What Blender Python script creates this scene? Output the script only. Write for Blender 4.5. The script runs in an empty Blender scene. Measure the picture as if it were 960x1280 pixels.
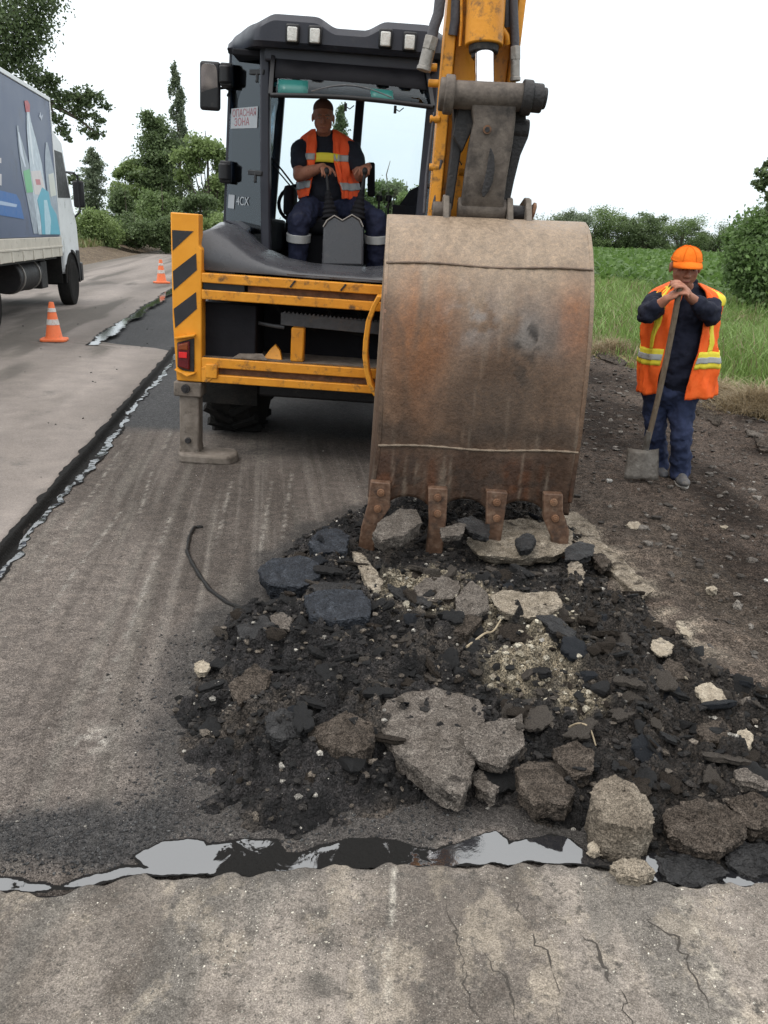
import bpy, bmesh, math, random
import numpy as np
from mathutils import Vector, Matrix, Euler

# ------------------------------------------------------------------ camera, sky, sun
SC = bpy.context.scene
COL = SC.collection
FPX, CAMH, PITCH, ROLL = 1040.0, 1.65, math.radians(18.45), 0.04
cam_d = bpy.data.cameras.new('camera')
cam = bpy.data.objects.new('camera', cam_d); COL.objects.link(cam)
cam_d.sensor_fit = 'VERTICAL'; cam_d.sensor_height = 24.0; cam_d.lens = 24.0*FPX/1280.0
cam_d.clip_start = 0.05; cam_d.clip_end = 6000
cam.matrix_world = Matrix.Translation((0, 0, CAMH)) @ Matrix.Rotation(math.pi/2-PITCH, 4, 'X') @ Matrix.Rotation(ROLL, 4, 'Z')
SC.camera = cam
SC.view_settings.view_transform = 'Standard'; SC.view_settings.look = 'None'
SC.view_settings.exposure = 0.0; SC.view_settings.gamma = 1.0
SC.cycles.use_denoising = True
SC.cycles.max_bounces = 8; SC.cycles.transparent_max_bounces = 12
SUN_EL, SUN_AZ = math.radians(58), math.radians(-120)     # soft sun from behind left
SKY_R = 1.75
w = bpy.data.worlds.new('World'); SC.world = w; w.use_nodes = True
nt = w.node_tree; nt.nodes.clear()
def N(t, typ, **kw):
    n = t.nodes.new(typ)
    for k, v in kw.items(): setattr(n, k, v)
    return n
out = N(nt, 'ShaderNodeOutputWorld'); mixs = N(nt, 'ShaderNodeMixShader')
b1 = N(nt, 'ShaderNodeBackground'); b2 = N(nt, 'ShaderNodeBackground')
sky = N(nt, 'ShaderNodeTexSky', sky_type='NISHITA'); sky.sun_disc = False
sky.sun_elevation = SUN_EL; sky.sun_rotation = SUN_AZ
b1.inputs[1].default_value = 0.12
tc = N(nt, 'ShaderNodeTexCoord'); mp = N(nt, 'ShaderNodeMapping'); mp.inputs['Scale'].default_value = (1, 1, 2.6)
nz = N(nt, 'ShaderNodeTexNoise'); nz.inputs['Scale'].default_value = 2.2; nz.inputs['Detail'].default_value = 5
rp = N(nt, 'ShaderNodeValToRGB')
rp.color_ramp.elements[0].position = 0.30; rp.color_ramp.elements[0].color = (.84, .84, .84, 1)
rp.color_ramp.elements[1].position = 0.62; rp.color_ramp.elements[1].color = (1, 1, 1, 1)
b2.inputs[0].default_value = (.965, .985, 1.0, 1); b2.inputs[1].default_value = SKY_R
L = nt.links.new
L(sky.outputs[0], b1.inputs[0]); L(tc.outputs['Generated'], mp.inputs[0]); L(mp.outputs[0], nz.inputs['Vector'])
L(nz.outputs[0], rp.inputs[0]); sxyz = N(nt, 'ShaderNodeSeparateXYZ'); L(tc.outputs['Generated'], sxyz.inputs[0])      # overcast sky: brighter overhead than at the horizon
zr = N(nt, 'ShaderNodeMapRange'); L(sxyz.outputs[2], zr.inputs[0]); zr.inputs[1].default_value = 0; zr.inputs[2].default_value = 1; zr.inputs[3].default_value = 1.22; zr.inputs[4].default_value = 2.45
hz = N(nt, 'ShaderNodeMix', data_type='RGBA'); hf = N(nt, 'ShaderNodeMapRange'); L(sxyz.outputs[2], hf.inputs[0]); hf.inputs[1].default_value = 0; hf.inputs[2].default_value = .9
hz.inputs[6].default_value = (.83, .915, .97, 1); hz.inputs[7].default_value = (1, .99, .975, 1); L(hf.outputs[0], hz.inputs[0]); L(hz.outputs[2], b2.inputs[0]); L(zr.outputs[0], b2.inputs[1]); L(rp.outputs[0], mixs.inputs[0]); L(b1.outputs[0], mixs.inputs[1]); L(b2.outputs[0], mixs.inputs[2])
L(mixs.outputs[0], out.inputs[0])
sun_d = bpy.data.lights.new('sun', 'SUN'); sun = bpy.data.objects.new('sun', sun_d); COL.objects.link(sun)
sun_d.energy = 1.3; sun_d.angle = math.radians(24); sun_d.color = (1, .96, .9)
# light comes from behind-left of the camera
sv = Vector((-0.45, -0.42, 1.0)); sun.rotation_euler = sv.to_track_quat('Z', 'Y').to_euler()
sun.location = (-20, -20, 40)

# ------------------------------------------------------------------ photo pixel -> place (960x1280)
def ray(x, y):
    u = (x-480)/FPX; v = -(y-640)/FPX
    c, s = math.cos(ROLL), math.sin(ROLL)
    a, b = c*u-s*v, s*u+c*v
    t = math.pi/2-PITCH; ct, st = math.cos(t), math.sin(t)
    return Vector((a, ct*b+st, st*b-ct))
def G(x, y, z=0.0, sx=0.0, sy=0.0):
    """ray meets the plane z + sx*X + sy*Y"""
    d = ray(x, y); k = (z-CAMH)/(d.z-sx*d.x-sy*d.y)
    return Vector((0, 0, CAMH))+d*k
def A(x, y, Y):
    d = ray(x, y); return Vector((0, 0, CAMH))+d*(Y/d.y)

# ------------------------------------------------------------------ noise
def _h(ix, iy, iz, seed):
    n = (ix*374761393+iy*668265263+iz*2147483647+seed*1274126177) & 0xffffffff
    n = ((n ^ (n >> 13))*1274126177) & 0xffffffff
    n = ((n ^ (n >> 16))*2246822519) & 0xffffffff
    return ((n ^ (n >> 15)) & 0xffff)/65535.0
def vnoise(p, seed=0):
    p = np.asarray(p, float); i = np.floor(p).astype(np.int64); f = p-i; f = f*f*(3-2*f)
    r = 0
    for dx in (0, 1):
        for dy in (0, 1):
            for dz in (0, 1):
                wgt = (f[..., 0] if dx else 1-f[..., 0])*(f[..., 1] if dy else 1-f[..., 1])*(f[..., 2] if dz else 1-f[..., 2])
                r = r+wgt*_h(i[..., 0]+dx, i[..., 1]+dy, i[..., 2]+dz, seed)
    return r
def fbm(x, y, z=0.0, sc=1.0, o=4, seed=0, gain=.5):
    p = np.stack(np.broadcast_arrays(np.asarray(x, float), np.asarray(y, float), np.asarray(z, float)), -1)*sc
    a, r, t = 1.0, 0, 0
    for k in range(o):
        r = r+a*vnoise(p, seed+k*17); t += a; a *= gain; p = p*2.03+11.7
    return r/t
def sstep(a, b, x):
    t = np.clip((x-a)/(b-a), 0, 1); return t*t*(3-2*t)
def pdist(X, Y, poly):
    """signed distance to polygon (positive inside)"""
    P = np.asarray([(p[0], p[1]) for p in poly]); n = len(P)
    d = np.full(X.shape, 1e9); ins = np.zeros(X.shape, bool)
    for i in range(n):
        a, b = P[i], P[(i+1) % n]; e = b-a
        t = np.clip(((X-a[0])*e[0]+(Y-a[1])*e[1])/(e@e+1e-12), 0, 1)
        d = np.minimum(d, np.hypot(X-a[0]-t*e[0], Y-a[1]-t*e[1]))
        c = ((a[1] > Y) != (b[1] > Y)) & (X < (b[0]-a[0])*(Y-a[1])/(b[1]-a[1]+1e-12)+a[0])
        ins ^= c
    return np.where(ins, d, -d)
def ldist(X, Y, line):
    P = np.asarray([(p[0], p[1]) for p in line]); d = np.full(X.shape, 1e9)
    for a, b in zip(P[:-1], P[1:]):
        e = b-a; t = np.clip(((X-a[0])*e[0]+(Y-a[1])*e[1])/(e@e+1e-12), 0, 1)
        d = np.minimum(d, np.hypot(X-a[0]-t*e[0], Y-a[1]-t*e[1]))
    return d
RNG = np.random.default_rng(7); random.seed(7)

# ------------------------------------------------------------------ materials
def mat(name, cols, scale=8, detail=6, rough=.8, bump=.2, bscale=40, metal=0.0, attr=False, stretch=None,
        specks=None, rvar=.1, ior=1.45, wet=None, dist=.02, coat=0, grime=None, spec=.35, grain=None):
    m = bpy.data.materials.new(name); m.use_nodes = True
    t = m.node_tree; t.nodes.clear(); lk = t.links.new
    o = N(t, 'ShaderNodeOutputMaterial'); p = N(t, 'ShaderNodeBsdfPrincipled'); lk(p.outputs[0], o.inputs[0])
    c = N(t, 'ShaderNodeTexCoord'); mpn = N(t, 'ShaderNodeMapping'); lk(c.outputs['Object'], mpn.inputs[0])
    if stretch: mpn.inputs['Scale'].default_value = stretch
    n = N(t, 'ShaderNodeTexNoise'); n.inputs['Scale'].default_value = scale; n.inputs['Detail'].default_value = detail
    n.inputs['Roughness'].default_value = .62
    lk(mpn.outputs[0], n.inputs['Vector'])
    r = N(t, 'ShaderNodeValToRGB'); e = r.color_ramp.elements
    k = len(cols)
    while len(e) < k: e.new(.5)
    for i, cc in enumerate(cols):
        e[i].position = .5 if k == 1 else .28+.44*i/(k-1); e[i].color = (*cc, 1)
    lk(n.outputs[0], r.inputs[0]); colo = r.outputs[0]
    def mixc(f, a, b, bt='MIX'):
        q = N(t, 'ShaderNodeMix', data_type='RGBA', blend_type=bt)
        if isinstance(f, float): q.inputs[0].default_value = f
        else: lk(f, q.inputs[0])
        for s, v in ((6, a), (7, b)):
            if isinstance(v, tuple): q.inputs[s].default_value = (*v, 1)
            else: lk(v, q.inputs[s])
        return q.outputs[2]
    if attr:
        at_ = N(t, 'ShaderNodeAttribute'); at_.attribute_name = 'Col'
        colo = mixc(1.0, at_.outputs['Color'], colo, 'MULTIPLY')
    hts = []
    for sp in (specks or []):      # (colour, scale, threshold, soft, mixing)
        vn = N(t, 'ShaderNodeTexVoronoi'); vn.inputs['Scale'].default_value = sp[1]
        lk(c.outputs['Object'], vn.inputs['Vector'])
        sx = N(t, 'ShaderNodeSeparateColor'); lk(vn.outputs['Color'], sx.inputs[0])
        m1 = N(t, 'ShaderNodeMath', operation='GREATER_THAN'); lk(sx.outputs[0], m1.inputs[0]); m1.inputs[1].default_value = sp[2]
        m2 = N(t, 'ShaderNodeMapRange'); lk(vn.outputs['Distance'], m2.inputs[0])
        m2.inputs[1].default_value = .38; m2.inputs[2].default_value = .30; m2.inputs[3].default_value = 0; m2.inputs[4].default_value = sp[3]
        m3 = N(t, 'ShaderNodeMath', operation='MULTIPLY'); lk(m1.outputs[0], m3.inputs[0]); lk(m2.outputs[0], m3.inputs[1])
        if len(sp) > 4:            # specks gather in drifts
            cn = N(t, 'ShaderNodeTexNoise'); cn.inputs['Scale'].default_value = sp[4]; cn.inputs['Detail'].default_value = 4; lk(c.outputs['Object'], cn.inputs['Vector'])
            cm = N(t, 'ShaderNodeMapRange'); lk(cn.outputs[0], cm.inputs[0]); cm.inputs[1].default_value = .46; cm.inputs[2].default_value = .60
            m4 = N(t, 'ShaderNodeMath', operation='MULTIPLY'); lk(m3.outputs[0], m4.inputs[0]); lk(cm.outputs[0], m4.inputs[1]); m3 = m4
        colo = mixc(m3.outputs[0], colo, sp[0])
    if grime:                      # (colour, scale, lo, hi)
        gn = N(t, 'ShaderNodeTexNoise'); gn.inputs['Scale'].default_value = grime[1]; gn.inputs['Detail'].default_value = 8
        gn.inputs['Roughness'].default_value = .7
        lk(c.outputs['Object'], gn.inputs['Vector'])
        gm = N(t, 'ShaderNodeMapRange'); lk(gn.outputs[0], gm.inputs[0]); gm.inputs[1].default_value = grime[2]; gm.inputs[2].default_value = grime[3]
        colo = mixc(gm.outputs[0], colo, grime[0])
    if grain:                      # (scale, darkest, lightest): fine mineral grain
        gr = N(t, 'ShaderNodeTexNoise'); gr.inputs['Scale'].default_value = grain[0]; gr.inputs['Detail'].default_value = 2; gr.inputs['Roughness'].default_value = .7
        lk(c.outputs['Object'], gr.inputs['Vector'])
        g1 = N(t, 'ShaderNodeMapRange'); lk(gr.outputs[0], g1.inputs[0]); g1.inputs[1].default_value = .38; g1.inputs[2].default_value = .62; g1.inputs[3].default_value = grain[1]; g1.inputs[4].default_value = grain[2]
        gv = N(t, 'ShaderNodeTexVoronoi'); gv.inputs['Scale'].default_value = grain[0]*.45; lk(c.outputs['Object'], gv.inputs['Vector'])
        gs = N(t, 'ShaderNodeSeparateColor'); lk(gv.outputs['Color'], gs.inputs[0])
        g2 = N(t, 'ShaderNodeMapRange'); lk(gs.outputs[0], g2.inputs[0]); g2.inputs[3].default_value = (1+grain[1])/2; g2.inputs[4].default_value = (1+grain[2])/2
        gq = N(t, 'ShaderNodeMath', operation='MULTIPLY'); lk(g1.outputs[0], gq.inputs[0]); lk(g2.outputs[0], gq.inputs[1])
        gc = N(t, 'ShaderNodeCombineColor'); [lk(gq.outputs[0], gc.inputs[k_]) for k_ in range(3)]
        colo = mixc(1.0, colo, gc.outputs[0], 'MULTIPLY')
    lk(colo, p.inputs['Base Color']); p.inputs['Specular IOR Level'].default_value = spec
    p.inputs['Metallic'].default_value = metal; p.inputs['IOR'].default_value = ior
    if coat: p.inputs['Coat Weight'].default_value = coat
    rr = N(t, 'ShaderNodeMapRange'); lk(n.outputs[0], rr.inputs[0]); rr.inputs[1].default_value = .3; rr.inputs[2].default_value = .7
    rr.inputs[3].default_value = max(0, rough-rvar); rr.inputs[4].default_value = min(1, rough+rvar); lk(rr.outputs[0], p.inputs['Roughness'])
    if bump:
        bn = N(t, 'ShaderNodeTexNoise'); bn.inputs['Scale'].default_value = bscale; bn.inputs['Detail'].default_value = 5
        lk(c.outputs['Object'], bn.inputs['Vector'])
        bu = N(t, 'ShaderNodeBump'); bu.inputs['Strength'].default_value = bump; bu.inputs['Distance'].default_value = dist
        lk(bn.outputs[0], bu.inputs['Height']); lk(bu.outputs[0], p.inputs['Normal'])
    return m
def glass(name, tint=(.75, .82, .84), refl=.9, ior=1.5):
    m = bpy.data.materials.new(name); m.use_nodes = True; t = m.node_tree; t.nodes.clear(); lk = t.links.new
    o = N(t, 'ShaderNodeOutputMaterial'); mx = N(t, 'ShaderNodeMixShader'); tr = N(t, 'ShaderNodeBsdfTransparent'); gl = N(t, 'ShaderNodeBsdfGlossy')
    fr = N(t, 'ShaderNodeFresnel'); fr.inputs[0].default_value = ior
    tr.inputs[0].default_value = (*tint, 1); gl.inputs['Roughness'].default_value = .03; gl.inputs[0].default_value = (refl*.86, refl*.94, refl, 1)
    lk(fr.outputs[0], mx.inputs[0]); lk(tr.outputs[0], mx.inputs[1]); lk(gl.outputs[0], mx.inputs[2]); lk(mx.outputs[0], o.inputs[0])
    return m
def leafmat(name, trans=.35):
    m = bpy.data.materials.new(name); m.use_nodes = True; t = m.node_tree; t.nodes.clear(); lk = t.links.new
    o = N(t, 'ShaderNodeOutputMaterial'); at_ = N(t, 'ShaderNodeAttribute'); at_.attribute_name = 'Col'
    d = N(t, 'ShaderNodeBsdfPrincipled'); d.inputs['Roughness'].default_value = .55; tl = N(t, 'ShaderNodeBsdfTranslucent'); mx = N(t, 'ShaderNodeMixShader'); mx.inputs[0].default_value = trans
    lk(at_.outputs['Color'], d.inputs['Base Color']); lk(at_.outputs['Color'], tl.inputs[0]); lk(d.outputs[0], mx.inputs[1]); lk(tl.outputs[0], mx.inputs[2]); lk(mx.outputs[0], o.inputs[0])
    return m
def tarmat(name):
    """black bitumen: dull skin broken by pools that shine; attribute Col red = how much of it lies open and wet"""
    m = bpy.data.materials.new(name); m.use_nodes = True; t = m.node_tree; t.nodes.clear(); lk = t.links.new
    o = N(t, 'ShaderNodeOutputMaterial'); p = N(t, 'ShaderNodeBsdfPrincipled'); lk(p.outputs[0], o.inputs[0])
    c = N(t, 'ShaderNodeTexCoord'); at_ = N(t, 'ShaderNodeAttribute'); at_.attribute_name = 'Col'
    sp = N(t, 'ShaderNodeSeparateColor'); lk(at_.outputs['Color'], sp.inputs[0])
    n = N(t, 'ShaderNodeTexNoise'); n.inputs['Scale'].default_value = 11; n.inputs['Detail'].default_value = 9; n.inputs['Roughness'].default_value = .62; n.inputs['Distortion'].default_value = .8
    lk(c.outputs['Object'], n.inputs['Vector'])
    ad = N(t, 'ShaderNodeMath', operation='SUBTRACT'); lk(sp.outputs[0], ad.inputs[0]); lk(n.outputs[0], ad.inputs[1])
    st = N(t, 'ShaderNodeMapRange'); lk(ad.outputs[0], st.inputs[0]); st.inputs[1].default_value = -.015; st.inputs[2].default_value = .015
    mr = N(t, 'ShaderNodeMapRange'); lk(st.outputs[0], mr.inputs[0]); mr.inputs[3].default_value = .75; mr.inputs[4].default_value = .045; lk(mr.outputs[0], p.inputs['Roughness'])
    io = N(t, 'ShaderNodeMapRange'); lk(st.outputs[0], io.inputs[0]); io.inputs[3].default_value = 1.18; io.inputs[4].default_value = 2.5; lk(io.outputs[0], p.inputs['IOR'])
    mc = N(t, 'ShaderNodeMix', data_type='RGBA'); lk(st.outputs[0], mc.inputs[0]); mc.inputs[6].default_value = (.011, .0105, .01, 1); mc.inputs[7].default_value = (.016, .016, .018, 1)
    lk(mc.outputs[2], p.inputs['Base Color'])
    bn = N(t, 'ShaderNodeTexNoise'); bn.inputs['Scale'].default_value = 60; bn.inputs['Detail'].default_value = 6; lk(c.outputs['Object'], bn.inputs['Vector'])
    iv = N(t, 'ShaderNodeMapRange'); lk(st.outputs[0], iv.inputs[0]); iv.inputs[3].default_value = .9; iv.inputs[4].default_value = .012
    bu = N(t, 'ShaderNodeBump'); bu.inputs['Distance'].default_value = .012; lk(iv.outputs[0], bu.inputs['Strength']); lk(bn.outputs[0], bu.inputs['Height']); lk(bu.outputs[0], p.inputs['Normal'])
    return m

# ------------------------------------------------------------------ mesh builder
INV = {}
def tag(o, label=None, cat=None, group=None, kind=None):
    if label: o['label'] = label
    if cat: o['category'] = cat
    if group: o['group'] = group
    if kind: o['kind'] = kind
    return o
def thing(name, label, cat, loc=(0, 0, 0), rot=(0, 0, 0), group=None):
    o = bpy.data.objects.new(name, None); COL.objects.link(o); o.empty_display_size = .2
    o.location = loc; o.rotation_euler = rot
    INV[o.name] = (Matrix.Translation(loc) @ Euler(rot).to_matrix().to_4x4()).inverted()
    return tag(o, label, cat, group)
def ortho(d):
    d = Vector(d).normalized(); u = d.cross(Vector((0, 0, 1)))
    if u.length < 1e-3: u = d.cross(Vector((1, 0, 0)))
    u.normalize(); return u, d.cross(u).normalized()
_ICO = {}
def ico(sub):
    if sub not in _ICO:
        bm = bmesh.new(); bmesh.ops.create_icosphere(bm, subdivisions=sub, radius=1)
        _ICO[sub] = (np.array([v.co[:] for v in bm.verts]), [tuple(v.index for v in f.verts) for f in bm.faces]); bm.free()
    return _ICO[sub]
class MB:
    def __init__(s): s.v = []; s.f = []
    def add(s, vs, fs):
        k = len(s.v); s.v += [tuple(x) for x in vs]; s.f += [tuple(i+k for i in f) for f in fs]; return s
    def box(s, a, b):
        (x0, y0, z0), (x1, y1, z1) = a, b
        return s.add([(x0, y0, z0), (x1, y0, z0), (x1, y1, z0), (x0, y1, z0), (x0, y0, z1), (x1, y0, z1), (x1, y1, z1), (x0, y1, z1)],
                     [(3, 2, 1, 0), (4, 5, 6, 7), (0, 1, 5, 4), (1, 2, 6, 5), (2, 3, 7, 6), (3, 0, 4, 7)])
    def cyl(s, p0, p1, r0, r1=None, n=16):
        r1 = r0 if r1 is None else r1; p0, p1 = Vector(p0), Vector(p1); u, v = ortho(p1-p0)
        ring = lambda p, r: [p+u*(r*math.cos(2*math.pi*i/n))+v*(r*math.sin(2*math.pi*i/n)) for i in range(n)]
        return s.loft([ring(p0, r0), ring(p1, r1)])
    def bar(s, p0, p1, w, h, up=(0, 0, 1)):
        p0, p1 = Vector(p0), Vector(p1); d = (p1-p0).normalized(); u = d.cross(Vector(up))
        if u.length < 1e-3: u = d.cross(Vector((0, 1, 0)))
        u.normalize(); v = u.cross(d)
        q = [u*(w/2)+v*(h/2), -u*(w/2)+v*(h/2), -u*(w/2)-v*(h/2), u*(w/2)-v*(h/2)]
        return s.loft([[p0+x for x in q], [p1+x for x in q]])
    def tube(s, pts, r, n=8):
        pts = [Vector(p) for p in pts]; m = len(pts); rs = [r]*m if not hasattr(r, '__len__') else r
        rings = []; u = None
        for i, p in enumerate(pts):
            d = (pts[min(i+1, m-1)]-pts[max(i-1, 0)]).normalized()
            if u is None: u, v = ortho(d)
            else:
                u = (u-d*u.dot(d)).normalized()
            v = d.cross(u)
            rings.append([p+u*(rs[i]*math.cos(2*math.pi*k/n))+v*(rs[i]*math.sin(2*math.pi*k/n)) for k in range(n)])
        return s.loft(rings)
    def prism(s, poly, vec):
        poly = [Vector(p) for p in poly]; vec = Vector(vec); n = len(poly)
        nn = Vector((0, 0, 0))
        for i in range(n): nn += poly[i].cross(poly[(i+1) % n])
        if nn.dot(vec) > 0: poly.reverse()
        return s.add(poly+[p+vec for p in poly], [tuple(range(n)), tuple(range(2*n-1, n-1, -1))]+[(i, i+n, (i+1) % n+n, (i+1) % n) for i in range(n)])
    def loft(s, rings, close=True, cap=True):
        n = len(rings[0]); vs = [p for r in rings for p in r]; fs = []
        for a in range(len(rings)-1):
            for i in range(n if close else n-1):
                j = (i+1) % n; fs.append((a*n+i, a*n+j, (a+1)*n+j, (a+1)*n+i))
        if close and cap: fs += [tuple(range(n-1, -1, -1)), tuple(range((len(rings)-1)*n, len(rings)*n))]
        return s.add(vs, fs)
    def ell(s, c, r, axes=None, sub=2):
        v, f = ico(sub); c = np.array(c[:]); r = np.array(r if hasattr(r, '__len__') else (r, r, r)); q = v*r
        if axes is not None: q = q @ np.array([tuple(a) for a in axes])
        return s.add([tuple(x) for x in q+c], f)
    def cap(s, p0, r0, p1, r1, sub=2):
        s.ell(p0, r0, sub=sub); s.ell(p1, r1, sub=sub); return s.cyl(p0, p1, r0*.985, r1*.985, n=14)
    def lathe(s, prof, o=(0, 0, 0), n=24, axis='Z'):
        o = Vector(o); rings = []
        for r, h in prof:
            ring = []
            for i in range(n):
                a = 2*math.pi*i/n; x, y = r*math.cos(a), r*math.sin(a)
                ring.append(o+(Vector((x, y, h)) if axis == 'Z' else Vector((h, x, y)) if axis == 'X' else Vector((y, h, x))))
            rings.append(ring)
        return s.loft(rings)
    def mesh(s, name, inv=None, smooth=40):
        me = bpy.data.meshes.new(name); v = s.v
        if inv is not None: v = [inv @ Vector(p) for p in v]
        me.from_pydata([tuple(p) for p in v], [], s.f); me.validate(); me.update()
        if smooth:
            me.polygons.foreach_set('use_smooth', [True]*len(me.polygons)); me.set_sharp_from_angle(angle=math.radians(smooth))
        return me
    def build(s, name, m, parent=None, root=None, bevel=0, smooth=40, seg=2, subsurf=0, solid=0):
        """root: the thing whose frame world points are brought into (None = points are already local)"""
        me = s.mesh(name, INV[root.name] if root is not None else None, smooth)
        o = bpy.data.objects.new(name, me); COL.objects.link(o); me.materials.append(m)
        if parent is not None: o.parent = parent
        if solid:
            q = o.modifiers.new('solid', 'SOLIDIFY'); q.thickness = solid; q.offset = 0
        if bevel:
            q = o.modifiers.new('bevel', 'BEVEL'); q.width = bevel; q.segments = seg; q.limit_method = 'ANGLE'; q.angle_limit = math.radians(38)
        if subsurf:
            q = o.modifiers.new('sub', 'SUBSURF'); q.levels = subsurf; q.render_levels = subsurf
        return o
    def blob(s, name, m, parent, root, voxel=.012, smooth=6, disp=0, dscale=.08):
        o = s.build(name, m, parent, root, smooth=0)
        q = o.modifiers.new('remesh', 'REMESH'); q.mode = 'VOXEL'; q.voxel_size = voxel; q.use_smooth_shade = True
        if smooth:
            k = o.modifiers.new('smooth', 'SMOOTH'); k.factor = .5; k.iterations = smooth
        if disp:
            tx = bpy.data.textures.new(name, 'CLOUDS'); tx.noise_scale = dscale; tx.noise_depth = 3
            d = o.modifiers.new('folds', 'DISPLACE'); d.texture = tx; d.strength = disp; d.mid_level = .5; d.texture_coords = 'LOCAL'
        return o
def npmesh(name, v, f, m, col=None, parent=None, smooth=True, kind=None, link=True):
    """v (n,3), f (m,k) int arrays"""
    me = bpy.data.meshes.new(name); v = np.asarray(v, np.float32); f = np.asarray(f, np.int32); k = f.shape[1]
    me.vertices.add(len(v)); me.vertices.foreach_set('co', v.ravel()); me.loops.add(f.size); me.loops.foreach_set('vertex_index', f.ravel())
    me.polygons.add(len(f)); me.polygons.foreach_set('loop_start', np.arange(len(f), dtype=np.int32)*k)
    me.polygons.foreach_set('use_smooth', np.full(len(f), bool(smooth)))
    if col is not None:
        a = me.color_attributes.new('Col', 'FLOAT_COLOR', 'POINT'); c4 = np.ones((len(v), 4), np.float32); c4[:, :3] = col; a.data.foreach_set('color', c4.ravel())
    me.update(calc_edges=True); me.materials.append(m)
    if not link: return me
    o = bpy.data.objects.new(name, me); COL.objects.link(o)
    if parent is not None: o.parent = parent
    if kind: o['kind'] = kind
    return o
def gridfaces(ny, nx):
    i = np.arange(ny*nx).reshape(ny, nx)
    return np.stack([i[:-1, :-1], i[:-1, 1:], i[1:, 1:], i[1:, :-1]], -1).reshape(-1, 4)
def setcol(o, fn):
    me = o.data; n = len(me.vertices); co = np.empty(n*3); me.vertices.foreach_get('co', co); co = co.reshape(-1, 3)
    c4 = np.ones((n, 4), np.float32); c4[:, :3] = fn(co)
    a = me.color_attributes.new('Col', 'FLOAT_COLOR', 'POINT'); a.data.foreach_set('color', c4.ravel())
def mix(a, b, t):
    t = np.asarray(t)[..., None]; return np.asarray(a)*(1-t)+np.asarray(b)*t
# ------------------------------------------------------------------ the setting
RD = 0.15                                   # the road runs along (-RD, 1); s = X + RD*Y is constant along it
def strip(name, s0, s1, ys, ns, zf, m, colf, edge=.03, seed=1, skirt=None):
    ys = np.asarray(ys, float); ny = len(ys); u = np.linspace(0, 1, ns)
    a = np.array([s0(y) for y in ys])+(fbm(ys, 0, 0, 3.0, 4, seed)-.5)*edge*2*(1 if True else 0)
    b = np.array([s1(y) for y in ys])+(fbm(ys, 5, 0, 3.0, 4, seed+3)-.5)*edge*2
    S = a[:, None]*(1-u)+b[:, None]*u; Yg = np.repeat(ys[:, None], ns, 1); X = S-RD*Yg
    Z = zf(X, Yg, S); V = np.stack([X, Yg, Z], -1).reshape(-1, 3); F_ = gridfaces(ny, ns)
    c = colf(X, Yg, S).reshape(-1, 3)
    if skirt:
        n0 = len(V)
        for col_i in (0, ns-1):
            e = V[:n0].reshape(ny, ns, 3)[:, col_i].copy(); e[:, 2] = skirt; base = len(V)
            V = np.concatenate([V, e]); c = np.concatenate([c, c[:n0].reshape(ny, ns, 3)[:, col_i]*.5])
            i = np.arange(ny-1); t = i*ns+col_i; q = np.stack([t, t+ns, base+i+1, base+i], -1)
            F_ = np.concatenate([F_, q if col_i == 0 else q[:, ::-1]])
    return tag(npmesh(name, V, F_, m, c), kind='structure')
def yspace(*segs):
    r = []
    for a, b, st in segs: r += list(np.arange(a, b, st))
    return r+[segs[-1][1]]

M_old = mat('worn_grey_asphalt', [(.80, .79, .78), (.98, .97, .96), (1.16, 1.15, 1.13)], scale=5, detail=10, rough=.85, bump=.35, bscale=160, attr=True, dist=.006,
            spec=.2, grain=(260, .78, 1.24), specks=[((.30, .29, .27), 240, .90, .6, 3), ((.06, .058, .055), 170, .90, .7, 2)], grime=((.085, .08, .075), 2.6, .60, .78))
M_front = mat('weathered_concrete_asphalt', [(.64, .62, .60), (.98, .97, .96), (1.26, 1.24, 1.2)], scale=9, detail=12, rough=.88, bump=.7, bscale=110, attr=True, dist=.009,
              spec=.15, grain=(250, .66, 1.36), specks=[((.34, .31, .26), 230, .80, .55, 5), ((.045, .042, .039), 150, .84, .75, 6), ((.46, .43, .38), 330, .93, .8, 8), ((.075, .07, .065), 52, .93, .5, 4), ((.30, .27, .22), 90, .95, .55, 7)], grime=((.075, .068, .06), 30, .54, .66))
M_mill = mat('milled_brown_asphalt', [(.66, .65, .64), (.98, .98, .97), (1.30, 1.28, 1.24)], scale=14, detail=12, rough=.88, bump=.8, bscale=120, attr=True, dist=.010,
             spec=.12, grain=(240, .48, 1.56), specks=[((.20, .18, .165), 230, .86, .55, 5), ((.36, .33, .30), 330, .955, .8, 6), ((.028, .026, .025), 150, .86, .7, 4)], grime=((.045, .042, .04), 9, .62, .75))
M_dirt = mat('dark_damp_soil', [(.5, .5, .5), (.95, .95, .95), (1.5, 1.45, 1.4)], scale=16, detail=12, rough=.95, bump=1.0, bscale=55, attr=True, dist=.03,
             spec=.08, grain=(130, .35, 1.7), specks=[((.14, .13, .12), 120, .93, .6, 3), ((.20, .19, .17), 200, .965, .7, 4)])
M_heap = mat('crumbled_tarry_asphalt', [(.45, .45, .45), (.95, .95, .95), (1.7, 1.65, 1.6)], scale=30, detail=12, rough=.8, bump=1.0, bscale=110, attr=True, dist=.02, spec=.32, grain=(170, .25, 1.9))
M_verge = mat('verge_earth', [(.7, .7, .7), (1.0, 1.0, 1.0), (1.3, 1.3, 1.2)], scale=4, detail=9, rough=.95, bump=.8, bscale=20, attr=True, dist=.05, spec=.08, grain=(40, .5, 1.5))
M_ground = mat('far_ground', [(.035, .06, .018), (.055, .085, .025), (.07, .09, .035)], scale=.4, detail=8, rough=.95, bump=0)
M_tar = tarmat('wet_bitumen')

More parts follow.
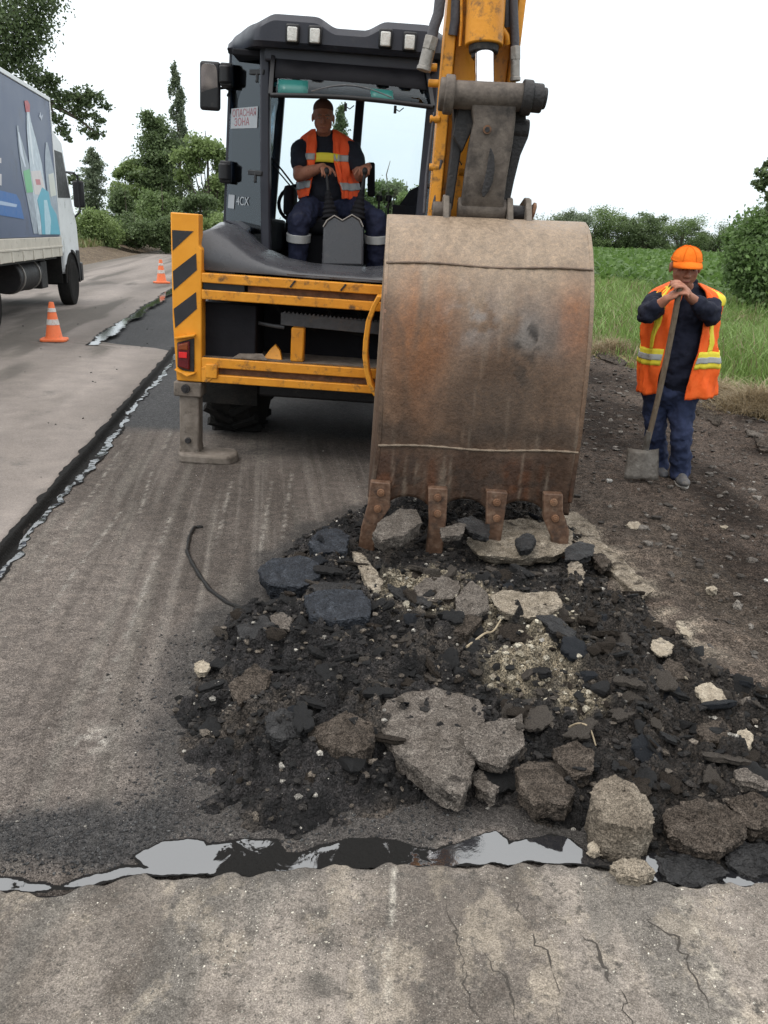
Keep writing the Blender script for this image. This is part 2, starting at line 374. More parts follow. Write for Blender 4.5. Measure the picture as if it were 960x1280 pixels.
g = np.array([(-3000, -500, -.3), (3000, -500, -.3), (3000, 5000, -.3), (-3000, 5000, -.3)])
tag(npmesh('ground', g, [[0, 1, 2, 3]], M_ground), kind='structure')

FRONT = [(-500, 1120), (-200, 1118), (0, 1115), (60, 1117), (120, 1105), (180, 1093), (260, 1092), (330, 1087), (420, 1080), (520, 1080), (600, 1083), (680, 1077), (760, 1085), (800, 1098), (870, 1105), (960, 1103), (1150, 1110), (1500, 1120)]
ZF = .045
_fr = np.array([G(x, y, ZF)[:2] for x, y in FRONT])
def front_y(x): return np.interp(x, _fr[:, 0], _fr[:, 1])+(fbm(x, 3, 0, 22, 3, 5)-.5)*.05

def s_edge(y): return -1.365+.015*(np.minimum(y, 11)-4)
sL = lambda y: float(s_edge(y)) if y < 11.4 else -2.4 if y > 11.9 else float(s_edge(11)-(2.4+s_edge(11))*(y-11.4)/.5)
old_y = yspace((1.0, 8, .05), (8, 30, .25), (30, 200, 5))
def old_col(X, Y, S):
    n = fbm(X+RD*Y, Y*.22, 0, 1.6, 5, 31); c = mix((.160, .141, .128), (.218, .193, .177), sstep(.3, .7, n))
    mud = sstep(.54, .68, fbm(S*2.2, Y*.33, 0, 1.0, 5, 77))*sstep(5, 9, Y); c = mix(c, (.075, .068, .06), mud*.75)
    trk = np.exp(-((S+4.6)/.5)**2)+np.exp(-((S+2.7)/.45)**2); c = c*(1-.10*trk[..., None])
    c = mix(c, (.10, .09, .078), sstep(-5.9, -7.1, S)*.8)
    return c
strip('old_road', lambda y: -7.1, sL, old_y, 90, lambda X, Y, S: .05+(fbm(X, Y, 0, 1.2, 3, 8)-.5)*.012, M_old, old_col, edge=.008, seed=4, skirt=-.05)

# front pavement: x from -2.5 to 2.6, near edge behind the camera
def front_pavement():
    xs = np.linspace(-2.6, 2.8, 700); t = np.linspace(0, 1, 420)**.8
    fy = front_y(xs); Yg = -1.5+(fy[None, :]+1.5)*t[:, None]; X = np.repeat(xs[None, :], len(t), 0)
    Z = ZF+(fbm(X, Yg, 0, 3, 4, 9)-.5)*.012; Z[-1] -= .012; Z[-2] -= .003
    X = np.vstack([X, X[-1:]]); Yg = np.vstack([Yg, Yg[-1:]+.012]); Z = np.vstack([Z, np.full((1, len(xs)), -.03)])
    n = fbm(X+.1*Yg, Yg*.35, 0, 2.4, 5, 12); c = mix((.114, .100, .088), (.208, .184, .162), sstep(.32, .68, n))
    c = mix(c, (.10, .094, .086), sstep(.52, .66, fbm(X*3, Yg*.5, 0, 2.2, 5, 71))[...]*.7)
    st = ldist(X, Yg, [G(493, 1085, ZF), G(487, 1180, ZF), G(484, 1300, ZF)]); c = mix(c, (.36, .34, .30), np.exp(-(st/.007)**2)*sstep(.35, .6, fbm(X, Yg, 0, 40, 3, 2))*.75)
    st = ldist(X, Yg, [G(845, 1100, ZF), G(880, 1190, ZF), G(930, 1300, ZF)]); c = mix(c, (.34, .31, .26), np.exp(-(st/.022)**2)*sstep(.42, .62, fbm(X, Yg, 0, 60, 3, 3))*.75)
    st = ldist(X, Yg, [G(380, 1085, ZF), G(400, 1180, ZF), G(410, 1300, ZF)]); c = mix(c, (.075, .07, .064), np.exp(-(st/.045)**2)*sstep(.38, .6, fbm(X, Yg, 0, 14, 4, 4))*.8)
    c = mix(c, (.085, .074, .064), sstep(.56, .62, fbm(X*1.6, Yg*.7, 0, 6, 7, 72, .68))*.5); c = mix(c, (.27, .235, .19), sstep(.56, .63, fbm(X*1.3, Yg*.8, 0, 9, 7, 73, .68))*.45)
    edge = sstep(.10, .0, fy[None, :]-Yg); c = mix(c, (.08, .075, .07), edge*.6*sstep(.35, .6, fbm(X, Yg, 0, 12, 4, 6)))
    c[-1] = (.02, .02, .02); c[-2] = c[-2]*.6
    return tag(npmesh('pavement', np.stack([X, Yg, Z], -1).reshape(-1, 3), gridfaces(*X.shape), M_front, c.reshape(-1, 3)), kind='structure')
front_pavement()
strip('road', lambda y: -7.1, lambda y: 2.3, yspace((-60, -1.4, 1.5)), 20, lambda X, Y, S: ZF+.004+0*X, M_old, old_col, edge=.0, seed=4)

# milled lane, with scraped light lines, dark fresh asphalt further up and dark crumbs spread low left
HEAP = [G(*p) for p in [(255, 775), (218, 830), (205, 900), (205, 975), (235, 1040), (330, 1062), (470, 1055), (620, 1030), (740, 1062), (790, 1100), (960, 1105), (1120, 1110), (1200, 900), (960, 862), (875, 795), (800, 742), (735, 660), (700, 620), (560, 610), (440, 640), (400, 655), (335, 695), (320, 750)]]
SCR = [[(160, 545), (120, 610), (60, 690), (45, 720)], [(222, 520), (205, 560)], [(150, 640), (90, 720), (60, 770)], [(340, 600), (325, 690)], [(365, 590), (350, 690)], [(190, 590), (175, 640)], [(215, 640), (180, 740), (130, 860), (100, 930)], [(290, 600), (270, 680)]]
LPAT = [G(*p) for p in [(-80, 1010), (100, 1012), (235, 985), (260, 1060), (180, 1085), (-80, 1100)]]
def mill_z(X, Y, S): return (fbm(X, Y, 0, 2.0, 3, 21)-.5)*.014+(fbm(S*9, Y*.8, 0, 3.0, 3, 22)-.5)*.005*sstep(9, 5, Y)-sstep(1.85, 1.7, Y)*.06
def mill_col(X, Y, S):
    n = fbm(S, Y*.3, 0, 2.6, 5, 41); c = mix((.071, .061, .0545), (.126, .109, .098), sstep(.3, .7, n))
    c = mix(c, (.13, .118, .105), sstep(.52, .72, fbm(S*10, Y*.55, 0, 1.6, 4, 44))*.55)
    c = mix(c, (.19, .172, .155), sstep(.57, .74, fbm(S*42, Y*.30, 0, 1, 4, 58))*.32*sstep(7.2, 5.5, Y)); c = mix(c, (.05, .043, .038), sstep(.56, .72, fbm(S*30, Y*.25, 0, 1, 4, 59))*.4)
    for ln in SCR:
        d = ldist(X, Y, [G(*p) for p in ln]); c = mix(c, (.22, .205, .185), np.exp(-(d/.011)**2)*sstep(.40, .62, fbm(X, Y, 0, 34, 4, 45))*.75)
    wsp = np.hypot(X-G(118, 925).x, (Y-G(118, 925).y)*.8); c = mix(c, (.33, .31, .28), np.exp(-(wsp/.05)**2)*sstep(.4, .55, fbm(X, Y, 0, 30, 4, 46)))
    far = sstep(6.7, 7.05, Y+(fbm(X, Y, 0, 1.5, 3, 47)-.5)*.5); c = mix(c, mix((.04, .041, .043), (.062, .063, .066), n), far)
    lp = sstep(-.04, .08, pdist(X, Y, LPAT)+(fbm(X, Y, 0, 7, 4, 48)-.5)*.18); c = mix(c, (.036, .036, .037), lp*.9)
    hp = sstep(-.16, .03, pdist(X, Y, HEAP)+(fbm(X, Y, 0, 8, 4, 49)-.5)*.2); c = mix(c, (.034, .033, .033), hp*.75)
    return c
strip('road', sL, lambda y: 1.95, yspace((1.6, 6, .022), (6, 12, .08), (12, 40, .5), (40, 200, 6)), 250, mill_z, M_mill, mill_col, edge=.0, seed=6)

# dirt shoulder
def dirt_z(X, Y, S):
    nr = sstep(30, 12, Y); z = .022+.010*sstep(1.95, 2.4, S)*1+(fbm(X, Y, 0, 1.1, 4, 51)-.5)*.13*nr+(fbm(X, Y, 0, 7, 5, 52)-.5)*.07*nr+(fbm(X, Y, 0, 22, 3, 53)-.5)*.022*nr
    z = z+.05*np.exp(-((S-4.7)/.25)**2)
    return z-.09*sstep(1.80, 1.58, S+(fbm(X, Y, 0, 3, 4, 57)-.5)*.25)
def dirt_col(X, Y, S):
    n = fbm(X, Y*.6, 0, 2.2, 6, 54); c = mix((.025, .0192, .016), (.076, .060, .050), sstep(.3, .7, n))
    ed = np.exp(-((S-1.86)/.11)**2)*sstep(2.8, 3.5, Y)*sstep(7.5, 5.5, Y); c = mix(c, (.26, .225, .18), ed*sstep(.3, .55, fbm(X, Y, 0, 9, 4, 55))*.95)
    c = mix(c, (.125, .105, .085), np.exp(-((S-2.2)/.28)**2)*.3*sstep(8, 4, Y))
    return c
strip('dirt_shoulder', lambda y: 1.50, lambda y: 5.1+.25*math.sin(y*.9)+.12*math.sin(y*2.3), yspace((.8, 9, .03), (9, 20, .1), (20, 200, 4)), 125, dirt_z, M_dirt, dirt_col, edge=.06, seed=9)
# right verge and field
def vz(X, Y, S): return -.02+.10*sstep(4.7, 5.6, S)+.10*sstep(6, 12, S)+(fbm(X, Y, 0, 1, 4, 61)-.5)*.12
def vcol(X, Y, S):
    c = mix((.05, .062, .022), (.075, .09, .03), fbm(X, Y, 0, 1.4, 4, 62)); return mix(c, (.15, .115, .07), sstep(5.7, 5.1, S+(fbm(X, Y, 0, 2.5, 4, 63)-.5)*1.2))
strip('verge', lambda y: 4.8, lambda y: 11.5, yspace((1, 30, .25), (30, 200, 4)), 40, vz, M_verge, vcol, edge=.02, seed=11)
strip('field', lambda y: 11.0, lambda y: 400+RD*y, yspace((1, 200, 4)), 120, lambda X, Y, S: .14+.2*sstep(11.0, 12.5, S)+0*X, M_verge, lambda X, Y, S: mix((.03, .055, .014), (.05, .085, .022), fbm(X, Y, 0, .8, 4, 64)), edge=.02, seed=12)
# left verge: a churned earth bank, then rough grass
def lz(X, Y, S): return .03+.42*sstep(-7.2, -9.4, S)+(fbm(X, Y, 0, .9, 5, 66)-.5)*.35*sstep(-6.9, -8, S)
def lcol(X, Y, S):
    c = mix((.085, .066, .048), (.15, .118, .088), fbm(X, Y, 0, 1.2, 5, 67)); return mix(c, (.055, .075, .024), sstep(-9.2, -10.6, S+(fbm(X, Y, 0, .7, 4, 68)-.5)*2))
strip('earth_bank', lambda y: -30.0, lambda y: -6.95, yspace((2, 60, .5), (60, 200, 4)), 120, lz, M_verge, lcol, edge=.12, seed=13)

# ------------------------------------------------------------------ heap of broken asphalt
BEIGE = [(520, 765, .16), (590, 790, .13), (680, 850, .12), (640, 862, .10), (560, 745, .08), (690, 800, .08), (480, 760, .07), (720, 905, .07)]
_bg = [(G(x, y), r) for x, y, r in BEIGE]
TAR_ROW = [G(*p) for p in [(770, 1075), (860, 1050), (1000, 1045), (1000, 1110), (860, 1108), (790, 1100)]]
def beige(X, Y):
    b = 0
    for p, r in _bg: b = np.maximum(b, np.exp(-((X-p.x)**2+((Y-p.y)*.75)**2)/r**2))
    return np.clip(b*1.5+(fbm(X, Y, 0, 12, 4, 81)-.5)*1.1, 0, 1)*sstep(.02, .2, b)
def heap_h(X, Y):
    d = pdist(X, Y, HEAP)+(fbm(X, Y, 0, 5, 5, 83, .6)-.5)*.30
    m_ = sstep(-.03, .22, d)
    h = .015+.055*sstep(0, .5, d)+.03*np.exp(-(((X-.5)/.6)**2+((Y-3.3)/.5)**2))
    h = h+(fbm(X, Y, 0, 4.5, 4, 84)-.45)*.11+(np.abs(fbm(X, Y, 0, 12, 3, 85)-.5))*.19+(np.abs(fbm(X, Y, 0, 29, 3, 90)-.5))*.12+(fbm(X, Y, 0, 60, 2, 86)-.5)*.035-.02
    h = h*(1-.96*np.exp(-((Y-4.12)/.30)**4)*sstep(-.3, -.05, X)*sstep(1.25, 1.05, X))
    # a bare strip of old base shows in front of the big slab
    bare = sstep(.02, .14, pdist(X, Y, BARE)); h = h*(1-bare)+bare*(.006+(fbm(X, Y, 0, 9, 4, 88)-.5)*.022)
    return np.where(m_ > 0, h*m_-.03*(1-m_), -.04), m_
BARE = [G(*p) for p in [(350, 1062), (440, 1015), (500, 995), (640, 1000), (745, 1050), (720, 1065), (520, 1062)]]
def heap_col(X, Y):
    n = fbm(X, Y, 0, 6, 5, 87)
    c = mix((.0065, .0059, .0057), (.024, .0212, .0195), sstep(.35, .65, n))
    bl = sstep(1.0, -.2, X)*.5; c = mix(c, c*np.array((.88, .96, 1.15)), bl); c = mix(c, (.05, .042, .035), sstep(.54, .66, fbm(X, Y, 0, 5, 5, 95))*.75)
    br = sstep(.62, .95, X); c = mix(c, mix((.010, .0085, .0075), (.034, .028, .0235), n), br*.8)
    c = mix(c, mix((.13, .108, .075), (.28, .24, .175), fbm(X, Y, 0, 25, 3, 82)), beige(X, Y)*.8)
    bare = sstep(.0, .12, pdist(X, Y, BARE)+(fbm(X, Y, 0, 10, 3, 89)-.5)*.1); c = mix(c, mix((.085, .068, .053), (.16, .130, .102), n), bare)
    return c
gx = np.arange(-1.1, 2.3, .009); gy = np.arange(1.72, 5.4, .0095); HX, HY = np.meshgrid(gx, gy)
hz, hm = heap_h(HX, HY)
inf = np.maximum(front_y(HX)-HY, 0); hz = np.where(HY < front_y(HX)+.03, np.minimum(hz, -.02), hz)
tag(npmesh('rubble', np.stack([HX, HY, hz], -1).reshape(-1, 3), gridfaces(*HX.shape), M_heap, heap_col(HX, HY).reshape(-1, 3)), 'low heap of crumbled black tarry asphalt torn out below the bucket', 'rubble', kind='stuff')
def hgt(x, y):
    i = int(np.clip(round((x-gx[0])/.009), 0, len(gx)-1)); j = int(np.clip(round((y-gy[0])/.0095), 0, len(gy)-1)); return float(hz[j, i])
# crumbs: thousands of small angular bits in one mesh
def crumbs(name, pts, sizes, cols, m, seed=3, sub=1, label=None, cat=None):
    bv, bf = ico(sub); r = np.random.default_rng(seed); bf = np.array(bf); n = len(pts)
    var = []
    for k in range(12):
        q = bv*r.uniform(.55, 1.25, (len(bv), 1)); q = q*r.uniform((.7, .7, .4), (1.3, 1.3, .9)); var.append(q)
    var = np.array(var); idx = r.integers(0, 12, n); a = r.uniform(0, 6.28, n); v = var[idx]*np.asarray(sizes)[:, None, None]
    ca, sa = np.cos(a)[:, None], np.sin(a)[:, None]
    x = v[..., 0]*ca-v[..., 1]*sa; y = v[..., 0]*sa+v[..., 1]*ca; V = np.stack([x, y, v[..., 2]], -1)+np.asarray(pts)[:, None, :]
    F_ = (bf[None]+(np.arange(n)*len(bv))[:, None, None]).reshape(-1, 3)
    C_ = np.repeat(np.asarray(cols)[:, None, :], len(bv), 1).reshape(-1, 3)
    return tag(npmesh(name, V.reshape(-1, 3), F_, m, C_, smooth=False), label, cat, kind='stuff')
M_crumb = mat('asphalt_crumbs', [(.6, .6, .6), (1, 1, 1), (1.5, 1.5, 1.45)], scale=60, detail=8, rough=.8, bump=.8, bscale=250, attr=True, dist=.006, spec=.32, grain=(300, .4, 1.7))
r = np.random.default_rng(11)
P = np.stack([r.uniform(-1.0, 2.2, 42000), r.uniform(1.85, 4.9, 42000)], -1)
_, pm = heap_h(P[:, 0], P[:, 1]); bz = sstep(.0, .1, pdist(P[:, 0], P[:, 1], BARE)); keep = (r.uniform(0, 1, len(P)) < pm*(1-.85*bz)) & (P[:, 1] > front_y(P[:, 0])+.05); P = P[keep]
ph, _ = heap_h(P[:, 0], P[:, 1]); sz = .0022+.017*r.uniform(0, 1, len(P))**5
bgp = beige(P[:, 0], P[:, 1]); rb = r.uniform(0, 1, len(P))
cc = np.where((rb < bgp*.85)[:, None], mix((.14, .118, .085), (.33, .30, .24), r.uniform(0, 1, len(P))), mix((.006, .0058, .0058), (.032, .028, .0255), r.uniform(0, 1, len(P))**2))
tan = r.uniform(0, 1, len(P)) < .16; cc[tan] = mix((.03, .025, .02), (.11, .092, .075), r.uniform(0, 1, tan.sum())); pale = r.uniform(0, 1, len(P)) < .05; cc[pale] = mix((.10, .094, .085), (.30, .28, .25), r.uniform(0, 1, pale.sum())); sz = np.where(pale, sz*.85, sz)
crumbs('asphalt_debris', np.column_stack([P, ph+sz*.25]), sz, cc, M_crumb, label='fine black and beige crumbs scattered all over the torn asphalt', cat='debris')
# loose grit on lane, low left patch, shoulder
def scatter(n, xr, yr, f, seed):
    q = np.random.default_rng(seed); p = np.stack([q.uniform(*xr, n), yr[0]+(yr[1]-yr[0])*q.uniform(0, 1, n)**1.5], -1); return p[q.uniform(0, 1, n) < f(p[:, 0], p[:, 1])], q
p1, q = scatter(16000, (-2.0, .3), (1.8, 3.2), lambda x, y: np.clip(sstep(-.05, .1, pdist(x, y, LPAT)+(fbm(x, y, 0, 7, 3, 3)-.5)*.15)+.5*sstep(-.22, .0, pdist(x, y, HEAP)), 0, 1), 21)
p1 = p1[p1[:, 1] > front_y(p1[:, 0])+.02]
s1 = .002+.005*q.uniform(0, 1, len(p1))**2; c1 = mix((.02, .02, .021), (.06, .06, .06), q.uniform(0, 1, len(p1))**2)
p2, q = scatter(1500, (-2.2, 1.2), (1.9, 6.5), lambda x, y: (x+RD*y > -1.2)*1.0, 22)
s2 = .002+.006*q.uniform(0, 1, len(p2))**4; c2 = mix((.03, .028, .026), (.30, .28, .25), q.uniform(0, 1, len(p2))**2)
pp = np.concatenate([p1, p2]); crumbs('gravel', np.column_stack([pp, mill_z(pp[:, 0], pp[:, 1], pp[:, 0]+RD*pp[:, 1])+.001]), np.concatenate([s1, s2]), np.concatenate([c1, c2]), M_crumb, 23, label='loose black grit scattered on the scraped lane', cat='gravel')
p3, q = scatter(9000, (1.0, 4.5), (2.0, 13), lambda x, y: ((x+RD*y > 2.05) & (x+RD*y < 5.0))*1.0, 24)
s3 = .004+.026*q.uniform(0, 1, len(p3))**4; c3 = mix((.03, .025, .021), (.15, .135, .12), q.uniform(0, 1, len(p3))**2.2)
lt = q.uniform(0, 1, len(p3)) < .008; c3[lt] = (.30, .29, .27)
crumbs('soil_clods', np.column_stack([p3, dirt_z(p3[:, 0], p3[:, 1], p3[:, 0]+RD*p3[:, 1])+s3*.2]), s3, c3, M_crumb, 25, label='brown soil clods and small stones over the dirt shoulder', cat='soil')
p5, q = scatter(11000, (-1.3, 1.5), (1.25, 1.95), lambda x, y: np.clip(sstep(.42, .62, fbm(x, y, 0, 5, 4, 75)), .06, 1), 28)
p5 = p5[p5[:, 1] < front_y(p5[:, 0])-.015]; s5 = .0011+.0032*q.uniform(0, 1, len(p5))**3.5
crumbs('chippings', np.column_stack([p5, ZF+(fbm(p5[:, 0], p5[:, 1], 0, 3, 4, 9)-.5)*.012+.0003]), s5, mix((.06, .055, .05), (.46, .43, .37), q.uniform(0, 1, len(p5))**.8), M_crumb, 29, label='pale stone chippings set in the near pavement', cat='chippings')
p4, q = scatter(500, (-7, 0), (3, 20), lambda x, y: ((x+RD*y > -6.9) & (x+RD*y < -1.4))*1.0, 26)
s4 = .003+.012*q.uniform(0, 1, len(p4))**3; crumbs('grit', np.column_stack([p4, np.full(len(p4), .053)]), s4, mix((.02, .02, .02), (.09, .085, .08), q.uniform(0, 1, len(p4))), M_crumb, 27, label='specks of black grit on the grey left lane', cat='grit')

# ------------------------------------------------------------------ bitumen seams and pools
def ribbon(name, center, wl, wr, zf, wet, label, n=400, prof=5, seed=1, jit=.03):
    """band along a centre polyline; wl/wr left and right half widths"""
    P_ = np.array([(p[0], p[1]) for p in center]); L_ = np.concatenate([[0], np.cumsum(np.hypot(*np.diff(P_, axis=0).T))]); t = np.linspace(0, L_[-1], n)
    X = np.interp(t, L_, P_[:, 0]); Y = np.interp(t, L_, P_[:, 1]); dx, dy = np.gradient(X), np.gradient(Y); l = np.hypot(dx, dy); nx, ny = dy/l, -dx/l
    fl = (fbm(t, 1, 0, 7, 4, seed)-.5)*2*jit; fr_ = (fbm(t, 2, 0, 9, 4, seed+1)-.5)*2*jit*1.6
    V, C_ = [], []
    for k in range(prof):
        u = k/(prof-1); off = -(wl(t/L_[-1])+fl)*(1-u)+(wr(t/L_[-1])+fr_)*u
        x, y = X+nx*off, Y+ny*off; V.append(np.stack([x, y, zf(x, y, u)], -1)); C_.append(np.repeat(wet(t/L_[-1], u)[:, None], 3, 1))
    V = np.stack(V, 1); C_ = np.stack(C_, 1)
    return tag(npmesh(name, V.reshape(-1, 3), gridfaces(n, prof), M_tar, C_.reshape(-1, 3)), label, 'tar', kind='stuff')
cen = [(s_edge(y)-RD*y, y) for y in np.linspace(1.55, 11.6, 60)]
def seam_z(x, y, u):
    e = x+RD*y-s_edge(y)
    return np.where(e < .012, .0595+.0*x, np.where(e < .035, .0595-(e-.012)/.023*.0475, .012-.006*u+(fbm(x, y, 0, 20, 2, 4)-.5)*.004))+.004*(u < .01)*-1
def seam_wet(t, u):
    x = fbm(t*40, u, 0, 1, 3, 91)
    return np.clip({True: .30, False: .30}[True]+0*t+(.42*np.exp(-((u-.80)/.16)**2))*(.55+1.0*sstep(.42, .6, x)) - .45*(u < .35), 0, 1)
ribbon('tar_seam', cen, lambda t: .022+0*t, lambda t: .105+.02*np.sin(t*17)+0*t, seam_z, seam_wet, 'black bitumen seam with white shine along the edge of the left lane', n=1100, prof=14, seed=5, jit=.03)
cen2 = [(-2.42-RD*y, y) for y in np.linspace(11.5, 40, 60)]
ribbon('tar_seam', cen2, lambda t: .05+.05*np.sin(t*23)**2, lambda t: .09+.08*np.sin(t*31)**2, lambda x, y, u: .058+0*x, lambda t, u: np.clip(.80-.42*np.abs(u-.55)*2+.25*(fbm(t*60, u, 0, 1, 3, 93)-.5), 0, 1), 'far bitumen streak shining white in mid road beside the small cones', n=500, prof=8, seed=8, jit=.06)
POOLS = [([(172, 1070), (190, 1060), (205, 1051), (235, 1047), (258, 1050), (264, 1060), (262, 1072), (275, 1082), (262, 1090), (225, 1090), (195, 1090), (180, 1082)], .86),
         ([(536, 1068), (560, 1058), (590, 1046), (618, 1041), (630, 1050), (637, 1062), (630, 1078), (600, 1083), (570, 1082), (545, 1081)], .88),
         ([(640, 1056), (660, 1049), (690, 1045), (712, 1052), (735, 1064), (762, 1083), (720, 1080), (680, 1078), (650, 1076), (634, 1078)], .90),
         ([(-420, 1103), (0, 1098), (40, 1104), (75, 1106), (110, 1096), (150, 1085), (185, 1084), (230, 1090), (180, 1093), (120, 1104), (60, 1115), (0, 1112), (-420, 1118)], .60),
         ([(255, 1055), (300, 1050), (345, 1052), (358, 1068), (400, 1060), (430, 1052), (470, 1048), (510, 1056), (540, 1062), (548, 1082), (480, 1082), (400, 1086), (300, 1094), (262, 1092)], .45),
         ([(755, 1080), (800, 1072), (870, 1050), (960, 1046), (1100, 1050), (1100, 1112), (870, 1108), (800, 1100)], .50)]
def front_tar():
    gx_, gy_ = np.meshgrid(np.arange(-1.75, 1.3, .004), np.arange(1.62, 2.1, .004)); m_ = np.full(gx_.shape, -1.0); wet = np.zeros(gx_.shape); wsum = np.zeros(gx_.shape)
    for px, wv in POOLS:
        d = pdist(gx_, gy_, [G(x, y, .012) for x, y in px]); m_ = np.maximum(m_, d); k = np.exp(np.clip(d, -.3, .06)/.016); wet += k*wv; wsum += k
    wet = wet/(wsum+1e-12); n = fbm(gx_, gy_, 0, 15, 3, 191, .5)-.5; m_ = m_+n*.034+.010; m_ = np.minimum(m_, gy_-front_y(gx_)+.06)
    wet = wet-.55*sstep(.013, .006, m_+(fbm(gx_, gy_, 0, 40, 3, 193)-.5)*.012)+(fbm(gx_, gy_, 0, 7, 3, 192)-.5)*.22
    idx = np.arange(gx_.size).reshape(gx_.shape); F_ = gridfaces(*gx_.shape); ok = (m_.ravel()[F_] > 0).all(1); F_ = F_[ok]; u, inv = np.unique(F_, return_inverse=True)
    z = .012+0*m_.ravel()[u]; V = np.column_stack([gx_.ravel()[u], gy_.ravel()[u], z]); w_ = np.clip(wet.ravel()[u], 0, 1)
    tag(npmesh('tar_seam', V, inv.reshape(F_.shape), M_tar, np.repeat(w_[:, None], 3, 1)), 'black bitumen seam with pale shining puddles along the near pavement edge', 'tar', kind='stuff')
front_tar()
# pavement cracks
def crack(px, wid, seed, z=ZF+.010):
    P_ = [G(x, y, ZF) for x, y in px]; pts = []
    for a, b in zip(P_[:-1], P_[1:]):
        k = max(2, int((b-a).length/.012))
        for j in range(k): pts.append(a.lerp(b, j/k))
    q = np.array([p[:2] for p in pts]); q = q+np.stack([fbm(q[:, 0], q[:, 1], 0, 40, 3, seed)-.5, fbm(q[:, 0], q[:, 1], 4, 40, 3, seed)-.5], -1)*.05
    d = np.gradient(q, axis=0); d /= np.linalg.norm(d, axis=1)[:, None]+1e-9; nn = np.stack([d[:, 1], -d[:, 0]], -1)
    ww = wid*np.maximum(fbm(q[:, 0], q[:, 1], 7, 26, 4, seed)-.33, 0)*2.6*np.sin(np.linspace(.15, 3.0, len(q)))
    zz = ZF+(fbm(q[:, 0], q[:, 1], 0, 3, 4, 9)-.5)*.012+.0012
    V = np.concatenate([np.column_stack([q-nn*ww[:, None], zz]), np.column_stack([q+nn*ww[:, None], zz])]); n = len(q); i = np.arange(n-1)
    return tag(npmesh('crack', V, np.stack([i, i+n, i+n+1, i+1], -1), M_crack), kind='structure')
M_crack = mat('crack_dirt', [(.06, .054, .047), (.10, .09, .08)], scale=50, rough=.95, bump=.8, bscale=200, spec=.05)
for i, (p_, w_) in enumerate([([(640, 1120), (670, 1170), (690, 1225), (705, 1290)], .0035), ([(685, 1148), (720, 1160), (745, 1190), (775, 1240), (800, 1300)], .004), ([(788, 1110), (810, 1150), (850, 1180), (870, 1220), (900, 1290)], .003), ([(600, 1180), (625, 1215), (640, 1250), (650, 1300)], .0035), ([(560, 1130), (575, 1200), (590, 1255), (615, 1290)], .003)]): crack(p_, w_, 100+i)
# ------------------------------------------------------------------ slabs and lumps one can pick out
M_slab = mat('grey_broken_asphalt', [(.060, .051, .043), (.098, .085, .074), (.150, .133, .116)], scale=14, detail=12, rough=.92, bump=1.0, bscale=90, dist=.012, spec=.1, grain=(230, .48, 1.56),
             specks=[((.27, .25, .22), 170, .88, .6, 9), ((.024, .022, .02), 110, .86, .75, 8)], grime=((.034, .03, .027), 12, .56, .68))
M_slabd = mat('black_broken_asphalt', [(.007, .007, .0075), (.015, .0145, .015), (.034, .033, .033)], scale=22, detail=12, rough=.6, bump=1.0, bscale=110, dist=.014, spec=.4, grain=(260, .4, 1.6), grime=((.05, .043, .037), 14, .60, .74))
M_slabb = mat('blue_black_asphalt', [(.010, .0115, .015), (.020, .023, .029), (.042, .047, .056)], scale=22, detail=12, rough=.6, bump=1.0, bscale=110, dist=.014, spec=.25, grain=(240, .4, 1.6))
M_slabs = mat('sandy_concrete', [(.13, .108, .082), (.205, .174, .136), (.30, .264, .215)], scale=16, detail=12, rough=.92, bump=1.0, bscale=90, dist=.012, spec=.1, grain=(230, .52, 1.5), grime=((.045, .037, .03), 11, .53, .66))
M_slabm = mat('muddy_brown_asphalt', [(.026, .021, .017), (.055, .045, .037), (.10, .084, .07)], scale=16, detail=12, rough=.92, bump=1.0, bscale=90, dist=.014, spec=.1, grain=(230, .42, 1.65), grime=((.015, .0135, .012), 10, .52, .66))
M_bould = mat('sandy_boulder', [(.085, .069, .054), (.165, .139, .110), (.27, .235, .19)], scale=7, detail=12, rough=.92, bump=1.0, bscale=90, dist=.012, spec=.1, grain=(240, .55, 1.4), grime=((.04, .033, .027), 9, .54, .68))
M_pale = mat('pale_limestone', [(.19, .158, .12), (.29, .25, .195), (.38, .335, .27)], scale=30, detail=10, rough=.9, bump=.8, bscale=120, dist=.006, spec=.1, grain=(300, .7, 1.3), grime=((.05, .042, .035), 22, .54, .68))
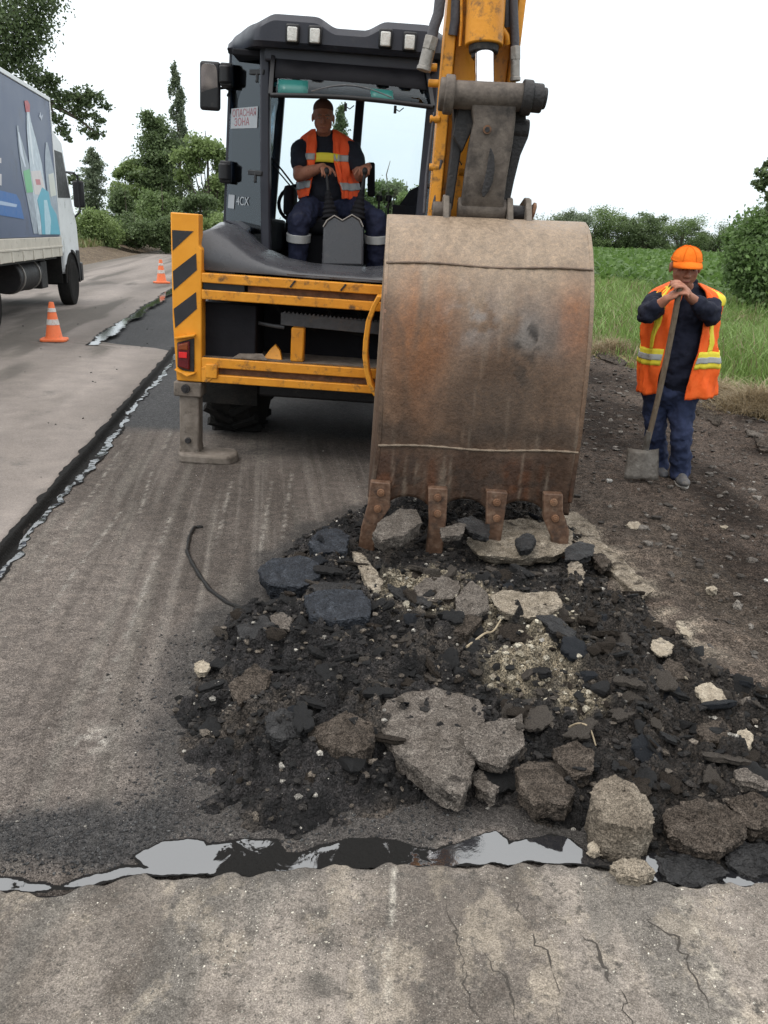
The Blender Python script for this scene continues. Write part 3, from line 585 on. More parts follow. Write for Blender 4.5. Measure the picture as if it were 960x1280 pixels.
def slab(name, label, px, z, th, m, seed=1, tilt=(0, 0), cat=None, dome=0.0, rough=.012, under=.8, group=None):
    """broken piece: outline on a (tilted) plane at height z, real thickness th below it"""
    c0 = G(sum(p[0] for p in px)/len(px), sum(p[1] for p in px)/len(px), z)
    if gx[0] < c0.x < gx[-1] and gy[0] < c0.y < gy[-1]:      # never drowned in the crumbs
        hm_ = np.median([hgt(c0.x+a*.05, c0.y+b*.05) for a in (-1, 0, 1) for b in (-1, 0, 1)]); z = max(z, hm_+min(.045, th*.7)); c0 = G(sum(p[0] for p in px)/len(px), sum(p[1] for p in px)/len(px), z)
    base = z-tilt[0]*c0.x-tilt[1]*c0.y
    P_ = [G(x, y, base, tilt[0], tilt[1]) for x, y in px]; n = len(P_); pts = []
    L_ = sum((P_[(i+1) % n]-P_[i]).length for i in range(n)); stp = L_/104
    for i in range(n):
        a, b = P_[i], P_[(i+1) % n]; k = max(1, round((b-a).length/stp))
        for j in range(k): pts.append(a.lerp(b, j/k))
    ring = np.array([p[:] for p in pts]); c = ring.mean(0); k = len(ring); d = ring-c
    rr = np.hypot(d[:, 0], d[:, 1]).mean()
    nz_ = (fbm(ring[:, 0], ring[:, 1], 0, .30*6/rr*.35, 3, seed)-.5)*.34+(np.abs(fbm(ring[:, 0], ring[:, 1], 0, 30, 4, seed+9, .6)-.5)*-.16+.03)*min(1.6, .10/rr); ring0 = c+d*(1+nz_[:, None]); d = ring0-c
    ex = rough/.012
    def level(sc, dz, sd, amp):
        q = c+d*sc; q[:, 2] += dz; x, y = q[:, 0], q[:, 1]
        q = q+np.stack([fbm(x, y, dz*20, 42, 4, sd, .6)-.5, fbm(x, y, dz*20+7, 42, 4, sd, .6)-.5, (fbm(x, y, 3, 17, 5, seed+5, .6)-.5)*1.1], -1)*amp; return q
    lv = [level(under*.75, -th*1.0, seed+1, rough*2)]
    for i_, v_ in enumerate((.85, .68, .5, .34, .2, .1)): lv.append(level(under+(1-under)*(1-v_)**.7*(.97+.03*(i_ % 2)), -th*v_, seed+2+i_*3, rough*2.4))
    lv.append(level(.99, -.004, seed+4, rough*2.0))
    for s_, h_ in ((.965, .05), (.92, .14), (.86, .25), (.78, .4), (.69, .52), (.59, .65), (.48, .77), (.37, .86), (.25, .94), (.12, .99)):
        lv.append(level(s_, dome*h_, seed+5, rough*2.3))
    V = np.concatenate(lv+[[lv[0].mean(0)], [lv[-1].mean(0)]]); F_ = []
    nl = len(lv)
    for a in range(nl-1):
        for i in range(k):
            j = (i+1) % k; F_.append((a*k+i, a*k+j, (a+1)*k+j, (a+1)*k+i))
    for i in range(k):
        j = (i+1) % k; F_.append((nl*k, j, i)); F_.append((nl*k+1, (nl-1)*k+i, (nl-1)*k+j))
    org = Vector((c[0], c[1], z-th)); me = bpy.data.meshes.new(name); me.from_pydata([tuple(p-np.array(org[:])) for p in V], [], F_)
    bm = bmesh.new(); bm.from_mesh(me); bmesh.ops.recalc_face_normals(bm, faces=bm.faces[:]); bm.to_mesh(me); bm.free()
    me.polygons.foreach_set('use_smooth', [True]*len(me.polygons)); me.set_sharp_from_angle(angle=math.radians(55))
    o = bpy.data.objects.new(name, me); COL.objects.link(o); o.location = org; me.materials.append(m)
    return tag(o, label, cat or ('stone' if 'stone' in name or 'boulder' in name else 'slab'), group)
S_ = slab
S_('asphalt_slab', 'largest flat grey slab of broken asphalt in the middle of the heap', [(473, 890), (486, 876), (505, 868), (545, 861), (572, 868), (600, 872), (608, 888), (600, 905), (584, 915), (592, 940), (588, 965), (578, 992), (548, 985), (520, 962), (495, 940), (477, 918)], .115, .08, M_slab, 1, (0, .05), rough=.014, under=.93)
S_('asphalt_block', 'squarish grey-brown asphalt block left of the largest flat slab', [(386, 915), (432, 886), (467, 900), (471, 928), (440, 940), (400, 928)], .125, .10, M_slabm, 2, (.05, .15), rough=.016, under=.97)
S_('asphalt_chunk', 'small grey chunk lying alone among black crumbs on the left of the heap', [(288, 856), (318, 829), (341, 838), (328, 864), (298, 876)], .085, .06, M_slabm, 3, (0, .2))
S_('asphalt_slab', 'upturned grey slab leaning against the right edge of the largest slab', [(582, 914), (604, 904), (632, 899), (652, 893), (653, 930), (628, 958), (598, 950), (584, 934)], .135, .06, M_slab, 4, (-.25, .2))
S_('asphalt_chunk', 'small grey chip wedged below the upturned grey slab', [(590, 965), (602, 962), (622, 984), (616, 995), (600, 985)], .07, .05, M_slab, 5)
S_('asphalt_slab', 'dull brown-grey slab between the upturned slab and the rounded boulder', [(644, 956), (660, 950), (692, 953), (716, 985), (706, 1005), (668, 998), (650, 985)], .10, .07, M_slabm, 6, (.05, .1), under=.95)
S_('boulder', 'big rounded sandy boulder at the front of the heap', [(741, 990), (752, 976), (768, 971), (792, 980), (812, 1000), (820, 1024), (806, 1034), (778, 1030), (754, 1020), (744, 1006)], .145, .15, M_bould, 7, (0, .22), cat='boulder', dome=.02, rough=.016, under=1.02)
S_('asphalt_slab', 'wide muddy slab to the right of the rounded boulder', [(828, 1015), (858, 1003), (895, 1000), (926, 1020), (930, 1045), (905, 1062), (860, 1058), (836, 1045)], .075, .07, M_slabm, 8, (0, .12), rough=.018)
S_('concrete_slab', 'pale sandy slab with a flat top in front of the third bucket tooth', [(611, 745), (625, 737), (662, 740), (696, 738), (708, 754), (690, 766), (655, 769), (628, 763)], .17, .05, M_slabs, 9, (.05, .12))
S_('asphalt_slab', 'thin tilted slab under the right end of the pale sandy slab', [(672, 768), (700, 772), (722, 790), (714, 800), (690, 787)], .10, .05, M_slabd, 10, (-.2, .1))
S_('asphalt_slab', 'flat grey slab in front of the gap between the two middle teeth', [(512, 734), (530, 722), (548, 717), (574, 727), (572, 744), (545, 750), (522, 745)], .155, .05, M_slab, 11, (0, .10))
S_('asphalt_slab', 'long dark slab edge showing under the flat grey slab', [(484, 727), (500, 735), (540, 752), (536, 758), (505, 750), (488, 738)], .115, .05, M_slabd, 12)
S_('asphalt_chunk', 'grey wedge standing between the flat grey slab and the pale one', [(570, 745), (590, 727), (607, 740), (612, 760), (588, 768), (572, 765)], .14, .06, M_slab, 13, (-.1, .3))
S_('asphalt_chunk', 'darker wedge just below the grey wedge', [(566, 770), (590, 768), (604, 772), (585, 792), (568, 790)], .10, .06, M_slabm, 14, (.1, .2))
S_('concrete_splinter', 'long pale splinter of concrete beside the outer left tooth', [(441, 690), (452, 692), (466, 708), (479, 726), (474, 738), (460, 734), (450, 712)], .12, .05, M_slabs, 15, cat='slab')
S_('asphalt_block', 'bluish black block on the left rim of the heap above the dark seam block', [(324, 712), (340, 698), (372, 693), (398, 702), (402, 720), (376, 734), (336, 731)], .12, .10, M_slabb, 16, (0, .25))
S_('asphalt_block', 'bluish black block with a grooved top left of the pale splinter', [(380, 745), (396, 738), (450, 737), (463, 750), (462, 768), (420, 775), (388, 770)], .11, .10, M_slabb, 17, (0, .2), under=.95)
S_('asphalt_slab', 'narrow dark ledge lying over the grooved blue-black block', [(384, 733), (410, 728), (452, 732), (448, 741), (400, 741)], .135, .04, M_slabd, 18)
S_('asphalt_block', 'dark lump on the heap left of the outer left tooth', [(384, 678), (398, 662), (420, 660), (438, 668), (432, 688), (400, 692)], .14, .12, M_slabb, 19, (0, .2))
S_('asphalt_slab', 'grey topped slab behind the outer left tooth', [(466, 668), (478, 648), (498, 636), (522, 637), (526, 652), (506, 668), (478, 674)], .21, .09, M_slab, 20, (0, .15))
S_('concrete_slab', 'pale ledge of lit sandy ground behind the gap right of the third tooth', [(584, 676), (604, 662), (634, 650), (660, 645), (694, 652), (716, 664), (712, 684), (690, 694), (640, 697), (600, 692)], .10, .07, M_slabs, 21, (0, .12), rough=.016)  # slab shape in place of flat sandy ground lit beyond the teeth
S_('asphalt_lump', 'round black lump resting on the pale sandy ledge behind the right teeth', [(644, 676), (652, 668), (664, 667), (671, 675), (664, 684), (650, 686)], .15, .05, M_slabd, 22, cat='lump', dome=.02)
S_('asphalt_slab', 'thin slab on the heap behind the second tooth', [(550, 660), (575, 652), (584, 655), (578, 668), (552, 672)], .20, .04, M_slab, 23)
S_('asphalt_slab', 'dark slab leaning behind the second and third teeth', [(570, 650), (590, 645), (612, 655), (612, 672), (594, 668)], .20, .05, M_slabd, 24)
S_('asphalt_slab', 'dark slab lying just right of the outer right tooth', [(706, 684), (724, 676), (742, 682), (740, 694), (716, 700), (706, 698)], .13, .05, M_slabd, 25)
S_('asphalt_slab', 'thin broken slab at the heap edge on the far right of the teeth', [(738, 692), (752, 690), (766, 704), (752, 710)], .10, .05, M_slabm, 26)
S_('asphalt_chunk', 'sandy chunk at the foot of the outer right tooth', [(710, 705), (722, 700), (732, 714), (726, 730), (712, 724)], .12, .06, M_slabs, 27)
S_('pale_stone', 'flat pale stone on the right half of the heap, the upper of the pale ones', [(816, 799), (828, 797), (840, 804), (838, 816), (826, 818), (816, 810)], .085, .02, M_pale, 28)
S_('pale_stone', 'brightest cream stone on the right half of the heap', [(870, 858), (888, 852), (902, 860), (908, 876), (892, 880), (880, 876)], .10, .05, M_pale, 29, (0, .25))
S_('pale_stone', 'cream stone standing upright near the right edge of the heap', [(922, 912), (934, 908), (942, 918), (940, 930), (932, 938), (922, 928)], .085, .06, M_pale, 30, (0, .4))
S_('asphalt_chunk', 'brown triangular chunk between the flat pale stone and the cream one', [(822, 836), (836, 822), (850, 830), (862, 846), (842, 850), (824, 848)], .08, .05, M_slabm, 31, (0, .2))
S_('asphalt_slab', 'long grey slab cut by the right edge of the photo above the muddy slab', [(916, 964), (938, 960), (975, 972), (985, 985), (950, 982), (922, 974)], .10, .05, M_slab, 32)
S_('grey_stone', 'flat blue-grey stone right of the brightest cream stone', [(926, 876), (936, 871), (948, 878), (944, 886), (930, 884)], .08, .02, M_slab, 33)
S_('pale_stone', 'pale splinter on the upper right rim of the heap', [(846, 778), (852, 776), (866, 792), (862, 797), (850, 788)], .07, .02, M_pale, 34)
S_('asphalt_chunk', 'small sandy lump in front of the rounded boulder', [(764, 1082), (780, 1072), (806, 1076), (818, 1088), (800, 1100), (775, 1097)], .065, .06, M_slabs, 35, dome=.01)
S_('pale_stone', 'tiny cream pebble beside the tip of the long tar puddle', [(735, 1056), (742, 1053), (750, 1059), (746, 1065), (738, 1063)], .04, .03, M_pale, 36)
S_('tar_lump', 'wet black tar lump to the right of the small sandy lump', [(822, 1078), (850, 1068), (890, 1072), (905, 1090), (880, 1106), (840, 1102)], .03, .05, M_slabd, 37, cat='lump', rough=.02)
S_('tar_lump', 'wet black tar lump on the right edge of the photo by the pavement', [(905, 1062), (935, 1052), (985, 1056), (990, 1085), (945, 1092), (912, 1082)], .03, .05, M_slabd, 38, cat='lump', rough=.02)
S_('asphalt_chunk', 'grey chunk at the top left rim of the heap beside the curved strip', [(338, 770), (352, 764), (366, 772), (362, 786), (344, 786)], .07, .05, M_slab, 39)
S_('pale_stone', 'small tan stone on the left rim of the heap', [(243, 829), (252, 824), (262, 830), (258, 838), (246, 838)], .05, .03, M_pale, 40)
S_('asphalt_slab', 'dark flattish slab on the left of the heap above the small grey chunk', [(296, 780), (330, 770), (350, 785), (335, 800), (300, 798)], .075, .06, M_slabd, 41)
S_('asphalt_slab', 'brown slab behind the rounded boulder', [(690, 935), (720, 925), (745, 940), (740, 965), (715, 970), (700, 955)], .09, .07, M_slabm, 42, (.1, .2))
S_('asphalt_block', 'black block left of the squarish grey-brown block', [(332, 895), (352, 885), (376, 893), (380, 915), (352, 925), (335, 915)], .10, .09, M_slabd, 43, (0, .2))
S_('asphalt_slab', 'brown slab at the right rim of the heap above the long grey slab', [(872, 905), (900, 898), (915, 910), (905, 925), (880, 924)], .09, .06, M_slabm, 44)
S_('asphalt_slab', 'muddy slab in front of the long grey slab on the far right', [(905, 1000), (945, 990), (990, 1005), (985, 1030), (940, 1032)], .075, .07, M_slabm, 45, (0, .1), rough=.018)
# long sandy lip of old base course along the right edge of the cut
S_('concrete_lip', 'long sandy concrete lip running right from behind the outer right tooth', [(700, 640), (716, 636), (742, 655), (752, 676), (785, 705), (815, 735), (800, 745), (762, 712), (735, 690), (712, 672)], .06, .08, M_slabs, 46, cat='slab', rough=.014)

# middling lumps: alike, scattered; a shared label
src = []
rr_ = np.random.default_rng(5)
for k, (mm, nm) in enumerate([(M_slabd, 0), (M_slabd, 0), (M_slabd, 0), (M_slabm, 1), (M_slabm, 1), (M_slabb, 0), (M_slab, 2), (M_pale, 3), (M_pale, 3)]):
    v, f = ico(2); s = rr_.uniform(.75, 1.2, (len(v), 1)); q = v*s
    for _ in range(7):                    # flat broken faces
        d = rr_.normal(size=3); d /= np.linalg.norm(d); h = rr_.uniform(.45, .75); pr = q @ d; q = q-np.outer(np.maximum(pr-h, 0), d)
    q = q*np.array((1.25, .95, .62)); me = npmesh('asphalt_chunk', q, np.array(f), mm, smooth=False, link=False); src.append((me, nm))
LBL = {0: ('asphalt_chunk', 'fist-sized black lump of asphalt in the torn up heap', 'chunk', 'black asphalt lumps in the heap'),
       1: ('asphalt_chunk', 'fist-sized muddy brown lump of asphalt in the torn up heap', 'chunk', 'brown asphalt lumps in the heap'),
       2: ('asphalt_chunk', 'fist-sized dry grey lump of asphalt in the torn up heap', 'chunk', 'grey asphalt lumps in the heap'),
       3: ('pebble', 'small pale pebble lying in the torn up heap', 'pebble', 'pale pebbles in the heap')}
cnt = 0
while cnt < 200:
    x, y = rr_.uniform(-.95, 2.0), rr_.uniform(1.95, 4.75); z, m_ = heap_h(np.array([x]), np.array([y]))
    if m_[0] < .55 or y < front_y(np.array([x]))[0]+.09 or (pdist(np.array([x]), np.array([y]), BARE)[0] > -.02 and rr_.uniform() < .93) or (3.85 < y < 4.3 and -.2 < x < 1.2 and rr_.uniform() < .7): continue
    k = int(rr_.choice(len(src), p=[.16, .16, .14, .14, .12, .08, .10, .05, .05]))
    if x > .7 and k < 2 and rr_.uniform() < .4: k = 3
    me, nm = src[k]; sz_ = rr_.uniform(.009, .016) if nm == 3 else .015+.042*rr_.uniform()**2.4
    o = bpy.data.objects.new(LBL[nm][0], me); COL.objects.link(o); o.location = (x, y, float(z[0])+sz_*.05); o.scale = (sz_,)*3
    o.rotation_euler = (rr_.normal(0, .35), rr_.normal(0, .35), rr_.uniform(0, 6.28)); tag(o, *LBL[nm][1:]); cnt += 1

# thin broken plates lying every which way, half buried
def plate(seed, mm):
    q = np.random.default_rng(seed); k = 40; a = np.linspace(0, 2*np.pi, k, endpoint=False)
    ring = np.array([[r_*math.cos(t), r_*math.sin(t)*.8, 0] for t, r_ in zip(a, .75+.5*(fbm(np.cos(a)*1.3, np.sin(a)*1.3, seed, 1.3, 3, seed)-.5)*2)]); ring *= (1+(np.abs(fbm(np.cos(a)*6, np.sin(a)*6, seed, 1, 3, seed+4)-.5)*-.5+.06))[:, None]
    lv = []
    for sc, z in ((.6, -.34), (.86, -.30), (.95, -.2), (.9, -.1), (1.0, -.02), (.93, .02), (.72, .05), (.42, .06), (.15, .05)):
        p = ring*sc; p[:, 2] = z; lv.append(p+np.stack([fbm(p[:, 0]*3, p[:, 1]*3, z*9+i, 1.6, 3, seed+i)-.5 for i in range(3)], -1)*np.array((.14, .14, .10)))
    V = np.concatenate(lv+[[lv[0].mean(0)], [lv[-1].mean(0)]]); n_ = len(lv); F_ = []
    for l in range(n_-1):
        for i in range(k): j = (i+1) % k; F_ += [(l*k+i, l*k+j, (l+1)*k+j), (l*k+i, (l+1)*k+j, (l+1)*k+i)]
    for i in range(k): j = (i+1) % k; F_ += [(n_*k, j, i), (n_*k+1, (n_-1)*k+i, (n_-1)*k+j)]
    me = npmesh('asphalt_piece', V, np.array(F_), mm, link=False); me.set_sharp_from_angle(angle=math.radians(50)); return me
PLT = [(plate(300+i, mm), nm) for i, (mm, nm) in enumerate([(M_slabm, 'b'), (M_slabm, 'b'), (M_slabm, 'b'), (M_slab, 'g'), (M_slab, 'g'), (M_slabd, 'k'), (M_slabd, 'k'), (M_slabd, 'k'), (M_slabb, 'k')])]
PL_ = {'b': ('muddy brown broken plate of asphalt half buried in the heap', 'brown asphalt plates in the heap'), 'g': ('dry grey broken plate of asphalt half buried in the heap', 'grey asphalt plates in the heap'), 'k': ('black broken plate of asphalt half buried in the heap', 'black asphalt plates in the heap')}
cnt = 0
while cnt < 290:
    x, y = rr_.uniform(-.9, 1.9), rr_.uniform(2.05, 4.6); z, m_ = heap_h(np.array([x]), np.array([y]))
    if m_[0] < .7 or y < front_y(np.array([x]))[0]+.12 or pdist(np.array([x]), np.array([y]), BARE)[0] > -.04: continue
    if (x < .1 and rr_.uniform() < .45) or (3.85 < y < 4.35 and -.2 < x < 1.2): continue
    me, nm = PLT[int(rr_.choice(9, p=[.15, .15, .13, .14, .14, .08, .08, .07, .06] if x > .1 else [.06, .06, .05, .03, .03, .22, .22, .18, .15]))]
    o = bpy.data.objects.new('asphalt_piece', me); COL.objects.link(o); sz_ = .024+.070*rr_.uniform()**1.9; o.scale = (sz_, sz_*rr_.uniform(.7, 1.1), sz_*rr_.uniform(.55, 1.1))
    o.location = (x, y, float(z[0])+.008+.12*sz_); o.rotation_euler = (rr_.normal(.14, .30), rr_.normal(0, .30), rr_.uniform(0, 6.28)); tag(o, PL_[nm][0], 'broken asphalt', PL_[nm][1]); cnt += 1
# curved bitumen strip, twigs
M_strip = mat('rubbery_bitumen', [(.007, .0065, .006), (.015, .014, .013)], scale=25, rough=.5, bump=.6, bscale=90, dist=.01, spec=.25)
cp = [G(*p) for p in [(254, 660), (243, 661), (237, 672), (234, 690), (240, 705), (250, 722), (262, 738), (285, 755), (308, 764), (326, 768)]]
cv = []
for i in range(len(cp)-1):
    for t in np.linspace(0, 1, 5, endpoint=False): cv.append(cp[i].lerp(cp[i+1], t)+Vector((0, 0, .007+.003*math.sin(i*1.7+t))))
MB().tube(cv, [.0075+.004*abs(math.sin(i*.7)) for i in range(len(cv))], 8).build('bitumen_strip', M_strip)
tag(bpy.data.objects['bitumen_strip'], 'curved black bitumen strip peeled off onto the scraped lane', 'strip')
M_twig = mat('dry_twig', [(.22, .17, .11), (.36, .30, .21)], scale=30, rough=.9, bump=.3)
def twig(label, px, r):
    pts = []
    for i, (x, y, dz) in enumerate(px):
        p = G(x, y, .1); p.z = hgt(p.x, p.y)+dz; pts.append(p)
    q = []
    for i in range(len(pts)-1):
        a, b, c, d = pts[max(i-1, 0)], pts[i], pts[i+1], pts[min(i+2, len(pts)-1)]
        for t in np.linspace(0, 1, 6, endpoint=False): q.append(b*1.0+(c-a)*(.5*t)+(a*2-b*5+c*4-d)*(.5*t*t)+(b*3-a-c*3+d)*(.5*t**3))
    pts = q+[pts[-1]]
    o = MB().tube(pts, [r*(1.1-.5*i/len(pts)) for i in range(len(pts))], 6).build('root', M_twig); tag(o, label, 'root')
twig('pale thin root curving out of the beige grit below the grey wedge', [(583, 812, .02), (592, 806, .035), (605, 800, .04), (616, 796, .045), (625, 787, .05)], .005)
twig('thin dark root lying behind the brown slab, right of centre', [(712, 908, .02), (722, 916, .035), (735, 922, .03), (745, 930, .02)], .004)
# broken edge lumps along the grass
M_edge = M_slabd
for i, (px, lb) in enumerate([([(742, 437), (762, 440), (785, 452), (778, 458), (752, 448)], 'dark broken pavement edge by the grass just right of the bucket'),
                              ([(868, 508), (885, 512), (905, 522), (898, 530), (874, 520)], 'dark broken pavement edge at the grass behind the worker'),
                              ([(905, 505), (925, 512), (945, 526), (940, 534), (915, 522)], 'jagged dark edge piece in front of the dry grass clump'),
                              ([(945, 548), (960, 545), (985, 552), (980, 565), (950, 562)], 'dark slab at the right photo edge below the dry grass clump'),
                              ([(930, 530), (948, 532), (970, 545), (955, 550), (936, 542)], 'grey flat slab at the grass edge right of the worker')]):
    S_('pavement_edge', lb, px, .065, .10, M_slabm if i != 4 else M_slab, 60+i, cat='slab', rough=.022)
for i, (x, y, s, lb) in enumerate([(792, 656, 10, 'pale flat stone on the soil below the shovel'), (890, 735, 7, 'small pale stone on the soil in the right foreground'), (848, 840, 7, 'whitish stone at the top right of the heap'), (640+265, 658, 5, 'whitish pebble on bare soil right of the shovel blade')]):
    S_('pale_stone', lb, [(x-s, y), (x-s*.4, y-s*.45), (x+s*.6, y-s*.5), (x+s, y+s*.1), (x+s*.2, y+s*.5)], .05, .04, M_pale, 80+i)
# ------------------------------------------------------------------ backhoe loader (machine frame: x right, y ahead, origin on the ground under the rear frame)
MX, MY, MT = -.45, 5.95, .03
BH = thing('backhoe_loader', 'yellow and black backhoe loader digging up the road, seen from behind', 'backhoe', (MX, MY, 0), (0, MT, 0))
def Lc(x, y, Y): return INV[BH.name] @ A(x, y, Y)
M_yel = mat('machine_yellow', [(.60, .235, .016), (.66, .27, .02), (.70, .30, .028)], scale=5, rough=.38, bump=.05, bscale=30, grime=((.12, .065, .022), 7, .60, .74))
M_yelw = mat('worn_yellow', [(.50, .19, .016), (.60, .245, .02), (.66, .28, .03)], scale=6, rough=.45, bump=.12, bscale=45, grime=((.10, .06, .03), 11, .53, .68), stretch=(1, 1, .4))
M_blk = mat('black_paint', [(.009, .009, .011), (.015, .015, .017)], scale=12, rough=.45, bump=.05, bscale=60, grime=((.07, .062, .055), 9, .60, .8))
M_film = mat('hazard_film', [(.022, .022, .026), (.03, .03, .034)], scale=12, rough=.4, bump=.05, grime=((.30, .13, .02), 26, .66, .72))
M_cab = mat('cab_grey', [(.018, .0195, .028), (.028, .030, .041)], scale=6, rough=.42, bump=.05, bscale=80, grime=((.05, .048, .048), 5, .58, .8))
M_plas = mat('dark_grey_plastic', [(.040, .041, .047), (.056, .057, .064)], scale=8, rough=.28, spec=.6, bump=.10, bscale=220, dist=.004, grime=((.11, .105, .10), 4, .58, .8))
M_int = mat('cab_interior', [(.008, .008, .010), (.015, .015, .018)], scale=10, rough=.75, bump=.1, spec=.12)
M_rub = mat('tyre_rubber', [(.012, .012, .012), (.022, .021, .020)], scale=20, rough=.9, bump=.4, bscale=70, spec=.08, grime=((.03, .026, .023), 6, .52, .75))
M_mud = mat('dusty_steel', [(.085, .070, .057), (.145, .122, .102), (.20, .172, .148)], scale=12, detail=10, rough=.85, bump=.4, bscale=60, dist=.008, grime=((.045, .036, .030), 10, .55, .72))
M_rust = mat('rusted_steel', [(.09, .042, .022), (.15, .075, .04), (.20, .12, .075)], scale=18, detail=10, rough=.75, bump=.45, bscale=70, dist=.006, grime=((.05, .036, .028), 12, .5, .7))
M_link = mat('greased_brown_steel', [(.06, .048, .040), (.105, .086, .073), (.155, .13, .11)], scale=16, detail=11, rough=.7, bump=.4, bscale=70, dist=.006, grime=((.03, .026, .024), 7, .48, .68))
M_dk = mat('greasy_black_steel', [(.016, .015, .016), (.028, .026, .027)], scale=16, rough=.55, bump=.3, bscale=60, grime=((.07, .06, .052), 9, .58, .75))
M_chr = mat('chrome_rod', [(.75, .75, .77), (.85, .85, .87)], scale=8, rough=.12, bump=0, metal=1, rvar=.04)
M_hose = mat('hydraulic_hose', [(.05, .048, .055), (.085, .08, .088)], scale=20, rough=.55, bump=.2, bscale=90)
M_fit = mat('hose_fitting', [(.20, .18, .16), (.32, .30, .28)], scale=20, rough=.5, metal=.6, bump=.2)
M_gl = glass('cab_glass', (.84, .89, .91)); M_glt = glass('tinted_glass', (.42, .49, .60), .95, 1.7); M_glc = glass('clear_glass', (.90, .94, .95))
M_lens = mat('lamp_lens', [(.42, .42, .40), (.62, .62, .60)], scale=30, rough=.25, bump=.3, bscale=120)
M_red = mat('dark_red_lens', [(.085, .006, .008), (.12, .01, .012)], scale=20, rough=.15, bump=.3, bscale=160)
M_redl = mat('red_reflector', [(.55, .015, .018), (.65, .025, .025)], scale=20, rough=.15, bump=.2, bscale=160)
M_amb = mat('amber_lens', [(.16, .035, .01), (.22, .05, .012)], scale=20, rough=.15, bump=.3, bscale=160)
M_wht = mat('sticker_white', [(.24, .26, .285), (.30, .32, .345)], scale=9, rough=.5, bump=0)
M_rtxt = mat('sticker_red', [(.22, .085, .10), (.26, .11, .125)], scale=30, rough=.5, bump=0)
M_teal = mat('painted_reflection', [(.016, .105, .097), (.026, .14, .125)], scale=9, rough=.35, bump=0)  # flat colour for the teal reflections painted on the rear pane
M_steel = mat('step_steel', [(.055, .056, .06), (.10, .10, .105)], scale=14, rough=.5, metal=.3, bump=.2, grime=((.12, .10, .085), 8, .55, .7))
def text(name, body, m, parent, loc, rot, size, ext=.0006, align='CENTER', sx=1.0):
    cu = bpy.data.curves.new(name, 'FONT'); cu.body = body; cu.size = size; cu.extrude = ext; cu.align_x = align; cu.align_y = 'CENTER'
    o = bpy.data.objects.new(name, cu); COL.objects.link(o); dg = bpy.context.evaluated_depsgraph_get(); me = bpy.data.meshes.new_from_object(o.evaluated_get(dg))
    bpy.data.objects.remove(o); bpy.data.curves.remove(cu); me.name = name
    o = bpy.data.objects.new(name, me); COL.objects.link(o); me.materials.clear(); me.materials.append(m); o.parent = parent; o.location = loc; o.rotation_euler = rot; o.scale = (sx, 1, 1); return o
def P(name, mb, m, bevel=.006, parent=None, **k): return mb.build(name, m, parent or BH, None, bevel, **k)
def W(name, mb, m, bevel=.006, parent=None, **k): return mb.build(name, m, parent or BH, BH, bevel, **k)
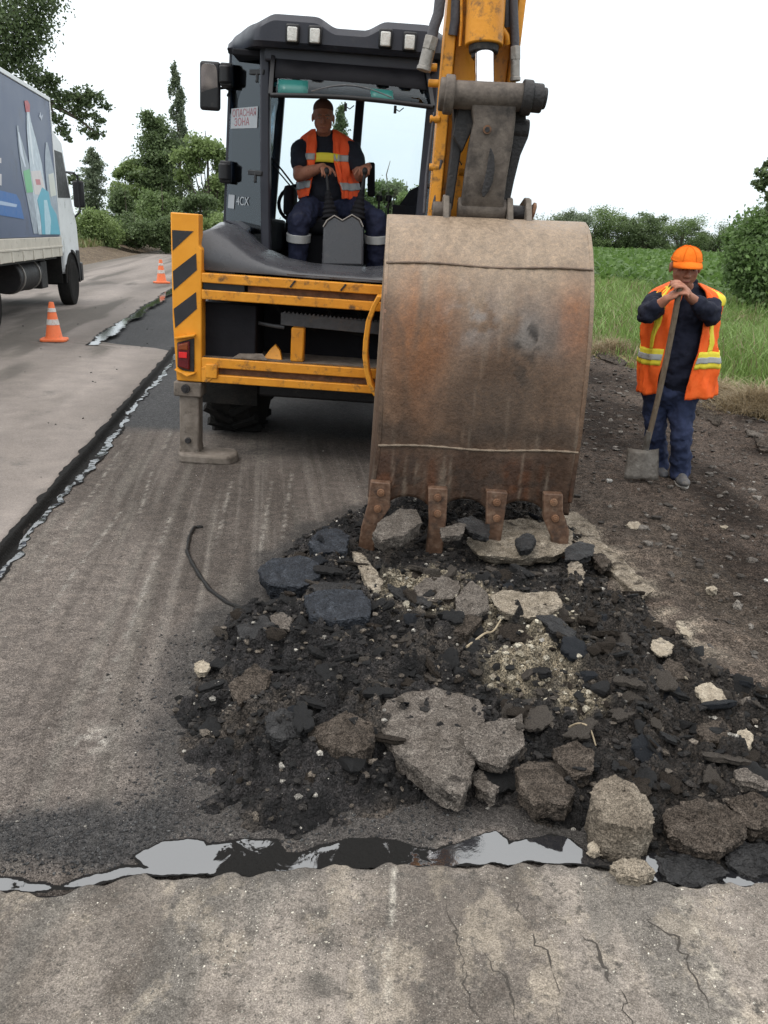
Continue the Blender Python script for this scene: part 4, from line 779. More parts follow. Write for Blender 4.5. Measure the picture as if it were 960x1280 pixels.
# rear frame
for sg in (-1, 1):
    xa, xb = (-1.124, -.913) if sg < 0 else (.913, 1.124)
    po = P('frame_post', MB().prism([(xa, 0, 1.704), (xb-.02 if sg < 0 else xb, 0, 1.704), (xb-.02 if sg < 0 else xb, 0, 1.50), (xb, 0, 1.48), (xb, 0, .564), (xa+.03, 0, .564), (xa+.006, 0, 1.0)], (0, .14, 0)), M_yel, .008)
    for q_ in ([(215, 287.5), (242, 289), (215.6, 313.4)], [(216, 339), (245, 316.5), (246, 337.5), (217, 363)], [(217, 386), (245, 365), (246, 386), (219, 410)]):   # raised black film
        st = [Lc(x, y, 5.947) for x, y in q_]; st = [Vector((p.x if sg < 0 else -p.x, -.003, p.z)) for p in st]
        P('hazard_stripe', MB().prism(st, (0, .006, 0)), M_film, 0, po)
    lx0, lx1 = (-1.085, -.965) if sg < 0 else (.965, 1.085)
    lh = P('tail_lamp', MB().prism([(lx0, -.012, .835), (lx1, -.012, .875), (lx1, -.012, .640), (lx0+.06, -.012, .625), (lx0, -.012, .665)], (0, .05, 0)), M_dk, .004)
    P('lens', MB().prism([(lx0+.008, -.030, .83), (lx1-.03, -.030, .855), (lx1-.03, -.030, .65), (lx0+.01, -.030, .67)], (0, .03, 0)), M_red, .008, lh)
    P('lens', MB().prism([(lx0+.015, -.038, .825), (lx1-.038, -.038, .845), (lx1-.038, -.038, .79), (lx0+.015, -.038, .79)], (0, .02, 0)), M_amb, .006, lh)
    P('reflector', MB().box((lx0+.018, -.040, .735), (lx1-.045, -.02, .775)), M_redl, .002, lh)
    P('lamp_guard', MB().prism([(lx0-.01, -.05, .875), (lx1+.012, -.05, .905), (lx1+.012, -.0, .905), (lx0-.01, -.0, .875)], (0, 0, -.012)), M_yel, .002)
    P('lamp_guard', MB().prism([(lx0-.01, -.05, .655), (lx0+.075, -.05, .615), (lx1+.012, -.05, .64), (lx1+.012, 0, .64), (lx0+.075, 0, .615), (lx0-.01, 0, .655)], (0, 0, -.010)), M_yel, .002)
    # stabiliser
    a0, a1 = (-1.112, -.915) if sg < 0 else (.915, 1.112)
    st = P('stabiliser_sleeve', MB().box((a0, -.02, .455), (a1, .17, .560)), M_mud, .01)
    P('bolt', MB().cyl(((a0+a1)/2-.01, -.035, .515), ((a0+a1)/2-.01, -.01, .515), .032, n=12), M_dk, .003, st)
    P('bolt', MB().cyl(((a0+a1)/2-.01, -.045, .515), ((a0+a1)/2-.01, -.03, .515), .014, n=6), M_dk, 0, st)
    P('stabiliser_leg', MB().box((a0+.035, .0, .06), (a1-.02, .14, .47)), M_mud, .012)
    P('pin', MB().cyl(((a0+a1)/2-.0, -.02, .13), ((a0+a1)/2, .16, .13), .022, n=12), M_dk, .003)
    px0, px1 = (-1.095, -.66) if sg < 0 else (.66, 1.095)
    pr = []
    for i in range(13): t = -math.pi/2+math.pi*i/12; pr.append((px1-.09+.09*math.cos(t), .10+.14*math.sin(t), .0))
    for i in range(13): t = math.pi/2+math.pi*i/12; pr.append((px0+.07+.07*math.cos(t), .10+.14*math.sin(t), .0))
    zb = -.033 if sg < 0 else .03
    P('stabiliser_pad', MB().prism([(x, y-.03, zb) for x, y, z in pr], (0, 0, .075)), M_mud, .02, seg=3)
    P('ankle', MB().box((a0+.03, -.0, .03), (a1-.02, .16, .085)), M_mud, .012)
def rail(z0, z1, x1=.93): P('frame_rail', MB().box((-.915, .0, z0), (x1, .10, z1)), M_yelw, .006)
rail(1.259, 1.323); rail(1.146, 1.211); rail(.674, .742); rail(.567, .624)
P('rail_web', MB().box((-.60, .05, 1.205), (.92, .07, 1.265)), M_rust, 0); P('rail_web', MB().box((-.86, .05, .618), (.92, .07, .68)), M_rust, 0)
P('label_plate', MB().box((-.905, .015, 1.212), (-.62, .03, 1.258)), M_blk, 0)
P('rail_end_block', MB().box((-.885, -.015, .60), (-.80, .05, .70)), M_yelw, .006)
P('corner_gusset', MB().prism([(-.915, -.006, .674), (-.83, -.006, .70), (-.83, -.006, .60), (-.87, -.006, .567), (-.915, -.006, .567)], (0, .05, 0)), M_yelw, .004)
for bx in (-.3, .05): P('scrape', MB().bar((bx, -.004, 1.270), (bx+.035, -.004, 1.315), .012, .006, (0, 1, 0)), M_dk, 0)
# back wall, floor, step and bracket seen through the frame
P('back_wall', MB().box((-.93, .52, .60), (.93, .56, 1.36)), M_int, .01)
P('side_box', MB().box((-.93, .12, .72), (-.55, .53, 1.12)), M_int, .01)
P('floor_tray', MB().box((-.92, .02, .70), (.55, .54, .742)), M_mud, .004)
P('bracket', MB().prism([(-.50, .16, .742), (-.36, .14, .742), (-.38, .18, .80), (-.42, .2, .845), (-.46, .2, .80)], (.0, .05, 0)), M_yelw, .004)
P('tray_flap', MB().prism([(-.70, .03, .746), (-.45, .03, .748), (-.50, .12, .775), (-.66, .14, .770)], (0, 0, .006)), M_mud, .0)
P('frame_strut', MB().box((-.295, .10, .74), (-.20, .20, .985)), M_yelw, .012)
sp = P('step_plate', MB().prism([(-.385, .20, 1.075), (.36, .20, 1.055), (.36, .20, .965), (-.385, .20, .985)], (0, .03, 0)), M_steel, .004)
for i in range(24): P('tread_tooth', MB().prism([(-.37+i*.030, .195, 1.074-i*.0008), (-.355+i*.03, .195, 1.088-i*.0008), (-.345+i*.03, .195, 1.074-i*.0008)], (0, .04, 0)), M_steel, 0, sp)
P('step_top', MB().box((-.38, .23, 1.05), (.36, .50, 1.068)), M_steel, .003)
P('foot_bar', MB().tube([(-.62, .25, .99), (-.45, .22, .975), (-.36, .22, .968)], .014), M_steel, 0)
for k_, (xa_, za_) in enumerate(((-.50, 1.30), (-.1, 1.28), (.1, 1.3))):      # hoses sagging through the frame
    P('hose', MB().tube([(xa_+.02, .50, za_), (xa_+.05, .36, za_-.18), (xa_+.16, .28, za_-.30), (xa_+.34, .30, za_-.34), (xa_+.5, .42, za_-.28)], .017, 8), M_rub, 0)
# swing carriage and kingpost behind the bucket, with the curved yellow hose guard at its left
P('carriage', MB().box((.42, -.10, .52), (1.0-.15, .0, 1.36)), M_yelw, .015)
gz = [(.31, 1.27), (.275, 1.20), (.245, 1.10), (.235, .98), (.235, .88), (.25, .78), (.28, .68), (.33, .60)]
P('hose_guard', MB().loft([[(x, -.05, z), (x, -.28, z), (x+.035, -.28, z), (x+.035, -.05, z)] for x, z in gz]), M_yelw, .006)
P('kingpost', MB().cyl((.62, -.20, .45), (.62, -.20, 1.40), .13, n=24), M_yelw, .01)
W('boom', MB().loft([[(x, y, z) for x, y in ((.27, y0), (.51, y0), (.51, y0+d), (.27, y0+d))] for z, y0, d in ((1.10, 5.52, .24), (2.2, 5.50, .34), (3.3, 5.42, .34), (4.2, 5.30, .28))]), M_yelw, .012)
W('boom_head', MB().cyl((.18, 5.30, 4.05), (.62, 5.30, 4.05), .15, n=24), M_yelw, .01)
# dipper
dz = [(1.74, 5.02, .19), (2.2, 5.03, .22), (2.8, 5.05, .28), (3.5, 5.08, .32), (4.15, 5.12, .28)]
def xl(z): return .192+(z-1.80)*.039
def xr(z): return .545+(z-1.80)*.055
W('dipper', MB().loft([[(xl(z)+.06, y0+.03, z), (xr(z)-.008, y0+.03, z), (xr(z)-.008, y0+d, z), (xl(z)+.06, y0+d, z)] for z, y0, d in dz]), M_yelw, .006)
W('dipper_flange', MB().loft([[(xl(z)-.005, y0-.06, z), (xl(z)+.055, y0-.06, z), (xl(z)+.055, y0+d, z), (xl(z)-.005, y0+d, z)] for z, y0, d in dz]), M_yelw, .006)
dz2 = [(2.44, 5.03, .24), (2.8, 5.05, .28), (3.5, 5.08, .32), (4.15, 5.12, .28)]
W('dipper_flange', MB().loft([[(xr(z)-.005, y0-.06, z), (xr(z)+.035, y0-.06, z), (xr(z)+.035, y0+d, z), (xr(z)-.005, y0+d, z)] for z, y0, d in dz2]), M_yelw, .006)
for (x, y) in [(537, 84), (539, 104), (541, 149), (540, 209), (577, 215)]:
    p = A(x, y, 4.98); W('bolt', MB().cyl(p+Vector((-.016, 0, 0)), p+Vector((.04, 0, 0)), .020, n=10), M_yelw, .004)
# bucket ram
bt, bb = Vector((.405, 5.02, 4.1)), Vector((.424, 4.90, 2.60))
cy = W('ram_barrel', MB().cyl(bt, bb, .100, n=28), M_yelw, .006)
dr = (bb-bt).normalized()
W('gland', MB().cyl(bb-dr*.02, bb+dr*.035, .082, .076, n=28), M_dk, .006, cy)
W('gland_nut', MB().cyl(bb+dr*.03, bb+dr*.06, .066, n=6), M_dk, .004, cy)
W('ram_rod', MB().cyl(bb-dr*.05, Vector((.44, 4.80, 2.30)), .052, n=24), M_chr, 0)
W('feed_pipe', MB().tube([A(625, 0, 4.93), A(624, 25, 4.93), A(626, 34, 4.93), A(633, 45, 4.93), A(634, 55, 4.95)], .016, 10), M_yelw, 0)
W('feed_pipe', MB().tube([A(577, -10, 4.95), A(577, 30, 4.95), A(575, 58, 4.95)], .008, 8), M_yelw, 0)
# hoses
def hose(pts, r, fit=True):
    h = W('hose', MB().tube([A(*p) for p in pts], r, 10), M_hose, 0)
    if fit:
        a, b = A(*pts[-1]), A(*pts[-2]); d = (a-b).normalized()
        W('hose_fitting', MB().cyl(a-d*.03, a+d*.035, r*1.35, n=6).cyl(a+d*.03, a+d*.12, r*1.15, n=12).cyl(a+d*.115, a+d*.135, r*1.3, n=12), M_fit, .003, h)
hose([(551, -30, 4.95), (550, 0, 4.95), (548, 18, 4.95), (543, 32, 4.95), (540, 46, 4.95), (538, 54, 4.95)], .030)
hose([(570, -30, 4.98), (570, 0, 4.98), (569, 25, 4.98), (566, 44, 4.99)], .026, False)
hose([(632, -30, 4.97), (632, 0, 4.97), (633, 22, 4.98), (634, 34, 4.99)], .024, False)
hose([(641, -30, 4.95), (642, 0, 4.95), (643, 30, 4.95), (644, 48, 4.95), (644, 66, 4.95)], .022)
hose([(543, 140, 4.97), (538, 180, 4.98), (533, 220, 4.98), (530, 266, 4.96)], .008, False)
hose([(552, 200, 4.97), (546, 230, 4.98), (541, 262, 4.96)], .009, False)
W('zip_tie', MB().tube([A(563, 204, 4.97), A(568, 201, 4.95), A(575, 202, 4.95), A(577, 206, 4.96)], .004, 6), M_dk, 0)
# tipping link: broad front plate, side bars and barrels
lk_ = MB().loft([[(x0, y0, z), (x1, y0, z), (x1, y0+d, z), (x0, y0+d, z)] for z, x0, x1, y0, d in ((1.80, .345, .59, 4.80, .10), (1.84, .352, .578, 4.78, .11), (1.95, .358, .582, 4.765, .10), (2.12, .370, .596, 4.745, .10), (2.22, .384, .600, 4.74, .11), (2.28, .37, .60, 4.735, .12), (2.36, .36, .60, 4.73, .13))])
lk_ = W('tipping_link', lk_, M_link, .012, seg=3)
c_ = A(609, 162, 4.735); W('grease_hole', MB().cyl(c_+Vector((0, .004, 0)), c_+Vector((0, -.004, 0)), .022, n=16), M_rust, 0, lk_); W('grease_hole', MB().cyl(c_+Vector((0, .0, 0)), c_+Vector((0, -.007, 0)), .013, n=16), M_dk, 0, lk_)
sl = []
for (x, y, s) in [(613, 186, .004), (614, 195, .016), (613, 212, .024), (610, 228, .026), (606, 240, .020), (604, 246, .006)]:
    p = A(x, y, 4.745); sl.append([p+Vector((s*math.cos(t)*.9, -.012-.004*math.sin(t), s*math.sin(t)*.3)) for t in np.linspace(0, 2*math.pi, 10, endpoint=False)])
W('link_groove', MB().loft(sl), M_dk, 0, lk_)
W('link_barrel', MB().cyl((.245, 4.78, 2.35), (.655, 4.78, 2.348), .068, n=24), M_link, .01)
for x0, x1, r in ((.20, .255, .080), (.225, .275, .095), (.625, .68, .085), (.675, .735, .070), (.72, .755, .052)): W('link_pin', MB().cyl((x0, 4.78, 2.35), (x1, 4.78, 2.347), r, n=18), M_dk if x0 > .6 else M_link, .008)
W('link_knob', MB().cyl((.60, 4.88, 2.21), (.69, 4.88, 2.205), .055, n=16), M_dk, .008)
W('side_bar', MB().loft([[(x, 4.84, z), (x+wd, 4.84, z), (x+wd, 4.96, z), (x, 4.96, z)] for z, x, wd in ((1.79, .262, .045), (1.95, .272, .05), (2.10, .282, .055), (2.22, .285, .075), (2.38, .275, .06))]), M_dk, .008)
W('side_bar', MB().loft([[(x, 4.84, z), (x+wd, 4.84, z), (x+wd, 4.96, z), (x, 4.96, z)] for z, x, wd in ((1.79, .565, .045), (1.95, .582, .05), (2.08, .60, .055), (2.16, .575, .11), (2.25, .57, .10), (2.38, .59, .06))]), M_dk, .008)
W('link_gusset', MB().prism([A(573, 130, 4.80), A(598, 122, 4.80), A(592, 158, 4.80), A(578, 190, 4.80), A(566, 170, 4.80)], (0, .10, 0)), M_dk, .008)
W('bucket_barrel', MB().cyl((.335, 4.85, 1.80), (.60, 4.85, 1.797), .058, n=20), M_link, .01)
W('bucket_barrel', MB().cyl((.20, 4.86, 1.79), (.30, 4.86, 1.788), .042, n=20), M_link, .008)
W('bucket_pin', MB().cyl((.60, 4.86, 1.79), (.75, 4.86, 1.785), .040, n=16), M_dk, .006)
W('bucket_pin', MB().cyl((.735, 4.86, 1.79), (.755, 4.86, 1.785), .060, n=8), M_rust, .006)
for x0 in (.255, .60, .70): W('bucket_ear', MB().prism([(x0, 4.72, 1.735), (x0, 5.12, 1.735), (x0, 5.06, 1.84), (x0, 4.90, 1.87), (x0, 4.82, 1.86)], (.032, 0, 0)), M_mud, .006)
# bucket: curved plate, sides, weld beads, teeth
PR = [(5.14, 1.665), (5.0, 1.735), (4.86, 1.757), (4.74, 1.752), (4.62, 1.705), (4.53, 1.625), (4.46, 1.54), (4.41, 1.46), (4.36, 1.36), (4.325, 1.24), (4.305, 1.10), (4.295, .95), (4.29, .80), (4.288, .65), (4.29, .52), (4.295, .40), (4.30, .30), (4.303, .235)]
PRa = np.array(PR); tl = np.concatenate([[0], np.cumsum(np.hypot(*np.diff(PRa, axis=0).T))]); tt = np.linspace(0, tl[-1], 110)
yy, zz = np.interp(tt, tl, PRa[:, 0]), np.interp(tt, tl, PRa[:, 1])
for _ in range(3): yy[1:-1] = (yy[:-2]+2*yy[1:-1]+yy[2:])/4; zz[1:-1] = (zz[:-2]+2*zz[1:-1]+zz[2:])/4
def bx0(z): return -.040-.030*np.clip((.75-z)/.5, 0, 1)**1.5-.03*np.clip((.45-z)/.3, 0, 1)
def bx1(z): return 1.018-.012*np.clip((.75-z)/.5, 0, 1)
nu = 90; U = np.linspace(0, 1, nu)
BXg = bx0(zz)[:, None]*(1-U)+bx1(zz)[:, None]*U; BY = np.repeat(yy[:, None], nu, 1); BZ = np.repeat(zz[:, None], nu, 1)
BY = BY+(fbm(BXg, BZ, 0, 3.2, 3, 201)-.5)*.022
lipz = np.zeros_like(BXg)
for xc in (.125, .435, .745): lipz = np.maximum(lipz, .075*np.clip(1-((BXg-xc)/.125)**2, 0, 1)**.6)
BZ = np.where(zz[:, None] < .45, BZ+lipz*sstep(.45, .235, zz)[:, None], BZ)
def bcol(X, Z):
    st = fbm(X*5, Z*.9, 0, 2.4, 5, 211); n = fbm(X, Z, 0, 4, 5, 212); f_ = fbm(X, Z, 0, 22, 4, 213); stf = fbm(X*18, Z*1.6, 0, 1.6, 4, 214)
    c = mix((.125, .073, .044), (.215, .142, .096), sstep(.32, .68, st*.6+n*.4))
    c = mix(c, (.335, .256, .182), sstep(1.40, 1.62, Z+(n-.5)*.25)); c = mix(c, (.262, .195, .14), sstep(1.18, 1.45, Z+(st-.5)*.5)*.75)
    def blob(x, z, rx, rz): return np.exp(-(((X-x)/rx)**2+((Z-z)/rz)**2))
    c = mix(c, (.22, .090, .034), np.clip(blob(.17, 1.18, .16, .28)*1.3+.35*blob(.12, .85, .12, .3), 0, 1)*sstep(.25, .55, st)*.85)
    c = mix(c, (.235, .095, .038), np.clip(blob(.93, 1.25, .10, .16)*1.4, 0, 1)*sstep(.25, .5, st)*.85)
    c = mix(c, (.19, .175, .165), blob(.66, 1.18, .22, .16)*sstep(.40, .58, n)*.9); c = mix(c, (.22, .20, .19), blob(.42, 1.25, .13, .13)*sstep(.42, .6, f_)*.75)
    c = mix(c, (.028, .022, .019), np.clip(blob(.70, 1.16, .09, .10)*1.25, 0, 1)*sstep(.45, .58, f_)); c = mix(c, (.035, .027, .022), blob(.68, .98, .06, .14)*sstep(.45, .6, f_)*.8)
    c = mix(c, (.085, .060, .042), np.clip(blob(.60, .80, .36, .22), 0, 1)*.75); c = mix(c, (.05, .036, .027), sstep(.12, .02, np.abs(Z-.66+(stf-.5)*.1))*.7*sstep(.3, .55, n))
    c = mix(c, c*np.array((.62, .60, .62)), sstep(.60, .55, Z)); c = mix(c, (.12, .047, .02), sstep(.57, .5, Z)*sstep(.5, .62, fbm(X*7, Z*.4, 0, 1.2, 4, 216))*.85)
    c = mix(c, (.035, .026, .021), sstep(.50, .58, f_)*sstep(.58, .5, Z)*.6)
    c = mix(c, (.36, .31, .25), sstep(.60, .72, stf)*sstep(.8, .5, Z)*.28); c = mix(c, (.34, .27, .21), sstep(.66, .76, stf)*.16)
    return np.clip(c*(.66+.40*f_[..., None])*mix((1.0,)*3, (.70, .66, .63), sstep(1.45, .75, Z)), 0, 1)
M_bk = mat('worn_bucket_steel', [(.75, .75, .75), (1, 1, 1), (1.3, 1.28, 1.25)], scale=40, detail=10, rough=.54, bump=.55, bscale=70, attr=True, dist=.005, rvar=.2, spec=.45, grain=(150, .86, 1.14))
binv = np.array(INV[BH.name]); bv_ = np.stack([BXg, BY, BZ], -1).reshape(-1, 3)
tob = lambda v: v @ binv[:3, :3].T+binv[:3, 3]
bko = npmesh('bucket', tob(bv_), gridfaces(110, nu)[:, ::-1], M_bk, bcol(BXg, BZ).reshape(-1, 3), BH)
q = bko.modifiers.new('solid', 'SOLIDIFY'); q.thickness = .022; q.offset = -1
bevm = None
def zy(z): return float(np.interp(-z, -zz, yy))
for sg in (0, 1):
    ol = [(float(y_), float(z_)) for y_, z_ in zip(yy[::5], zz[::5])]+[(4.42, .26), (4.62, .50), (4.86, .88), (5.02, 1.25)]
    xs_ = bx0 if sg == 0 else bx1
    outer = [(float(xs_(z_))+(-.008 if sg == 0 else .008), y_-.004, z_) for y_, z_ in ol]
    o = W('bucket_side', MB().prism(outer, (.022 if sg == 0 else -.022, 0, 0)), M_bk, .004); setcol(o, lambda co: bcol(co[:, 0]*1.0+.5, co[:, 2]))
for zc in (1.515, .592):
    pts = [(float(x), zy(zc)-.004, zc+.006*math.sin(x*9)) for x in np.linspace(float(bx0(zc)), float(bx1(zc)), 40)]
    o = W('weld_bead', MB().tube(pts, [.006+.002*math.sin(i*2.1) for i in range(40)], 8), M_bk, 0); setcol(o, lambda co: np.repeat(np.array([[.17, .13, .095]]), len(co), 0) if zc < 1 else np.repeat(np.array([[.13, .09, .065]]), len(co), 0))
TE = [[(463, 602), (488, 604), (488, 634), (471, 660), (467, 697), (446, 696), (451, 662), (459, 634)], [(535, 610), (560, 611), (558, 650), (552, 702), (531, 700), (536, 655)],
      [(608, 614), (635, 616), (630, 652), (622, 704), (601, 702), (608, 655)], [(680, 617), (704, 618), (704, 640), (712, 664), (708, 709), (687, 708), (690, 674), (679, 648)]]
M_tooth = mat('tooth_steel', [(.06, .032, .02), (.105, .058, .036), (.18, .12, .083)], scale=20, detail=10, rough=.55, bump=.55, bscale=55, dist=.007, grime=((.05, .032, .024), 14, .5, .66))
for k, t in enumerate(TE):
    pts = [A(x, y, 4.245) for x, y in t]
    to = W('tooth', MB().prism(pts, (0, .055, 0)), M_tooth, .007, seg=2)
    cx = [(476, 616), (547, 622), (621, 628), (692, 628)][k]
    for dy in (0, 20):
        p = A(cx[0]-(4 if k == 0 and dy else 0)+(2 if k == 3 and dy else 0), cx[1]+dy, 4.24); W('bolt', MB().cyl(p+Vector((0, .02, 0)), p+Vector((0, -.010, 0)), .021, n=12).cyl(p+Vector((0, 0, 0)), p+Vector((0, -.013, 0)), .012, n=8), M_rust, .003, to)

# ---- bodywork and cab
top = [(251, 290, 6.10), (262, 286, 6.15), (276, 281, 6.25), (290, 280, 6.35), (303, 286, 6.42), (318, 300, 6.46), (335, 312, 6.46), (358, 322, 6.46), (392, 329, 6.45), (432, 333, 6.44), (478, 335, 6.42)]
bot = [(250, 337, 6.03), (262, 338, 6.03), (276, 339, 6.03), (290, 340, 6.03), (303, 341, 6.03), (318, 342, 6.03), (335, 343, 6.03), (358, 345, 6.03), (392, 348, 6.03), (432, 350, 6.03), (478, 353, 6.03)]
def wy(x, z):       # depth of the planar corner window at |x|, z
    a, b, c = Vector((.945, .985, 1.69)), Vector((.605, .655, 1.47)), Vector((.905, .985, 2.90)); n = (b-a).cross(c-a); return a.y-((x-a.x)*n.x+(z-a.z)*n.z)/n.y
rings = []
for a, b in zip(top, bot):
    p, q_ = Lc(*a), Lc(*b); r_ = []
    for t in np.linspace(0, 1, 9): v = p.lerp(q_, t); v.y = p.y+(q_.y-p.y)*(1-(1-t)**2.0)-.02*math.sin(math.pi*t); v.z = p.z+(q_.z-p.z)*(t**1.25); r_.append(v)
    r_.append(Vector((q_.x, q_.y+.40, q_.z))); r_.append(Vector((p.x, p.y+.25, p.z-.01))); rings.append(r_)
full = rings+[[Vector((-v.x, v.y, v.z)) for v in rg] for rg in rings[::-1]]
P('rear_body', MB().loft(full), M_plas, 0, smooth=50)
for sg in (-1, 1):      # corner vents: stepped louvre lip on the fender
    for k in range(3):
        pts = [Lc(283+k*4, 276+k*4, 6.5), Lc(296+k*4, 281+k*4, 6.48), Lc(308+k*2, 291+k*3, 6.47), Lc(322+k, 305+k*2, 6.46), Lc(330, 314, 6.45)]
        P('vent_lip', MB().tube([(sg*-1*p.x, p.y-.01, p.z) if sg > 0 else p for p in pts], .010, 8), M_cab, 0)
    P('fender', MB().loft([[(sg*x, y, z) for x, z in ((.70, 1.30), (1.02, 1.30), (1.06, 1.40-.0*y), (.98, zt), (.80, zt+.03), (.70, zt))] for y, zt in ((.20, 1.46), (.45, 1.60), (.9, 1.66), (1.4, 1.62), (1.8, 1.42))]), M_plas, .02, seg=3)
    P('rear_post', MB().loft([[(sg*(x-.035), y, z), (sg*(x+.035), y, z), (sg*(x+.035), y+.09, z), (sg*(x-.035), y+.09, z)] for z, x, y in ((1.42, .565, .62), (2.0, .585, .62), (2.88, .605, .62))]), M_cab, .012)
    P('corner_post', MB().bar((sg*.945, 1.00, 1.64), (sg*.905, 1.00, 2.93), .03, .04, (0, 1, 0)), M_cab, .008)
    P('side_post', MB().bar((sg*.90, 1.75, 1.5), (sg*.86, 1.75, 2.9), .05, .06, (0, 1, 0)), M_cab, .01)
    P('front_post', MB().bar((sg*.80, 2.45, 1.4), (sg*.70, 2.35, 2.9), .06, .07, (0, 1, 0)), M_cab, .01)
    cw = P('corner_window', MB().prism([(sg*.945, .985, 1.69), (sg*.605, .655, 1.47), (sg*.640, wy(.640, 2.87), 2.87), (sg*.905, .985, 2.90)], (sg*-.004, .005, 0)), M_glt, 0)
    P('side_window', MB().prism([(sg*.94, 1.02, 1.66), (sg*.905, 1.72, 1.6), (sg*.865, 1.72, 2.86), (sg*.905, 1.02, 2.9)], (sg*-.005, 0, 0)), M_gl, 0)
    P('door_window', MB().prism([(sg*.90, 1.78, 1.5), (sg*.81, 2.42, 1.45), (sg*.71, 2.34, 2.86), (sg*.86, 1.78, 2.86)], (sg*-.005, 0, 0)), M_gl, 0)
    for z_ in (2.70, 2.03):
        P('latch', MB().bar((sg*.72, .735, z_), (sg*.60, .62, z_-.01), .03, .035).bar((sg*.66, .67, z_), (sg*.66, .66, z_-.075), .02, .02), M_blk, .006)
        P('hinge', MB().box((sg*.93-.045, .90, z_-.08), (sg*.93+.045, .99, z_+.08)).cyl((sg*.935, .92, z_-.06), (sg*.935, .92, z_+.06), .05, n=14), M_blk, .012)
# the papers stuck on the left corner window (a plane from (-.935,.95) to (-.6,.65))
def onwin(px, py):
    """point on the corner window plane"""
    d = ray(px, py); o_ = INV[BH.name] @ Vector((0, 0, CAMH)); dd = INV[BH.name].to_3x3() @ d
    a, b, c = Vector((-.945, .985, 1.69)), Vector((-.605, .655, 1.47)), Vector((-.905, .985, 2.90)); n_ = (b-a).cross(c-a).normalized()
    k = (a-o_).dot(n_)/dd.dot(n_); return o_+dd*k, n_
_, NW = onwin(300, 150); NW = NW if NW.y < 0 else -NW
def paper(name, q, m, off=.004): return P(name, MB().prism([onwin(*p)[0]+NW*off for p in q], NW*.0015), m, 0)
ps = paper('warning_sticker', [(290, 136), (323, 133), (322, 160), (289, 161)], M_wht)
def wintext(body, px, py, size, m, sx=1.0):
    p = onwin(px, py)[0]+NW*.0065; x_ = (onwin(px+10, py)[0]-onwin(px-10, py)[0]); x_.z = 0; x_.normalize(); z_ = NW; y_ = z_.cross(x_)
    o = text('lettering', body, m, BH, p, Matrix((x_, y_, z_)).transposed().to_euler(), size); o.scale = (sx, 1, 1); return o
wintext('ОПАСНАЯ', 306, 141.5, .070, M_rtxt, .85); wintext('ЗОНА', 303, 153, .075, M_rtxt, .9)
paper('label_sticker', [(286.5, 243), (294, 244), (293, 261), (285.5, 260)], M_wht); wintext('4CX', 304, 252, .088, M_wht, .95)
# interior trim seen through that window
0 and P('trim_panel', MB().prism([(-.90, 1.0, 1.70), (-.62, .72, 1.5), (-.62, .72, 1.62), (-.78, .86, 2.0), (-.90, 1.0, 2.1)], (.01, .02, 0)), M_int, 0)
P('side_console', MB().box((-.88, 1.02, 1.45), (-.60, 2.1, 1.72)), M_int, .03)
P('sun_blind', MB().box((-.90, 1.0, 2.42), (-.70, 1.02, 2.50)), M_int, .0)
# roof with two raised lobes
RZ = []
def rl(x):
    l = lambda c: sstep(.29, .13, abs(x-c)); return 2.99+.062*max(l(-.38), l(.38))-.012*sstep(.62, .90, abs(x))-.05*sstep(.86, .94, abs(x))
xs_ = np.concatenate([np.linspace(-.93, .93, 75)]); rg = []
for x in xs_:
    e = sstep(.60, .93, abs(x)); y0 = .50+.46*e**1.2; t_ = float(rl(x)); b_ = 2.835+.02*e
    rg.append([Vector(p) for p in ((x, y0+.02, b_), (x, y0-.015, b_+.03), (x, y0-.012, t_-.06), (x, y0+.03, t_-.012), (x, y0+.09, t_), (x, 1.6, 3.03), (x, 2.35, 2.99), (x, 2.62, 2.93), (x, 2.62, 2.86), (x, 2.3, 2.85), (x, 1.2, b_+.01))])
P('roof', MB().loft(rg), M_cab, 0, smooth=35)
P('headlining', MB().box((-.84, .66, 2.79), (.84, 2.40, 2.835)), M_int, .01)
P('rear_header', MB().box((-.60, .575, 2.76), (.60, .66, 2.85)), M_cab, .012)
for (x, y) in [(366, 44), (394, 46), (482, 50), (512, 54)]:
    p = Lc(x, y, 6.44); wl = P('work_lamp', MB().box((p.x-.048, .455, p.z-.055), (p.x+.048, .54, p.z+.065)), M_blk, .014, seg=3)
    P('lens', MB().box((p.x-.034, .447, p.z-.045), (p.x+.034, .465, p.z+.045)), M_lens, .008, wl)
# rear window swung up under the roof
tl_, tr_, bl_, br_ = Lc(342, 66, 6.56), Lc(533, 84, 6.56), Lc(338, 119, 6.32), Lc(541, 134, 6.32)
def rw(u, v, n=0): return tl_.lerp(tr_, u).lerp(bl_.lerp(br_, u), v)+Vector((0, 0, .020*math.sin(math.pi*u)*v))
fr_ = MB()
for a, b in (((0, 0), (1, 0)), ((0, 0), (0, 1)), ((1, 0), (1, 1))): fr_.bar(rw(*a), rw(*b), .03, .03)
fr_.tube([rw(u, 1) for u in np.linspace(0, 1, 14)], .017, 8)
rwf = P('rear_window', fr_, M_blk, .004)
n_ = 14; pl = MB(); pl.loft([[rw(u, v) for v in (0.02, .25, .5, .75, .98)] for u in np.linspace(.01, .99, n_)], close=False); P('pane', pl, M_gl, 0, rwf, solid=.004)
P('tint_band', MB().loft([[rw(u, v)+Vector((0, -.006, -.004)) for v in (.02, .30, .58)] for u in np.linspace(.02, .98, n_)], close=False), M_int, 0, rwf, solid=.002)
P('teal_reflection', MB().loft([[rw(u, v)+Vector((0, -.010, -.008)) for v in (.60, .75, .95)] for u in np.linspace(.045, .23, 5)], close=False), M_teal, 0, rwf, solid=.002)  # two opaque teal patches painted on as reflections in the glass
